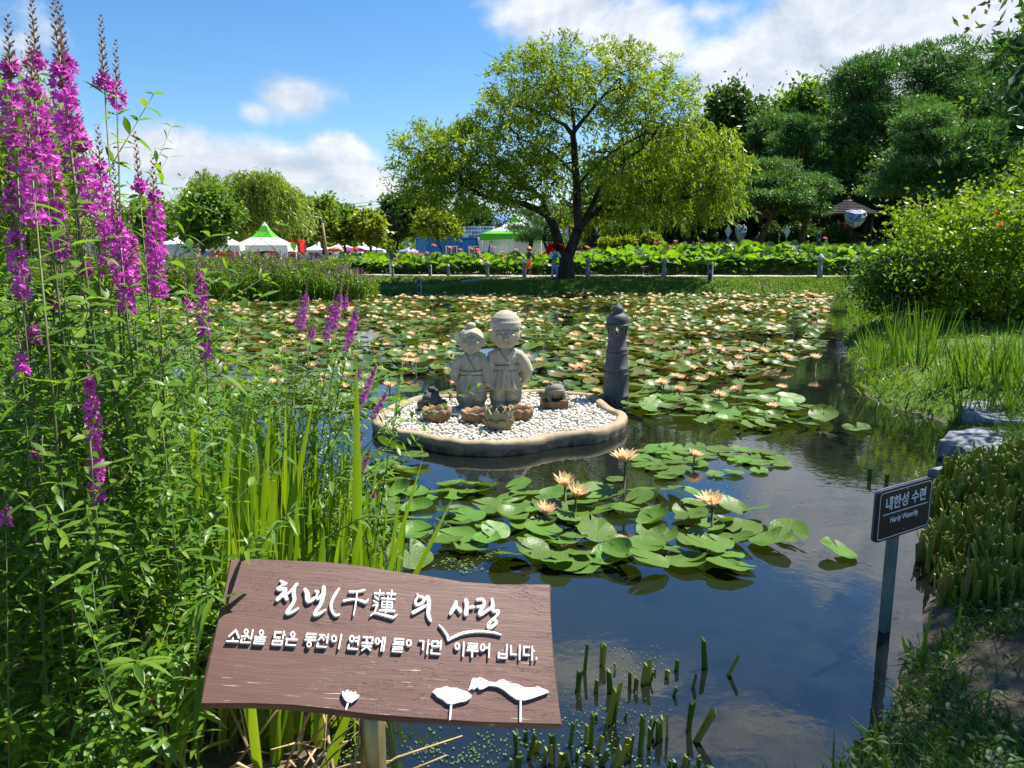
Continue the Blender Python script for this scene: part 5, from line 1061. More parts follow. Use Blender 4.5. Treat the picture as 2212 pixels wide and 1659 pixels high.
# lotus lower fringe: grassy weeds
# reed bed with loosestrife far left
rg = np.random.default_rng(220); m = MB(); n = 7600
x = rg.uniform(-24, -5.1, n); y = 26.5 + rg.uniform(0, 1, n) * 3.4; k = (x < -5.7) | (y < 29); x, y = x[k], y[k]; n = len(x); z0 = np.maximum(hgt(x, y), 0); top = np.clip(.55 + .38 * rg.uniform(0, 1, n) + .10 * wob(x, y), .4, 1.05)
top *= np.where(x > -6.4, .8, 1)
for L_, W_, s_ in ((1.0, .05, .35),):
    P = np.column_stack([x, y, z0]); D = unit(np.column_stack([rg.normal(0, .12, n), rg.normal(0, .12, n), np.ones(n)])); a = rg.uniform(0, 6.28, n); U = np.column_stack([np.cos(a), np.sin(a), 0 * a])
    m.lance(P, D, U, top * 1.0, .05, rg.uniform(0, .25, n), 0, (.9, 1, .6, .05))
ci = np.repeat(np.arange(n), 16); N2 = len(ci); P = np.column_stack([x[ci] + rg.normal(0, .05, N2), y[ci] + rg.normal(0, .05, N2), z0[ci] + top[ci] * rg.uniform(.35, 1.12, N2)]); D = unit(rdir(rg, N2) + np.array([0, 0, .4])); m.quads(P, D, unit(np.cross(D, rdir(rg, N2))), rg.uniform(.08, .15, N2), .045, 1)
tag(m.build('reed_bed', [M['flag'], M['broad']]), kind='stuff')
m = MB(); k = rg.permutation(n)[:760]; k = k[(y[k] > 26.6)]; px, py, pz_ = x[k], y[k], z0[k] + top[k] * 1.02
for j in range(len(k)):
    q = 16; hh_ = rg.uniform(.16, .34); P = np.column_stack([px[j] + rg.normal(0, .018, q), py[j] + rg.normal(0, .018, q), pz_[j] + np.linspace(0, hh_, q)]); D = unit(rdir(rg, q) + np.array([0, 0, .2])); cc = np.array([.42, .10, .34]) * rg.uniform(.6, 1.15) + np.array([.08, .05, .04]); m.quads(P, D, unit(np.cross(D, rdir(rg, q))), .055, .035, 0, c=np.tile(cc, (q, 1)))
    m.tube([(px[j], py[j], pz_[j] - .5), (px[j], py[j], pz_[j] + hh_ + .06)], .010, 4, 1, False, col=(.2, .2, .1))
tag(m.build('loosestrife_spikes', [M['petal'], M['stem']]), kind='stuff')

# ------------------------------------------------------------------ water lilies
def pad_geo(seed, fine=True, curl=.0):
    rg = np.random.default_rng(seed); ns = 26 if fine else 12; nr = 5 if fine else 2; gap = rg.uniform(.05, .28)
    a = np.linspace(gap, 2 * pi - gap, ns); rr = np.linspace(.10, 1, nr + 1)[0:] if fine else np.array([.5, 1.0]); ph = rg.uniform(0, 6, 4); V = [np.array([[0, 0, .0]])]
    for r in rr:
        lobe = 1 + .05 * np.sin(2 * a + ph[0]) + .025 * np.sin(5 * a + ph[1]); lobe = lobe * (1 + .10 * np.exp(-((a - gap) / .35) ** 2) + .10 * np.exp(-((2 * pi - gap - a) / .35) ** 2))
        zz = r ** 3 * (curl * (.5 + .5 * np.sin(a + ph[2])) + .035 * np.sin(3 * a + ph[3]) + .018 * np.sin(7 * a + ph[0])) + .03 * r * r + .5 * curl * r ** 2 * (np.exp(-((a - gap) / .5) ** 2) + np.exp(-((2 * pi - gap - a) / .5) ** 2))
        V.append(np.column_stack([r * lobe * np.cos(a), r * lobe * np.sin(a) * .93, zz]))
    f = [(0, 1 + k, 2 + k) for k in range(ns - 1)]; nr_ = len(rr)
    for i in range(nr_ - 1): f += [(1 + i * ns + k, 1 + (i + 1) * ns + k, 1 + (i + 1) * ns + k + 1, 1 + i * ns + k + 1) for k in range(ns - 1)]
    return np.concatenate(V) * .5, f
PG = [pad_geo(s_, True, c_) for s_, c_ in [(1, .02), (2, .06), (3, .13), (4, .03), (5, .22), (6, .09), (7, .02), (8, .42)]]
PM = []
for i, (V, f) in enumerate(PG): m = MB(); m.add(V, f); PM.append(m.mesh('lily_pad', M['pad']))
PF = [pad_geo(20 + s_, False, c_) for s_, c_ in enumerate([.03, .15, .3, .08, .45, .2])]
def inpoly(poly, x, y): return sdist(np.array(poly), x, y) < 0
def vpoly(pts, z=0): return np.array([onz(u, v, z)[:2] for u, v in pts])
RIM_V = [(801, 901), (808, 891), (827, 879), (866, 864), (893, 855), (935, 851), (988, 850), (1060, 851), (1131, 840), (1170, 838.5), (1232, 844.5), (1275, 848), (1292, 853), (1307, 865.5), (1328, 882), (1351, 888), (1357, 897), (1353, 905), (1327, 919), (1304, 926.5), (1274, 932), (1232, 934), (1190, 940), (1150, 950), (1105, 955), (1060, 956), (1010, 954), (976, 952), (935, 944), (887, 934), (828, 923.5), (806, 913)]
ISZ = .13; RIM = vpoly(RIM_V, ISZ)
rg = np.random.default_rng(300)
pads = []                                      # x, y, z, size, tilt, kind, zone
def open_right(y): return np.interp(y, [6.6, 7.0, 7.6, 8.3, 9.2, 10.2, 11.5, 14, 18.6, 24, 30.5], [2.2, 2.9, 3.2, 3.15, 3.3, 3.7, 4.4, 5.9, 8.0, 10.0, 13.2])
def patch(n_, poly, smin, smax, mind, zone, lift=.06, tilt=.16):
    x0, y0 = poly.min(0); x1, y1 = poly.max(0); got = []
    for _ in range(n_ * 30):
        q = np.array([rg.uniform(x0, x1), rg.uniform(y0, y1)])
        if len(got) >= n_: break
        if inpoly(poly, q[:1], q[1:])[0] and all((q[0] - g_[0]) ** 2 + (q[1] - g_[1]) ** 2 > mind ** 2 for g_ in got):
            got.append(q); pads.append((q[0], q[1], rg.uniform(.004, lift), rg.uniform(smin, smax), tilt, zone))
patch(84, vpoly([(850, 1215), (880, 1150), (905, 1080), (985, 1045), (1200, 1050), (1330, 1062), (1480, 1060), (1560, 1085), (1665, 1110), (1600, 1165), (1590, 1240), (1490, 1240), (1340, 1240), (1190, 1225), (1060, 1215), (960, 1195)]), .17, .27, .115, 'near', .045, .14)
patch(26, vpoly([(690, 1190), (720, 1060), (800, 985), (890, 990), (915, 1040), (880, 1120), (800, 1200)]), .2, .29, .15, 'nearleft', .06, .16)
patch(22, vpoly([(1385, 1010), (1375, 985), (1440, 962), (1500, 965), (1540, 985), (1500, 1010), (1450, 1028)]), .17, .24, .14, 'mid', .02, .05)
patch(14, vpoly([(1540, 975), (1600, 970), (1690, 990), (1685, 1010), (1600, 1000)]), .18, .25, .15, 'mid', .015, .04)
patch(60, vpoly([(1365, 905), (1365, 870), (1500, 850), (1650, 850), (1720, 870), (1800, 905), (1790, 925), (1700, 935), (1600, 930), (1500, 915)]), .22, .31, .16, 'islandright', .06, .13)
for u, v, s_ in [(1702, 1162, .26), (1810, 1200, .22), (1850, 928, .30), (1438, 1035, .19), (1545, 1028, .15), (1585, 1025, .16), (1640, 1020, .16), (1330, 1040, .14), (1575, 1232, .27), (1665, 1180, .27), (1320, 1215, .27), (1220, 1220, .28), (885, 1215, .28), (1100, 1215, .25), (722, 1570, .13), (700, 1600, .12)]: q = onz(u, v); pads.append((q[0], q[1], .012, s_, .05 if v < 1100 else .14, 'single'))
# the main field
sp = .225; X0, Y0 = np.meshgrid(np.arange(-19, 13.5, sp), np.arange(7.1, 31.6, sp)); fx = (X0 + rg.uniform(-.5, .5, X0.shape) * sp * 1.1).ravel(); fy = (Y0 + rg.uniform(-.5, .5, X0.shape) * sp * 1.1).ravel()
gap = np.sin(1.1 * fx + .7 * fy + 2) + np.sin(-.7 * fx + 1.3 * fy + .5) + .7 * np.sin(2.3 * fx + .4 * fy) + .5 * np.sin(.9 * fx - 2.1 * fy + 1)
OPEN = [vpoly(q) for q in ([(895, 664), (975, 664), (975, 680), (880, 680)], [(1120, 660), (1340, 658), (1330, 682), (1120, 684)], [(820, 828), (960, 808), (1000, 846), (830, 872)], [(1690, 690), (1860, 680), (1860, 740), (1700, 745)], [(940, 700), (1000, 695), (1000, 735), (930, 735)], [(1490, 860), (1640, 838), (1700, 862), (1500, 880)])]
keep = (sdist(SHORE, fx, fy) < -.25) & (fx < open_right(fy) - .1) & (sdist(RIM, fx, fy) > .12) & ((fy > 8.15) | (fx < -1.7)) & (gap > -1.15 + .25 * rg.normal(size=len(fx))) & (np.hypot(fx - 1.19, fy - 8.46) > .22) & ((np.abs(fx) < .74 * fy + 1))
for q in OPEN: keep &= ~(inpoly(q, fx, fy) & (rg.uniform(0, 1, len(fx)) < .9))
fx, fy = fx[keep], fy[keep]
for a_, b_ in zip(fx, fy): pads.append((a_, b_, rg.uniform(.005, .07), rg.uniform(.19, .31), .13, 'field'))
pads.sort(key=lambda q: (q[1] + (100 if q[5] == 'field' else 0)))
ZL = {'near': 'glossy green lily pad in the cluster nearest the brown wooden board', 'nearleft': 'lily pad at the pond edge between the flower stand and the stone island', 'mid': 'small flat lily pad floating in the open patch before the dark pagoda lamp', 'islandright': 'lily pad in the drift right of the stone island', 'single': 'lone lily pad floating apart from the drifts', 'field': 'lily pad at the near edge of the wide field around the island'}
SL = {(1702, 1162): 'lone flat lily pad right of the nearest pad cluster', (1810, 1200): 'lone folded dark lily pad between pad cluster and the small black sign', (1850, 928): 'lone pale lily pad in the water left of the slate slabs'}
NPI = 300
def padrot(rg, tl): return rg.normal(0, tl), rg.normal(0, tl), rg.uniform(0, 2 * pi)
for i, q in enumerate(pads[:NPI]):
    k = int(rg.integers(len(PM))) if q[4] > .1 else (0, 3, 6)[int(rg.integers(3))]
    o_ = bpy.data.objects.new('lily_pad', PM[k]); COL.objects.link(o_); rx_, ry_, rz_ = padrot(rg, q[4]); zt = .5 * q[3] * min(.9, math.hypot(rx_, ry_)) * .8
    o_.location = (q[0], q[1], q[2] + zt + .004); o_.rotation_euler = (rx_, ry_, rz_); o_.scale = (q[3],) * 3
    lb = ZL[q[5]]
    for (u, v), l2 in SL.items():
        if np.hypot(*(onz(u, v)[:2] - np.array(q[:2]))) < .02: lb = l2
    tag(o_, lb, 'lily pad', lb)
m = MB()
for q in pads[NPI:]:
    V, f = PF[int(rg.integers(len(PF)))]; rx_, ry_, rz_ = padrot(rg, q[4]); Rm = np.array(Matrix.Rotation(rx_, 3, 'X') @ Matrix.Rotation(ry_, 3, 'Y') @ Matrix.Rotation(rz_, 3, 'Z'))
    zt = .5 * q[3] * math.hypot(rx_, ry_) * .6; m.add(V @ Rm.T * q[3] + np.array([q[0], q[1], q[2] + zt]), f)
for _ in range(420):                            # the side pond carries pads too
    x_, y_ = rg.uniform(-12, -3), rg.uniform(32.1, 34.7)
    if sdist(POND2, np.array([x_]), np.array([y_]))[0] < -.1: V, f = PF[int(rg.integers(6))]; m.add(V * .3 + np.array([x_, y_, .30 + rg.uniform(0, .03)]), f)
tag(m.build('lily_pads', M['pad_far']), kind='stuff')
# flowers
NF = []
for k in range(4):
    rg2 = np.random.default_rng(320 + k); t_ = thing('water_lily', 'x', 'water lily', (0, 0, 0)); op = (.78, .60, .92, .70)[k]
    m = MB(); petals(m, rg2, [(12, .080, .026, op - .18, .008, .14)], [(.82, .42, .30)], (.86, .60, .40)); petals(m, rg2, [(11, .070, .021, op + .25, .008, .12), (9, .058, .017, op + .45, .006, .08)], [(.86, .62, .33)], (.88, .77, .42)); pe = m.build('petals', M['petal'], t_); pe.location = (0, 0, 1)
    m = MB(); n = 26; D = unit(np.column_stack([rg2.normal(0, .5, n), rg2.normal(0, .5, n), np.ones(n)])); m.quads(np.zeros((n, 3)), D, unit(np.cross(D, rdir(rg2, n))), .036, .006, c=np.tile([.85, .60, .05], (n, 1))); s2 = m.build('stamens', M['petal'], pe)
    m = MB(); m.tube([(0, 0, -.3), (.01, 0, .5), (0, 0, 1)], .0065, 6); m.build('stem', M['stem_red'], t_); NF.append(t_)
m0 = MB(); rg2 = np.random.default_rng(330); FF = []
for k in range(4):
    m = MB(); op = (.55, .7, .42, .8)[k]; 
    for (n, L, W, e0, c) in ((9, .092, .040, op, (.87, .61, .37)), (8, .080, .034, op + .35, (.89, .75, .40)), (6, .06, .030, op + .65, (.88, .78, .45))):
        a = np.linspace(0, 2 * pi, n, endpoint=False) + rg2.uniform(0, 6); D = np.column_stack([np.cos(a) * cos(e0), np.sin(a) * cos(e0), np.full(n, sin(e0))]); S = np.column_stack([-np.sin(a), np.cos(a), 0 * a]); m.quads(np.zeros((n, 3)), D, S, L, W, c=np.tile(c, (n, 1)), mid=.6)
    FF.append(m)
FM = [q.mesh('water_lily', M['petal']) for q in FF]
flw = [(1545, 1118, .16, 1150, .16), (1352, 1022, .17, 1075, .24), (1222, 1065, .15, 1110, .16), (1240, 1086, .14, 1118, .14), (1180, 1122, .13, 1135, .07), (1493, 987, .12, 1003, .06), (1687, 885, .13, 900, .08), (1558, 853, .14, 872, .08), (1595, 842, .14, 860, .08), (1433, 828, .13, 850, .1), (1460, 813, .14, 835, .1), (1766, 772, .16, 800, .15), (1700, 765, .16, 790, .1), (1262, 700, .13, 712, .1), (1090, 800, .14, 820, .1), (1230, 796, .15, 815, .1), (1247, 790, .15, 812, .1), (870, 780, .15, 800, .12), (897, 785, .15, 805, .12), (880, 765, .14, 785, .1), (936, 775, .13, 790, .08), (845, 840, .15, 862, .12), (595, 830, .17, 850, .1), (1690, 835, .12, 850, .06), (1500, 800, .13, 815, .1), (1600, 775, .14, 795, .12), (1140, 775, .14, 790, .1), (1820, 760, .0, 770, .1)]
fl = [];
for u, v, s_, vb_, h_ in flw:
    if s_ > 0: q = onz(u, vb_); fl.append((q[0], q[1], h_ * 1.1, s_ / .15 * 1.28, True))
pw_ = np.exp(1.5 * np.sin(1.7 * fx + .6 * fy) * np.sin(1.2 * fy - .5 * fx + 1) + .8 * np.sin(.45 * fx + .8 * fy)); k = rg.choice(len(fx), 640, replace=False, p=pw_ / pw_.sum()); fxx, fyy = fx[k], fy[k]; kk = (np.hypot(fxx - 1.19, fyy - 8.46) > .6); fxx, fyy = fxx[kk], fyy[kk]
for a_, b_ in zip(fxx, fyy): fl.append((a_ + .05, b_ - .05, rg.uniform(.05, .16), rg.uniform(.7, 1.25) * (1 + .25 * (b_ > 15)), False))
fl.sort(key=lambda q: q[1]); used = [False] * 4; m = MB()
def flabel(x, y):
    if y < 5.2: return 'open peach and yellow water lily over the nearest pad cluster'
    if y < 8.8 and x > 1.0: return 'peach water lily among the pads right of the stone island'
    if y < 12: return 'peach water lily in the field just behind the statues' if x > -1.5 else 'peach water lily in the field left of the island, behind the green blades'
    if y < 18: return 'small peach water lily in the middle of the pad field'
    return 'tiny pale peach water lily in the far part of the pad field'
near1 = iter(['tallest peach water lily of the near cluster, standing high on its stalk', 'peach water lily of the near cluster, left of the pair', 'peach water lily of the near pair', 'peach water lily half hidden in the near cluster leaves', 'pale yellow water lily at the right of the near cluster'])
for i, q in enumerate(fl):
    if i < 300:
        lb = flabel(q[0], q[1])
        if q[1] < 13:
            k = int(rg.integers(4)); o_ = NF[k] if not used[k] else dup(NF[k]); used[k] = True; hgt_ = q[2]
            o_.location = (q[0], q[1], hgt_ - 1); o_.rotation_euler = (rg.normal(0, .04), rg.normal(0, .04), rg.uniform(0, 6)); o_.scale = (q[3], q[3], 1)
            for c_ in o_.children:
                if c_.name.startswith('petals'): c_.scale = (1, 1, q[3]); c_.rotation_euler = (rg.normal(0, .18), rg.normal(0, .18), 0)
            tag(o_, lb, 'water lily', lb)
        else:
            o_ = bpy.data.objects.new('water_lily', FM[int(rg.integers(4))]); COL.objects.link(o_); o_.location = (q[0], q[1], q[2]); o_.scale = (q[3],) * 3; o_.rotation_euler = (rg.normal(0, .25), rg.normal(0, .25), rg.uniform(0, 6)); tag(o_, lb, 'water lily', lb)
    else:
        p_ = FF[int(rg.integers(4))]; a = rg.uniform(0, 6.28)
        for V, (f, _, _), c in zip(p_.V, p_.Fc, p_.C): m.add(V @ np.array(Matrix.Rotation(a, 3, 'Z')).T * q[3] + np.array([q[0], q[1], q[2]]), (f - f.min()), 0, False, c)
for k in range(4):
    if not used[k]:
        for c_ in list(NF[k].children_recursive): bpy.data.objects.remove(c_)
        bpy.data.objects.remove(NF[k])
if m.n: tag(m.build('water_lilies', M['petal']), kind='stuff')
# duckweed and floating specks
m = MB()
def weed(n_, poly, cl, s0, s1):
    x0, y0 = poly.min(0); x1, y1 = poly.max(0)
    for _ in range(n_):
        c = np.array([rg.uniform(x0, x1), rg.uniform(y0, y1)])
        if not inpoly(poly, c[:1], c[1:])[0]: continue
        kx = int(rg.integers(3, cl)); d = rg.normal(0, .03, (kx, 2)); 
        for e in d:
            r = rg.uniform(s0, s1); a = np.linspace(0, 2 * pi, 7)[:-1]; m.add(np.column_stack([c[0] + e[0] + r * np.cos(a), c[1] + e[1] + r * np.sin(a), np.full(6, .004 + rg.uniform(0, .004))]), [tuple(range(6))], 0, False)
weed(80, vpoly([(880, 1655), (900, 1590), (1230, 1560), (1330, 1590), (1420, 1650)]), 10, .002, .005)
weed(150, vpoly([(430, 1655), (480, 1540), (760, 1545), (780, 1655)]), 16, .003, .006)
weed(70, vpoly([(1240, 1400), (1420, 1400), (1440, 1560), (1240, 1580)]), 6, .0015, .0035)
weed(40, vpoly([(950, 1190), (1100, 1190), (1080, 1235), (960, 1235)]), 9, .004, .008)
weed(60, vpoly([(1500, 1040), (1950, 1040), (1950, 1300), (1700, 1200)]), 5, .003, .006)
tag(m.build('duckweed', M['duck']), kind='stuff')
# ------------------------------------------------------------------ the stone island with its statues
def stonemat(name, c1, c2, moss=None, sc=9, rough=.9, speck=.0, mz=(.12, .42)):
    mt = bpy.data.materials.new(name); mt.use_nodes = True; t = NT(mt.node_tree); tc = t.n('ShaderNodeTexCoord'); P_ = tc.outputs['Object']
    col = t.mix(t.mapr(t.noise(P_, sc, 6, .65), .32, .68), (*c1, 1), (*c2, 1))
    col = t.mix(t.mapr(t.noise(P_, 170, 2, .5), .56, .72), col, (c1[0] * .45, c1[1] * .45, c1[2] * .45, 1)); col = t.mix(t.mapr(t.noise(P_, 120, 2, .5), .62, .75), col, (min(1, c2[0] * 1.35), min(1, c2[1] * 1.35), min(1, c2[2] * 1.35), 1))
    if moss:
        s_ = t.n('ShaderNodeSeparateXYZ'); t.l(P_, s_.inputs[0]); k = t.m('MULTIPLY', t.mapr(s_.outputs[2], mz[1], mz[0]), t.mapr(t.noise(P_, 7, 5, .7), .30, .62)); col = t.mix(t.m('MULTIPLY', k, .85), col, (*moss, 1))
    p = t.n('ShaderNodeBsdfPrincipled'); t.sock(p.inputs['Base Color'], col); p.inputs['Roughness'].default_value = rough; p.inputs['Specular IOR Level'].default_value = .25
    b = t.n('ShaderNodeBump'); b.inputs['Strength'].default_value = .55; b.inputs['Distance'].default_value = .006; t.l(t.noise(P_, 95, 5, .7), b.inputs['Height']); t.l(b.outputs[0], p.inputs['Normal'])
    o_ = t.n('ShaderNodeOutputMaterial'); t.l(p.outputs[0], o_.inputs[0]); return mt
M['granite'] = stonemat('carved_granite', (.38, .345, .265), (.50, .46, .36), (.16, .14, .075), mz=(.05, .36))
M['rim'] = stonemat('sandy_concrete', (.27, .21, .135), (.37, .295, .20), (.045, .04, .03), 5, mz=(.035, .105))
M['frogdark'] = stonemat('dark_frog_stone', (.055, .055, .052), (.12, .12, .11)); M['froggrey'] = stonemat('weathered_frog_stone', (.15, .145, .12), (.26, .25, .21), (.10, .10, .04), mz=(.02, .16))
M['bowl_r'] = stonemat('rusty_stone', (.22, .125, .065), (.36, .235, .14), (.10, .05, .025), 22, mz=(.0, .2)); M['bowl_g'] = stonemat('mossy_stone', (.17, .165, .09), (.28, .265, .18), (.13, .12, .035), 10, mz=(.0, .2))
M['lampclay'] = stonemat('dark_clay', (.060, .063, .070), (.115, .118, .125), None, 7, .6)
M['pebble'] = pmat('white_pebble', (.56, .53, .46), None, rough=.7, island=.22)
def chaikin(P, n=2):
    P = np.asarray(P, float)
    for _ in range(n): Q = np.roll(P, -1, 0); P = np.stack([P * .75 + Q * .25, P * .25 + Q * .75], 1).reshape(-1, 2)
    return P
RC = chaikin(RIM, 2); nrm = unit(np.roll(RC, -1, 0) - np.roll(RC, 1, 0)); inw = np.column_stack([-nrm[:, 1], nrm[:, 0]])
if inpoly(RIM, *(RC[:1] + inw[:1] * .05).T)[0] == False: inw = -inw
isl = thing('stone_island', 'low scalloped concrete island holding the two statues in the pond', 'planter', (0, 0, 0)); m = MB(); n = len(RC); rg = np.random.default_rng(400); jit = .006 * np.sin(np.arange(n) * .9) + rg.normal(0, .0025, n)
prof = [(.02, -.35), (.015, .0), (.0, .06), (0.0, ISZ - .025), (.012, ISZ - .006), (.03, ISZ), (.075, ISZ + .002), (.095, ISZ - .008), (.105, ISZ - .03), (.11, ISZ - .07)]
V = [np.column_stack([RC + inw * (o_ + jit[:, None] * .6), np.full(n, z_) + jit * .7]) for o_, z_ in prof]
f = [(i * n + k, i * n + (k + 1) % n, (i + 1) * n + (k + 1) % n, (i + 1) * n + k) for i in range(len(prof) - 1) for k in range(n)]
m.add(np.concatenate(V), f); m.build('rim', M['rim'], isl)
IN = RC + inw * .10; m = MB(); m.add(np.column_stack([IN, np.full(n, ISZ - .055)]), [tuple(range(n))]); m.build('bed', pmat('sandy_bed', (.45, .40, .32), (.55, .50, .42), 20, .9), isl)
# white pebbles: nobody could count them
rg = np.random.default_rng(401); IN2 = RC + inw * .118; x0, y0 = IN2.min(0); x1, y1 = IN2.max(0); ctr = IN2.mean(0)
bmx = MB(); bmx.ell((0, 0, 0), (1, 1, 1), seg=8, ring=5); pv0 = bmx.V[0]; pf0 = bmx.Fc[0][0] - 0; m = MB(); N = 5200; px = rg.uniform(x0, x1, N); py = rg.uniform(y0, y1, N); kk = inpoly(IN2, px, py); px, py = px[kk], py[kk]; N = len(px)
pf4 = np.array([tuple(q) for q in pf0])
for i in range(N):
    r = rg.uniform(.010, .021); q = np.array(Matrix.Rotation(rg.uniform(0, 6), 3, 'Z') @ Matrix.Rotation(rg.normal(0, .4), 3, 'X'))
    m.add((pv0 * np.array([r * 1.3, r * .9, r * .68])) @ q.T + np.array([px[i], py[i], ISZ - .052 + rg.uniform(0, .026) + .016 * max(0, 1 - np.hypot(px[i] - ctr[0], py[i] - ctr[1]))]), pf4)
tag(m.build('white_pebbles', M['pebble']), kind='stuff')
m = MB()
for (u, v) in ((1038, 935), (1043, 936), (1140, 858), (1240, 866), (925, 900)):
    q = onz(u, v, ISZ - .03); k = 9; blades(m, q[0] + rg.normal(0, .015, k), q[1] + rg.normal(0, .015, k), np.full(k, ISZ - .04), rg.uniform(.04, .09, k), .005, rg, .3)
tag(m.build('pebble_weeds', M['grass']), kind='stuff')

def hull(m, rings, seg=18):                      # stacked ellipses: (z, cx, cy, rx, ry)
    a = np.linspace(0, 2 * pi, seg, endpoint=False); V = np.concatenate([np.column_stack([cx + rx * np.cos(a), cy + ry * np.sin(a), np.full(seg, z)]) for z, cx, cy, rx, ry in rings]); nr = len(rings)
    f = [(i * seg + k, i * seg + (k + 1) % seg, (i + 1) * seg + (k + 1) % seg, (i + 1) * seg + k) for i in range(nr - 1) for k in range(seg)] + [tuple(range(seg - 1, -1, -1)), tuple((nr - 1) * seg + k for k in range(seg))]
    m.add(V, f)
def onell(c, r, ax_, az_, out=1.0):              # point on the front of a head ellipsoid: sideways angle, height angle
    d = np.array([sin(ax_) * cos(az_), -cos(ax_) * cos(az_), sin(az_)]); return np.array(c) + d * np.array(r) * out
def face(m, c, r, s=1.0, wide=.42):
    for e in (-1, 1):
        p = onell(c, r, e * wide, -.02, .99); m.ell(p, (.038 * s, .022, .024 * s), rot=Matrix.Rotation(e * .35, 3, 'Z') @ Matrix.Rotation(-e * .18, 3, 'Y'))
        m.tube([onell(c, r, e * q, z_, 1.0) for q, z_ in ((wide - .32, -.06), (wide - .2, .16), (wide, .23), (wide + .2, .20), (wide + .36, .10))], .011, 6)
        m.tube([onell(c, r, e * q, z_, 1.0) for q, z_ in ((.12, .16), (.24, .30), (wide, .42), (wide + .25, .42), (wide + .42, .34))], .015, 6)
        m.ell(np.array(c) + np.array([e * r[0] * 1.02, .01, -.005]), (.020 * s, .022, .045 * s))
    m.tube([onell(c, r, 0, .06, .98), onell(c, r, 0, -.08, 1.03), onell(c, r, 0, -.22, 1.09)], [.012, .016, .026], 8); m.ell(onell(c, r, 0, -.23, 1.05), (.03 * s, .026, .014))
    m.tube([onell(c, r, q, z_, 1.015) for q, z_ in ((-.20, -.44), (-.1, -.50), (0, -.52), (.1, -.50), (.20, -.44))], .011, 6); m.tube([onell(c, r, q, z_, 1.012) for q, z_ in ((-.11, -.60), (0, -.62), (.11, -.60))], .011, 6)
    m.ell(onell(c, r, 0, -.86, .98), (.03, .02, .02))
M['groove'] = pmat('dark_line_granite', (.085, .08, .068), (.15, .14, .12), 30, .9)  # darker stone tone for the thin lines drawn on faces and robes
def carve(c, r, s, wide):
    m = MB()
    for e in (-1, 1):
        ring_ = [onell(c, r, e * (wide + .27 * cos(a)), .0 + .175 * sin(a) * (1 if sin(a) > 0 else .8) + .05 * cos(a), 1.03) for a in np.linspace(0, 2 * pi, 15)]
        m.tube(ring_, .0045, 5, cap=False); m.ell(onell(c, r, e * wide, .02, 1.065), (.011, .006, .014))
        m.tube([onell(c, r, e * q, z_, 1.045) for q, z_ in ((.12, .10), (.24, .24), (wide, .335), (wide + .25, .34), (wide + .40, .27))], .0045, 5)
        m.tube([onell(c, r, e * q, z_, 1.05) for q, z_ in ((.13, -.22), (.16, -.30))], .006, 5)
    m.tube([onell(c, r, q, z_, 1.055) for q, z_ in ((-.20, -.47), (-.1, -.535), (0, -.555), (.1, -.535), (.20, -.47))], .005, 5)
    return m
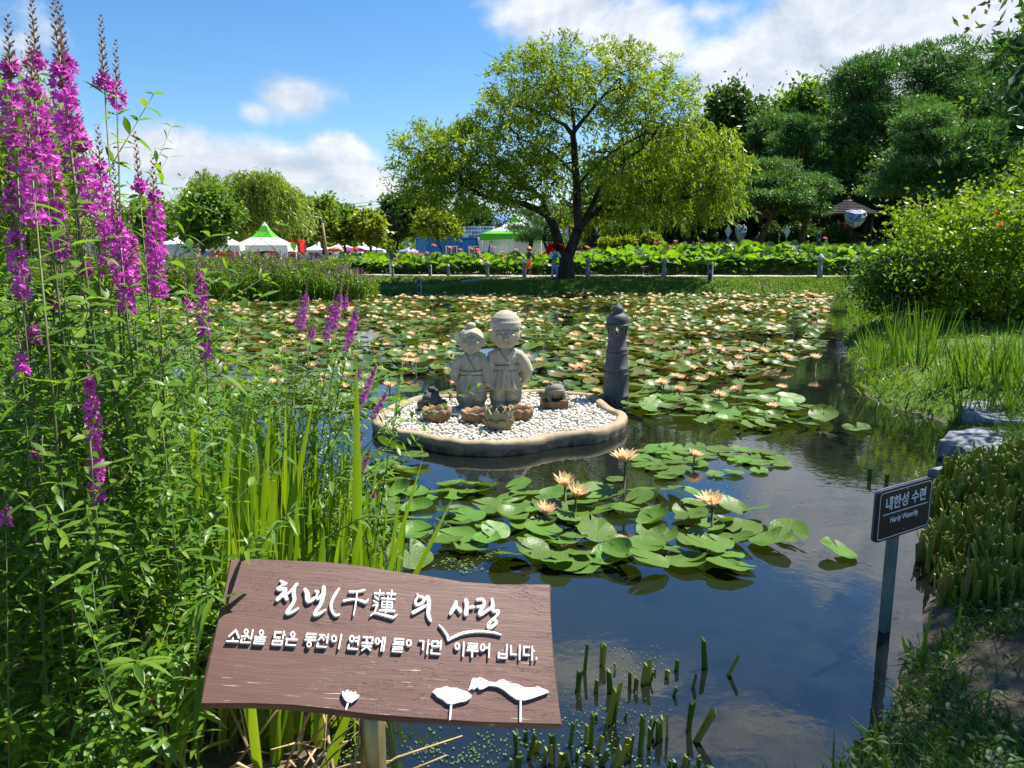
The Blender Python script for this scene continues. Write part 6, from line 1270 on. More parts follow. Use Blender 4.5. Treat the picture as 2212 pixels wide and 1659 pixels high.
def statue(name, label, c, rz, K, boy):
    root = thing(name, label, 'statue', c, rz, None, K); m = MB()
    if boy:
        for e in (-1, 1): m.ell((e * .078, -.03, .035), (.085, .125, .062)); hull(m, [(.05, e * .078, 0, .075, .085), (.10, e * .08, 0, .09, .095), (.16, e * .082, -.005, .088, .10), (.23, e * .07, 0, .08, .09)])
        hull(m, [(.205, 0, 0, .176, .128), (.216, 0, 0, .178, .13), (.30, 0, 0, .150, .115), (.40, 0, 0, .128, .102), (.45, 0, 0, .122, .10), (.53, 0, 0, .135, .102), (.585, 0, 0, .125, .09), (.62, 0, 0, .075, .065), (.66, 0, 0, .055, .055)], 24)
        hull(m, [(.405, 0, 0, .136, .110), (.412, 0, 0, .139, .113), (.448, 0, 0, .135, .112), (.455, 0, 0, .130, .108)], 24)
        for a_ in (-.95, -.55, -.2, .15, .5, .9): m.tube([(.13 * sin(a_), -.108 * cos(a_), .41), (.155 * sin(a_), -.125 * cos(a_), .30), (.182 * sin(a_), -.137 * cos(a_), .212)], [.009, .017, .024], 6)
        m.tube([(-.01, -.118, .42), (-.02, -.123, .34), (-.015, -.128, .27)], .016, 6)
        m.tube([(.06, 0, .575), (.135, -.0, .545), (.19, .01, .47), (.228, .015, .385), (.21, .03, .315)], [.055, .062, .066, .064, .055], 14); m.ell((.205, .04, .30), (.042, .05, .05))
        m.tube([(-.06, 0, .575), (-.13, -.01, .545), (-.172, -.02, .42), (-.168, -.035, .33), (-.160, -.045, .285)], [.062, .062, .056, .054, .05], 12); m.ell((-.158, -.055, .262), (.042, .042, .042))
        m.tube([(-.085, -.055, .625), (-.02, -.098, .54), (.035, -.108, .47)], [.012, .014, .014], 6); m.tube([(.085, -.055, .625), (.045, -.09, .57), (.0, -.100, .52)], [.012, .014, .012], 6)
        body = remesh(m, .006, 1); o_ = obj('body', withmat(body, M['granite']), root)
        c0 = (0, -.015, .765); r0 = (.148, .132, .150); h = MB(); h.ell(c0, r0, seg=24, ring=16); h.ell((0, -.03, .69), (.108, .095, .075), seg=20, ring=12); face(h, c0, r0); h.tube([(0, 0, .62), (0, 0, .70)], .06, 12)
        obj('head', withmat(remesh(h, .0045, 0), M['granite']), root)
        carve(c0, r0, 1, .42).build('carved_lines', M['groove'], root); ln_ = MB(); ln_.tube([(-.08, -.07, .625), (-.015, -.112, .54), (.04, -.122, .47)], .004, 5)
        for z_ in (.402, .458): ln_.tube([(.138 * sin(a), -.114 * cos(a), z_) for a in np.linspace(-1.3, 1.3, 13)], .0045, 5)
        ln_.build('robe_lines', M['groove'], root)
        k = MB(); hull(k, [(.832, 0, -.012, .156, .140), (.838, 0, -.012, .160, .145), (.895, 0, -.01, .158, .142), (.90, 0, -.008, .151, .136), (.94, 0, -.004, .138, .124), (.98, 0, 0, .100, .09), (1.005, 0, 0, .055, .05), (1.014, 0, 0, .015, .015)], 24)
        obj('cap', withmat(remesh(k, .006, 2), M['granite']), root)
    else:
        for e in (-1, 1): m.ell((e * .065, -.04, .03), (.075, .10, .05))
        hull(m, [(.03, 0, 0, .115, .095), (.09, 0, 0, .150, .118), (.10, 0, 0, .155, .122), (.16, 0, 0, .150, .118), (.21, 0, 0, .128, .105)], 24)
        hull(m, [(.185, 0, 0, .152, .118), (.195, 0, 0, .154, .12), (.28, 0, 0, .125, .10), (.36, 0, 0, .105, .09), (.42, 0, 0, .105, .088), (.48, 0, 0, .112, .088), (.53, 0, 0, .10, .075), (.56, 0, 0, .06, .055), (.60, 0, 0, .045, .045)], 24)
        hull(m, [(.352, 0, 0, .113, .097), (.357, 0, 0, .116, .10), (.386, 0, 0, .114, .098), (.391, 0, 0, .110, .094)], 24)
        m.tube([(-.03, -.102, .36), (-.036, -.112, .28), (-.04, -.124, .20)], [.015, .017, .02], 6); m.tube([(-.005, -.102, .36), (-.004, -.113, .28), (0, -.125, .20)], [.012, .013, .014], 6)
        m.tube([(-.095, 0, .52), (-.135, .005, .45), (-.165, .01, .36), (-.155, .02, .29)], [.05, .052, .05, .045], 12); m.ell((-.14, .025, .275), (.036, .045, .042))
        m.tube([(.095, 0, .52), (.135, -.01, .45), (.150, -.025, .35), (.150, -.04, .285)], [.05, .05, .047, .043], 12); m.ell((.155, -.05, .262), (.036, .038, .036))
        m.tube([(-.065, -.048, .57), (-.02, -.085, .49), (.03, -.093, .41)], [.011, .013, .013], 6); m.tube([(.065, -.048, .57), (.03, -.08, .52), (-.005, -.086, .47)], [.011, .013, .012], 6)
        obj('body', withmat(remesh(m, .0055, 1), M['granite']), root)
        c0 = (0, -.015, .675); r0 = (.115, .108, .122); h = MB(); h.ell(c0, r0, seg=24, ring=16); h.ell((0, -.025, .615), (.086, .08, .062), seg=20, ring=12); face(h, c0, r0, .85); h.tube([(0, 0, .56), (0, 0, .62)], .05, 12); obj('head', withmat(remesh(h, .0042, 0), M['granite']), root)
        carve(c0, r0, .85, .42).build('carved_lines', M['groove'], root); ln_ = MB(); ln_.tube([(-.06, -.06, .57), (-.015, -.097, .49), (.035, -.105, .41)], .004, 5)
        for z_ in (.350, .393): ln_.tube([(.116 * sin(a), -.101 * cos(a), z_) for a in np.linspace(-1.3, 1.3, 13)], .0042, 5)
        ln_.build('robe_lines', M['groove'], root)
        k = MB(); k.ell((0, .012, .71), (.126, .116, .108), seg=24, ring=14)
        for e in (-1, 1): k.tube([(e * .0, -.10, .775), (e * .05, -.105, .755), (e * .10, -.07, .715), (e * .122, -.02, .66)], [.02, .024, .024, .018], 8)
        k.ell((0, .01, .83), (.050, .05, .036), seg=16, ring=10); k.tube([(0, .01, .80), (0, .01, .815)], .042, 12); hm = remesh(k, .0055, 1); obj('hair', withmat(hm, M['granite']), root)
    return root
gp = onz(1018, 884, ISZ - .03); bp = onz(1092, 882, ISZ - .03)
statue('stone_statue', 'stone statue of a girl in traditional jacket with a hair bun, left of the pair', (gp[0], gp[1] + .10, ISZ - .045), .06, 1.08, False)
statue('stone_statue', 'taller stone statue of a boy in a rounded cap and belted robe, holding hands', (bp[0], bp[1] + .12, ISZ - .045), .05, 1.045, True)

def frog(name, label, c, rz, K, mat, slab=None, rider=None):
    r = thing(name, label, 'frog statue', c, rz, None, K); m = MB()
    m.ell((0, .01, .085), (.098, .12, .085), seg=20, ring=12, rot=Matrix.Rotation(-.35, 3, 'X')); m.ell((0, -.07, .135), (.088, .075, .050), seg=20, ring=12); m.ell((0, -.075, .112), (.084, .07, .03), seg=20, ring=10)
    for e in (-1, 1):
        m.ell((e * .048, -.05, .180), (.024, .026, .024)); m.tube([(e * .07, -.06, .10), (e * .085, -.09, .05), (e * .075, -.11, .012)], [.03, .024, .02], 10); m.ell((e * .10, .04, .05), (.04, .085, .05), rot=Matrix.Rotation(-e * .3, 3, 'Z'))
        for k in (-1, 0, 1): m.tube([(e * .075, -.105, .012), (e * .08 + k * .022, -.15, .008)], [.012, .009], 6)
        for k in (-1, 0, 1): m.tube([(e * .115, -.02, .012), (e * .135 + k * .018, -.07, .008)], [.012, .009], 6)
    m.tube([(-.083, -.10, .118), (-.05, -.142, .122), (0, -.153, .124), (.05, -.142, .122), (.083, -.10, .118)], .007, 6)
    obj('body', withmat(remesh(m, .005, 1), mat), r)
    if rider:
        q = MB(); q.ell((0, .06, .185), (.045, .055, .035)); q.ell((0, .015, .205), (.038, .032, .024))
        for e in (-1, 1): q.ell((e * .02, .018, .226), (.010, .011, .010)); q.ell((e * .042, .06, .175), (.016, .035, .022))
        obj('rider', withmat(remesh(q, .004, 1), mat), r)
    return r
fp = onz(931, 889, ISZ - .03); frog('frog_statue', 'dark stone frog carrying a small frog, left of the girl statue', (fp[0], fp[1] + .10, ISZ - .04), .06, 1.12, M['frogdark'], rider=True)
fp = onz(1198, 886, ISZ - .03); sl2 = MB(); sl2.box((0, 0, .045), (.27, .24, .09)); o_ = sl2.build('stone_plinth', M['bowl_r'], None, (fp[0], fp[1] + .12, ISZ - .035)); o_.rotation_euler = (0, 0, .10); tag(o_, 'square rust stained stone plinth under the grey frog', 'plinth')
frog('frog_statue', 'weathered grey green stone frog sitting on the square plinth at the right', (fp[0], fp[1] + .12, ISZ + .056), .25, 1.02, M['froggrey'])
def lotus_bowl(name, label, c, R, Hh, mat, npet=11, rows=1, water=True, ph=0.0, rz=0):
    r = thing(name, label, 'bowl', c, rz); m = MB(); seg = npet * 10
    def w_(a, i): return 1 + (.035 * np.abs(np.cos(a * npet / 2 + ph)) - .02) * (1 if i < 5 else 0) 
    prof = [(R * .55, 0), (R * .82, Hh * .16), (R * .96, Hh * .45), (R * 1.0, Hh * .72), (R * .98, Hh * .95), (R * .90, Hh * 1.0), (R * .82, Hh * .92), (R * .72, Hh * .6), (R * .4, Hh * .45)]
    a = np.linspace(0, 2 * pi, seg, endpoint=False); V = []
    for i, (rr, z) in enumerate(prof):
        k = np.abs(np.cos(a * npet / 2 + ph)); rad = rr * (1 + (.09 * k ** .6 - .05) * (1 if i < 6 else .3)); zz = z + (Hh * .13 * (k ** 1.5 - .5) if 3 < i < 7 else 0); V.append(np.column_stack([rad * np.cos(a), rad * np.sin(a), zz + 0 * a]))
    f = [(i * seg + k, i * seg + (k + 1) % seg, (i + 1) * seg + (k + 1) % seg, (i + 1) * seg + k) for i in range(len(prof) - 1) for k in range(seg)] + [tuple(range(seg - 1, -1, -1)), tuple((len(prof) - 1) * seg + k for k in range(seg))]
    m.add(np.concatenate(V), f); m.build('bowl', mat, r)
    q = MB(); q.lathe([(R * .80, Hh * .80), (0.001, Hh * .80)], 24, cap=False); q.build('water', M['water'], r)
    return r
def tulip_bowl(label, c, R, Hh, mat):
    r = thing('lotus_bowl', label, 'bowl', c, .2)
    for row, (n, z0, z1, r0, r1, w_, off) in enumerate([(8, .0, .56, .62, 1.0, .52, .0), (8, .22, 1.0, .74, .92, .42, .39)]):
        for k in range(n):
            a = 2 * pi * k / n + off; V = []
            for i, t_ in enumerate(np.linspace(0, 1, 7)):
                hw = w_ * R * (.62 + .6 * t_ - .15 * t_ ** 2) * (1 if t_ < .55 else (1 - ((t_ - .55) / .45) ** 1.7 * (.93 if row else .75))); rr = R * (r0 + (r1 - r0) * sin(t_ * pi / 2)) + (.02 * R if t_ > .8 else 0); z = Hh * (z0 + (z1 - z0) * t_)
                for j in np.linspace(-1, 1, 7): e = j * hw; V.append((rr * cos(a) * (1 - .16 * j * j) - e * sin(a), rr * sin(a) * (1 - .16 * j * j) + e * cos(a), z))
            V = np.array(V); c2 = np.array([0, 0, 0]); inn = V * np.array([.86, .86, 1]); m = MB()
            f = [(i * 7 + j, i * 7 + j + 1, (i + 1) * 7 + j + 1, (i + 1) * 7 + j) for i in range(6) for j in range(6)]; g_ = [tuple(49 + q for q in x[::-1]) for x in f]
            edge = [i * 7 for i in range(7)] + [42 + j for j in range(1, 7)] + [i * 7 + 6 for i in range(5, -1, -1)] + [j for j in range(5, 0, -1)]
            e2 = [(edge[i], 49 + edge[i], 49 + edge[(i + 1) % len(edge)], edge[(i + 1) % len(edge)]) for i in range(len(edge))]
            m.add(np.concatenate([V, inn]), [x[::-1] for x in f] + [x[::-1] for x in g_] + [x[::-1] for x in e2]); m.build('petal', mat, r)
    q = MB(); q.lathe([(R * .55, 0), (R * .70, Hh * .2), (R * .72, Hh * .5), (0, Hh * .5)], 20); q.build('core', mat, r); return r
for u, v, w_, h_, lb in [(941.5, 913, 67, .125, 'round rusty lotus bowl at the left, in front of the dark frog'), (1034, 917, 82, .115, 'wide rusty lotus bowl in the middle, in front of the girl statue'), (1120, 911, 68, .12, 'rusty lotus bowl at the right, behind the pointed mossy one')]:
    q = onz(u, v, ISZ - .035); R = w_ / FPX * (q[1] * 1.0 + .3) / 2 * .95; lotus_bowl('lotus_bowl', lb, (q[0], q[1] + R * .75, ISZ - .045), R, h_ * 1.08, M['bowl_r'], 10, ph=u)
q = onz(1077, 933, ISZ - .035); tulip_bowl('mossy lotus bowl with tall pointed petals, nearest to the island edge', (q[0], q[1] + .12, ISZ - .045), .155, .215, M['bowl_g'])
rock('flat_stone', 'small dark flat stone on the pebbles between the rusty bowls', tuple(onz(983, 897, ISZ - .02) + np.array([0, 0, -.03])), (.06, .05, .04), .3, 6, M['frogdark'])
# pagoda lamp pillar standing in the water
lp_ = onz(1331, 876, 0); R_l = .135
root = thing('pagoda_lamp', 'tall dark clay pagoda lamp standing in the water right of the island', 'garden lamp', (lp_[0], lp_[1] + .05, 0), 0)
m = MB(); S_ = 1.0
m.lathe([(.148, -.4), (.148, .015), (.150, .02), (.147, .05), (.146, .12), (.148, .125), (.148, .132), (.142, .137), (.138, .28), (.134, .40), (.136, .404), (.136, .412), (.131, .416), (.130, .47), (.132, .474), (.132, .480), (.128, .484), (.120, .64), (.117, .66), (.119, .664), (.119, .672), (.114, .676), (.111, .71), (.113, .714), (.113, .72), (.108, .725), (.100, .86), (.098, .875), (.10, .885)], 40)
m.build('column', M['lampclay'], root)
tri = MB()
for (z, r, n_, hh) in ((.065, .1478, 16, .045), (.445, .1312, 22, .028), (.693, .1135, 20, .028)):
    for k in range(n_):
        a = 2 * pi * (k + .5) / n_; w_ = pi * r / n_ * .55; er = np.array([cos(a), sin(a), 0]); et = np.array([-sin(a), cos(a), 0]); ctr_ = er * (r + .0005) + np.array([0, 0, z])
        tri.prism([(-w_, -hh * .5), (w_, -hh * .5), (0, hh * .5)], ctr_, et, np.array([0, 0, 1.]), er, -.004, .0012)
tri.build('dark_hole_patches', M['black'], root)  # black triangles on the wall in place of the shade inside openings
# pierced lamp head: ring wall with real openings
hd = MB(); nseg = 48; zs = np.linspace(.885, 1.02, 10); rs = .100 + (.118 - .100) * ((zs - .885) / .135) ** .8; hole = np.zeros((9, nseg), bool)
for k in range(6):
    a0 = k * 8
    for i in range(2, 8): hole[i, (a0 + 2) % nseg] = True; hole[i, (a0 + 3) % nseg] = 2 < i < 7
    for i in (1, 2, 5, 6): hole[i, (a0 + 6) % nseg] = True
aa = np.linspace(0, 2 * pi, nseg, endpoint=False)
V = np.concatenate([np.column_stack([r * np.cos(aa), r * np.sin(aa), np.full(nseg, z)]) for r, z in zip(rs, zs)] + [np.column_stack([(r - .012) * np.cos(aa), (r - .012) * np.sin(aa), np.full(nseg, z)]) for r, z in zip(rs, zs)]); o2 = 10 * nseg; f = []
for i in range(9):
    for k in range(nseg):
        k2 = (k + 1) % nseg
        if hole[i, k]: continue
        f += [(i * nseg + k, i * nseg + k2, (i + 1) * nseg + k2, (i + 1) * nseg + k), (o2 + i * nseg + k, o2 + (i + 1) * nseg + k, o2 + (i + 1) * nseg + k2, o2 + i * nseg + k2)]
        if hole[i, k2]: f.append((i * nseg + k2, o2 + i * nseg + k2, o2 + (i + 1) * nseg + k2, (i + 1) * nseg + k2))
        if hole[i, k - 1]: f.append((i * nseg + k, (i + 1) * nseg + k, o2 + (i + 1) * nseg + k, o2 + i * nseg + k))
        if i < 8 and hole[i + 1, k]: f.append(((i + 1) * nseg + k, (i + 1) * nseg + k2, o2 + (i + 1) * nseg + k2, o2 + (i + 1) * nseg + k))
        if i > 0 and hole[i - 1, k]: f.append((i * nseg + k, o2 + i * nseg + k, o2 + i * nseg + k2, i * nseg + k2))
hd.add(V, f, 0, False); hd.build('lamp_head', M['lampclay'], root)
m = MB(); m.lathe([(.10, 1.015), (.145, 1.02), (.152, 1.028), (.128, 1.034), (.124, 1.05), (.126, 1.085), (.115, 1.13), (.085, 1.16), (.052, 1.175), (.045, 1.185), (.062, 1.20), (.064, 1.225), (.048, 1.255), (.022, 1.28), (.008, 1.305), (0, 1.312)], 32); m.build('cap', M['lampclay'], root)
root.scale = (1.04, 1.04, .91)
# ------------------------------------------------------------------ the signs
BC = np.array([-0.31033309, 1.84716641, 0.73516378])
BM = np.array([[0.96364019, -0.03664086, 0.26467909], [0.19577021, 0.77097648, -0.60602747], [-0.18185599, 0.63580871, 0.75011712]])
def brd(u, v):                                   # pixel -> board plane coordinates
    d = ray(u, v); t_ = ((BC - CC) @ BM[:, 2]) / (d @ BM[:, 2]); q = BM.T @ (CC + d * t_ - BC); return q[0], q[1]
mt = bpy.data.materials.new('painted_board'); mt.use_nodes = True; t = NT(mt.node_tree); tc = t.n('ShaderNodeTexCoord'); P_ = tc.outputs['Object']
mp = t.n('ShaderNodeMapping'); mp.inputs['Scale'].default_value = (1.2, 11, 3); mp.inputs['Rotation'].default_value = (0, 0, .05); t.l(P_, mp.inputs[0]); g1 = t.noise(mp.outputs[0], 3.2, 6, .62, .7)
mp2 = t.n('ShaderNodeMapping'); mp2.inputs['Scale'].default_value = (1.6, 34, 3); t.l(P_, mp2.inputs[0]); g2 = t.noise(mp2.outputs[0], 5.5, 5, .6, .3); g3 = t.noise(P_, 260, 2, .5)
base = t.mix(t.mapr(g1, .2, .8), (.098, .044, .032, 1), (.125, .062, .047, 1)); crack = t.mapr(t.m('ABSOLUTE', t.m('SUBTRACT', g1, .5)), .010, .0, 0, 1); crack = t.m('MULTIPLY', crack, t.mapr(t.noise(P_, 3.1, 2), .42, .58))
sy = t.n('ShaderNodeSeparateXYZ'); t.l(P_, sy.inputs[0]); chip = t.m('MULTIPLY', t.mapr(g2, .635, .66), t.mapr(t.m('ADD', t.noise(P_, 5, 3), t.m('MULTIPLY', sy.outputs[1], -1.1)), .52, .66))
col = t.mix(t.m('MULTIPLY', chip, .9), base, (.48, .40, .30, 1)); col = t.mix(t.m('MULTIPLY', crack, .8), col, (.025, .014, .012, 1)); col = t.mix(t.mapr(t.noise(P_, 6, 4), .62, .75, 0, .35), col, (.20, .075, .055, 1))
p = t.n('ShaderNodeBsdfPrincipled'); t.l(col, p.inputs['Base Color']); p.inputs['Roughness'].default_value = .48; p.inputs['Specular IOR Level'].default_value = .45
b = t.n('ShaderNodeBump'); b.inputs['Strength'].default_value = .45; b.inputs['Distance'].default_value = .003; hh = t.m('ADD', t.m('MULTIPLY', g1, .6), t.m('ADD', t.m('MULTIPLY', g2, .35), t.m('ADD', t.m('MULTIPLY', crack, -.6), t.m('MULTIPLY', g3, .10)))); t.l(hh, b.inputs['Height']); t.l(b.outputs[0], p.inputs['Normal'])
o_ = t.n('ShaderNodeOutputMaterial'); t.l(p.outputs[0], o_.inputs[0]); M['board'] = mt
M['letter'] = pmat('white_acrylic', (.78, .78, .76), (.60, .58, .53), 26, rough=.3, spec=.5, thr=(.52, .72))
BO = [(497, 1208), (560, 1206.5), (620, 1209), (700, 1213), (780, 1221), (850, 1231), (920, 1244), (1000, 1255), (1080, 1261), (1189, 1262), (1192, 1330), (1197, 1418), (1203, 1480), (1211, 1530), (1214, 1565), (1124, 1563), (1033, 1561), (964, 1556.5), (873, 1551), (804, 1546), (747, 1538.7), (713, 1533.7), (630, 1524), (543, 1520), (431, 1520), (445, 1452), (462, 1370), (480, 1288)]
root = thing('wooden_sign', 'brown wooden board with raised white lettering on a post at the pond edge', 'sign', tuple(BC)); mw = Matrix(BM.tolist()).to_4x4(); root.rotation_euler = mw.to_euler()
P2 = np.array([brd(u, v) for u, v in BO]); pass
q = MB(); ins = unit(P2 - P2.mean(0)) * .004
nP = len(P2); V = np.concatenate([np.column_stack([P2 - ins, np.zeros(nP)]), np.column_stack([P2, np.full(nP, -.004)]), np.column_stack([P2, np.full(nP, -.036)])])
wv = .0025 * np.sin(np.arange(nP) * 2.3); V[nP:2 * nP, :2] += unit(P2 - P2.mean(0)) * wv[:, None]
cw = np.sum(P2[:, 0] * np.roll(P2[:, 1], -1) - np.roll(P2[:, 0], -1) * P2[:, 1]) > 0; od = (lambda x: x) if cw else (lambda x: x[::-1])
q.add(V, [od(tuple(range(nP))), od(tuple(range(3 * nP - 1, 2 * nP - 1, -1)))], 0, False); q.add(V, [od((i * nP + nP + k, i * nP + nP + (k + 1) % nP, i * nP + (k + 1) % nP, i * nP + k)) for i in range(2) for k in range(nP)], 0, False)
q.build('board', M['board'], root)
CR = dict(A=(1050, 2250, .22604), B=(1550, 2300, .22604), C=(860, 2450, .198915), D=(1280, 2470, .198915), E=(1720, 2470, .198915), F=(1300, 2650, .41591))
PXM = 1.0
def cpt(cr, x, y): ox, oy, s_ = CR[cr]; return brd((ox + s_ * x) * .548611, (oy + s_ * y) * .548611)
SCL = {c_: np.hypot(*(np.array(cpt(c_, 500, 400)) - np.array(cpt(c_, 600, 400)))) / 100 for c_ in CR}
zc = [0]
def stroke(m, cr, pts, w=None, z1=.008):
    P = np.array([cpt(cr, q[0], q[1]) for q in pts]); W_ = np.array([(q[2] if len(q) > 2 else w) for q in pts]) * SCL[cr] / 2 * .88; zc[0] = (zc[0] + 1) % 9; zt = z1 + zc[0] * .00022
    # resample smoothly for the brush strokes
    if len(pts[0]) > 2 and len(P) > 2:
        tt = np.arange(len(P)); t2 = np.linspace(0, len(P) - 1, (len(P) - 1) * 4 + 1); C_ = np.column_stack([P, W_]); 
        out = []
        for x in t2:
            i = min(int(x), len(P) - 2); u = x - i; p0, p1, p2_, p3 = C_[max(0, i - 1)], C_[i], C_[i + 1], C_[min(len(P) - 1, i + 2)]
            out.append(.5 * ((2 * p1) + (-p0 + p2_) * u + (2 * p0 - 5 * p1 + 4 * p2_ - p3) * u * u + (-p0 + 3 * p1 - 3 * p2_ + p3) * u ** 3))
        out = np.array(out); P, W_ = out[:, :2], out[:, 2]
    for i in range(len(P) - 1):                  # capsule per segment
        a_, b_, ra, rb = P[i], P[i + 1], W_[i], W_[i + 1]; d = b_ - a_; L = np.hypot(*d)
        if L < 1e-6: continue
        th = math.atan2(d[1], d[0]); k = 7
        poly = [b_ + rb * np.array([cos(th + x), sin(th + x)]) for x in np.linspace(-pi / 2, pi / 2, k)] + [a_ + ra * np.array([cos(th + x), sin(th + x)]) for x in np.linspace(pi / 2, 3 * pi / 2, k)]
        poly = np.array(poly); z_ = zt + (i % 7) * .00003; n = len(poly); c_ = poly.mean(0); inn = (poly - unit(poly - (a_ + (b_ - a_) * np.clip(((poly - a_) @ d) / (L * L), 0, 1)[:, None])) * min(ra, rb) * .18)
        V = np.concatenate([np.column_stack([poly, np.zeros(n)]), np.column_stack([poly, np.full(n, z_ - .002)]), np.column_stack([inn, np.full(n, z_)])])
        m.add(V, [tuple(range(2 * n, 3 * n))], 0, False); m.add(V, [(r * n + j, r * n + (j + 1) % n, (r + 1) * n + (j + 1) % n, (r + 1) * n + j) for r in range(2) for j in range(n)], 0, False)
def ringst(m, cr, cx, cy, rx, ry, w): a = np.linspace(0, 2 * pi, 17); stroke(m, cr, [(cx + rx * cos(x) , cy + ry * sin(x)) for x in a], w)
def glyph(items, name='letter'):
    m = MB()
    for it in items:
        if it[0] == 'o': ringst(m, *it[1:])
        else: stroke(m, *it)
    return m.build(name, M['letter'], root)
A_, B_ = 'A', 'B'
glyph([(A_, [(240, 185, 45), (290, 215, 75), (338, 228, 50)]), (A_, [(330, 240, 35), (260, 262, 30), (195, 318, 70), (250, 330, 78), (322, 320, 75), (300, 390, 80), (210, 485, 85), (185, 510, 80)]), (A_, [(265, 425, 60), (325, 460, 80), (345, 505, 68)]), (A_, [(525, 240, 65), (482, 300, 70), (465, 400, 80), (480, 500, 75), (445, 590, 70), (375, 690, 70), (348, 745, 62), (405, 742, 62), (480, 708, 60), (545, 665, 42)]), (A_, [(325, 432, 45), (400, 380, 48), (465, 310, 55)])])
glyph([(A_, [(665, 335, 72), (700, 400, 95), (705, 490, 100), (728, 540, 82), (790, 515, 80), (835, 475, 55)]), (A_, [(845, 362, 42), (890, 378, 62), (870, 425, 42), (872, 490, 55), (905, 495, 60), (950, 425, 50), (980, 390, 40)]), (A_, [(990, 295, 78), (985, 380, 85), (970, 480, 85), (930, 600, 75), (862, 700, 70), (825, 772, 60), (880, 770, 68), (950, 735, 60), (1018, 690, 42)])])
glyph([(A_, [(1255, 320, 58), (1190, 420, 66), (1135, 530, 62), (1115, 620, 60), (1142, 720, 56), (1195, 780, 55), (1255, 772, 48)])])
glyph([(A_, [(1440, 370, 45), (1560, 370, 42), (1695, 345, 55)]), (A_, [(1340, 530, 52), (1440, 512, 45), (1560, 508, 45), (1660, 535, 60), (1720, 555, 62), (1765, 500, 28)]), (A_, [(1570, 385, 34), (1550, 550, 34), (1525, 700, 34), (1508, 780, 30)])])
glyph([(A_, [(1880, 397), (2030, 405)], 46), (A_, [(1965, 342), (1957, 450)], 28), (A_, [(2095, 405), (2235, 415)], 46), (A_, [(2175, 350), (2160, 465)], 28), (A_, [(1880, 458), (1940, 505)], 38), (A_, [(1858, 532), (1928, 570)], 38), (A_, [(1840, 612), (1925, 606), (1890, 680), (1872, 740)], 34), (A_, [(1805, 790, 28), (1870, 745, 38), (2000, 770, 52), (2120, 800, 62), (2200, 818, 60), (2262, 775, 28)]), (A_, [(1995, 487), (2228, 500)], 34), (A_, [(2005, 542), (2185, 555), (2175, 648), (1997, 642), (2005, 542)], 28), (A_, [(2010, 596), (2178, 604)], 22), (A_, [(1965, 695), (2220, 705)], 38), (A_, [(2105, 458), (2065, 740)], 30)])
glyph([(B_, [(402, 200, 42), (440, 235, 48), (505, 255, 62), (512, 320, 62), (440, 372, 62), (378, 368, 62), (375, 300, 55), (418, 235, 48)]), (B_, [(335, 512, 75), (430, 460, 72), (570, 385, 60)]), (B_, [(585, 245, 92), (608, 330, 82), (600, 430, 80), (592, 530, 78), (618, 615, 70), (640, 660, 38)])])
glyph([(B_, [(1078, 325, 62), (1062, 390, 88), (1012, 480, 80), (985, 528, 68)]), (B_, [(1080, 412, 58), (1130, 452, 78), (1150, 495, 68)]), (B_, [(1250, 300, 88), (1265, 390, 82), (1255, 480, 88), (1250, 540, 92)]), (B_, [(1290, 430, 42), (1370, 415, 72)])])
glyph([(B_, [(1445, 285, 55), (1540, 287, 62), (1568, 340, 70), (1550, 392, 60), (1445, 415, 52)]), (B_, [(1555, 405, 70), (1492, 495, 70), (1500, 548, 75), (1600, 492, 60), (1680, 432, 58), (1712, 380, 68)]), (B_, [(1700, 282, 58), (1715, 380, 72), (1708, 450, 78), (1740, 497, 60), (1812, 488, 64), (1780, 570, 58), (1700, 645, 56)]), (B_, [(1700, 645, 56), (1645, 715, 68), (1640, 762, 60), (1715, 748, 70), (1778, 690, 60), (1765, 648, 58), (1705, 648, 48)])])
glyph([(B_, [(785, 730, 24), (850, 800, 40), (920, 900, 50), (945, 985, 55)]), (B_, [(945, 985, 55), (1050, 930, 55), (1200, 870, 58), (1380, 840, 55), (1560, 840, 50), (1740, 862, 42), (1862, 900, 20)])], 'check_mark')
C_, D_, E2 = 'C', 'D', 'E'
glyph([(C_, [(345, 178), (212, 300)], 44), (C_, [(345, 178), (402, 325)], 44), (C_, [(292, 338), (285, 388)], 40), (C_, [(168, 398), (385, 405)], 46)])
glyph([('o', C_, 548, 212, 33, 44, 38), (C_, [(462, 300), (590, 303)], 44), (C_, [(522, 310), (516, 352)], 34), (C_, [(600, 326), (636, 332)], 26), (C_, [(682, 176), (640, 348)], 40), (C_, [(460, 360), (440, 420), (622, 425)], 42)])
glyph([('o', C_, 850, 228, 36, 46, 38), (C_, [(722, 310), (935, 322)], 40), (C_, [(718, 355), (915, 368), (905, 408), (708, 402), (698, 445), (895, 455)], 32)])
glyph([(C_, [(1238, 222), (1122, 216), (1105, 325), (1215, 328)], 44), (C_, [(1298, 208), (1270, 342)], 38), (C_, [(1300, 270), (1318, 272)], 30), (C_, [(1078, 385), (1258, 390), (1244, 468), (1066, 460), (1078, 385)], 42)])
glyph([('o', C_, 1470, 264, 36, 48, 38), (C_, [(1342, 352), (1555, 365)], 44), (C_, [(1350, 398), (1332, 468), (1518, 480)], 42)])
glyph([(C_, [(1928, 258), (1750, 250), (1735, 315), (1920, 322)], 42), (C_, [(1820, 330), (1815, 360)], 30), (C_, [(1712, 370), (1918, 382)], 44), ('o', C_, 1790, 462, 38, 50, 38)])
glyph([(C_, [(2000, 270), (2096, 275)], 44), (C_, [(2052, 285), (1975, 368)], 40), (C_, [(2040, 305), (2086, 370)], 38), (C_, [(2172, 258), (2140, 428)], 38), (C_, [(2120, 316), (2150, 320)], 34), (C_, [(1962, 436), (1945, 505), (2128, 515)], 42)])
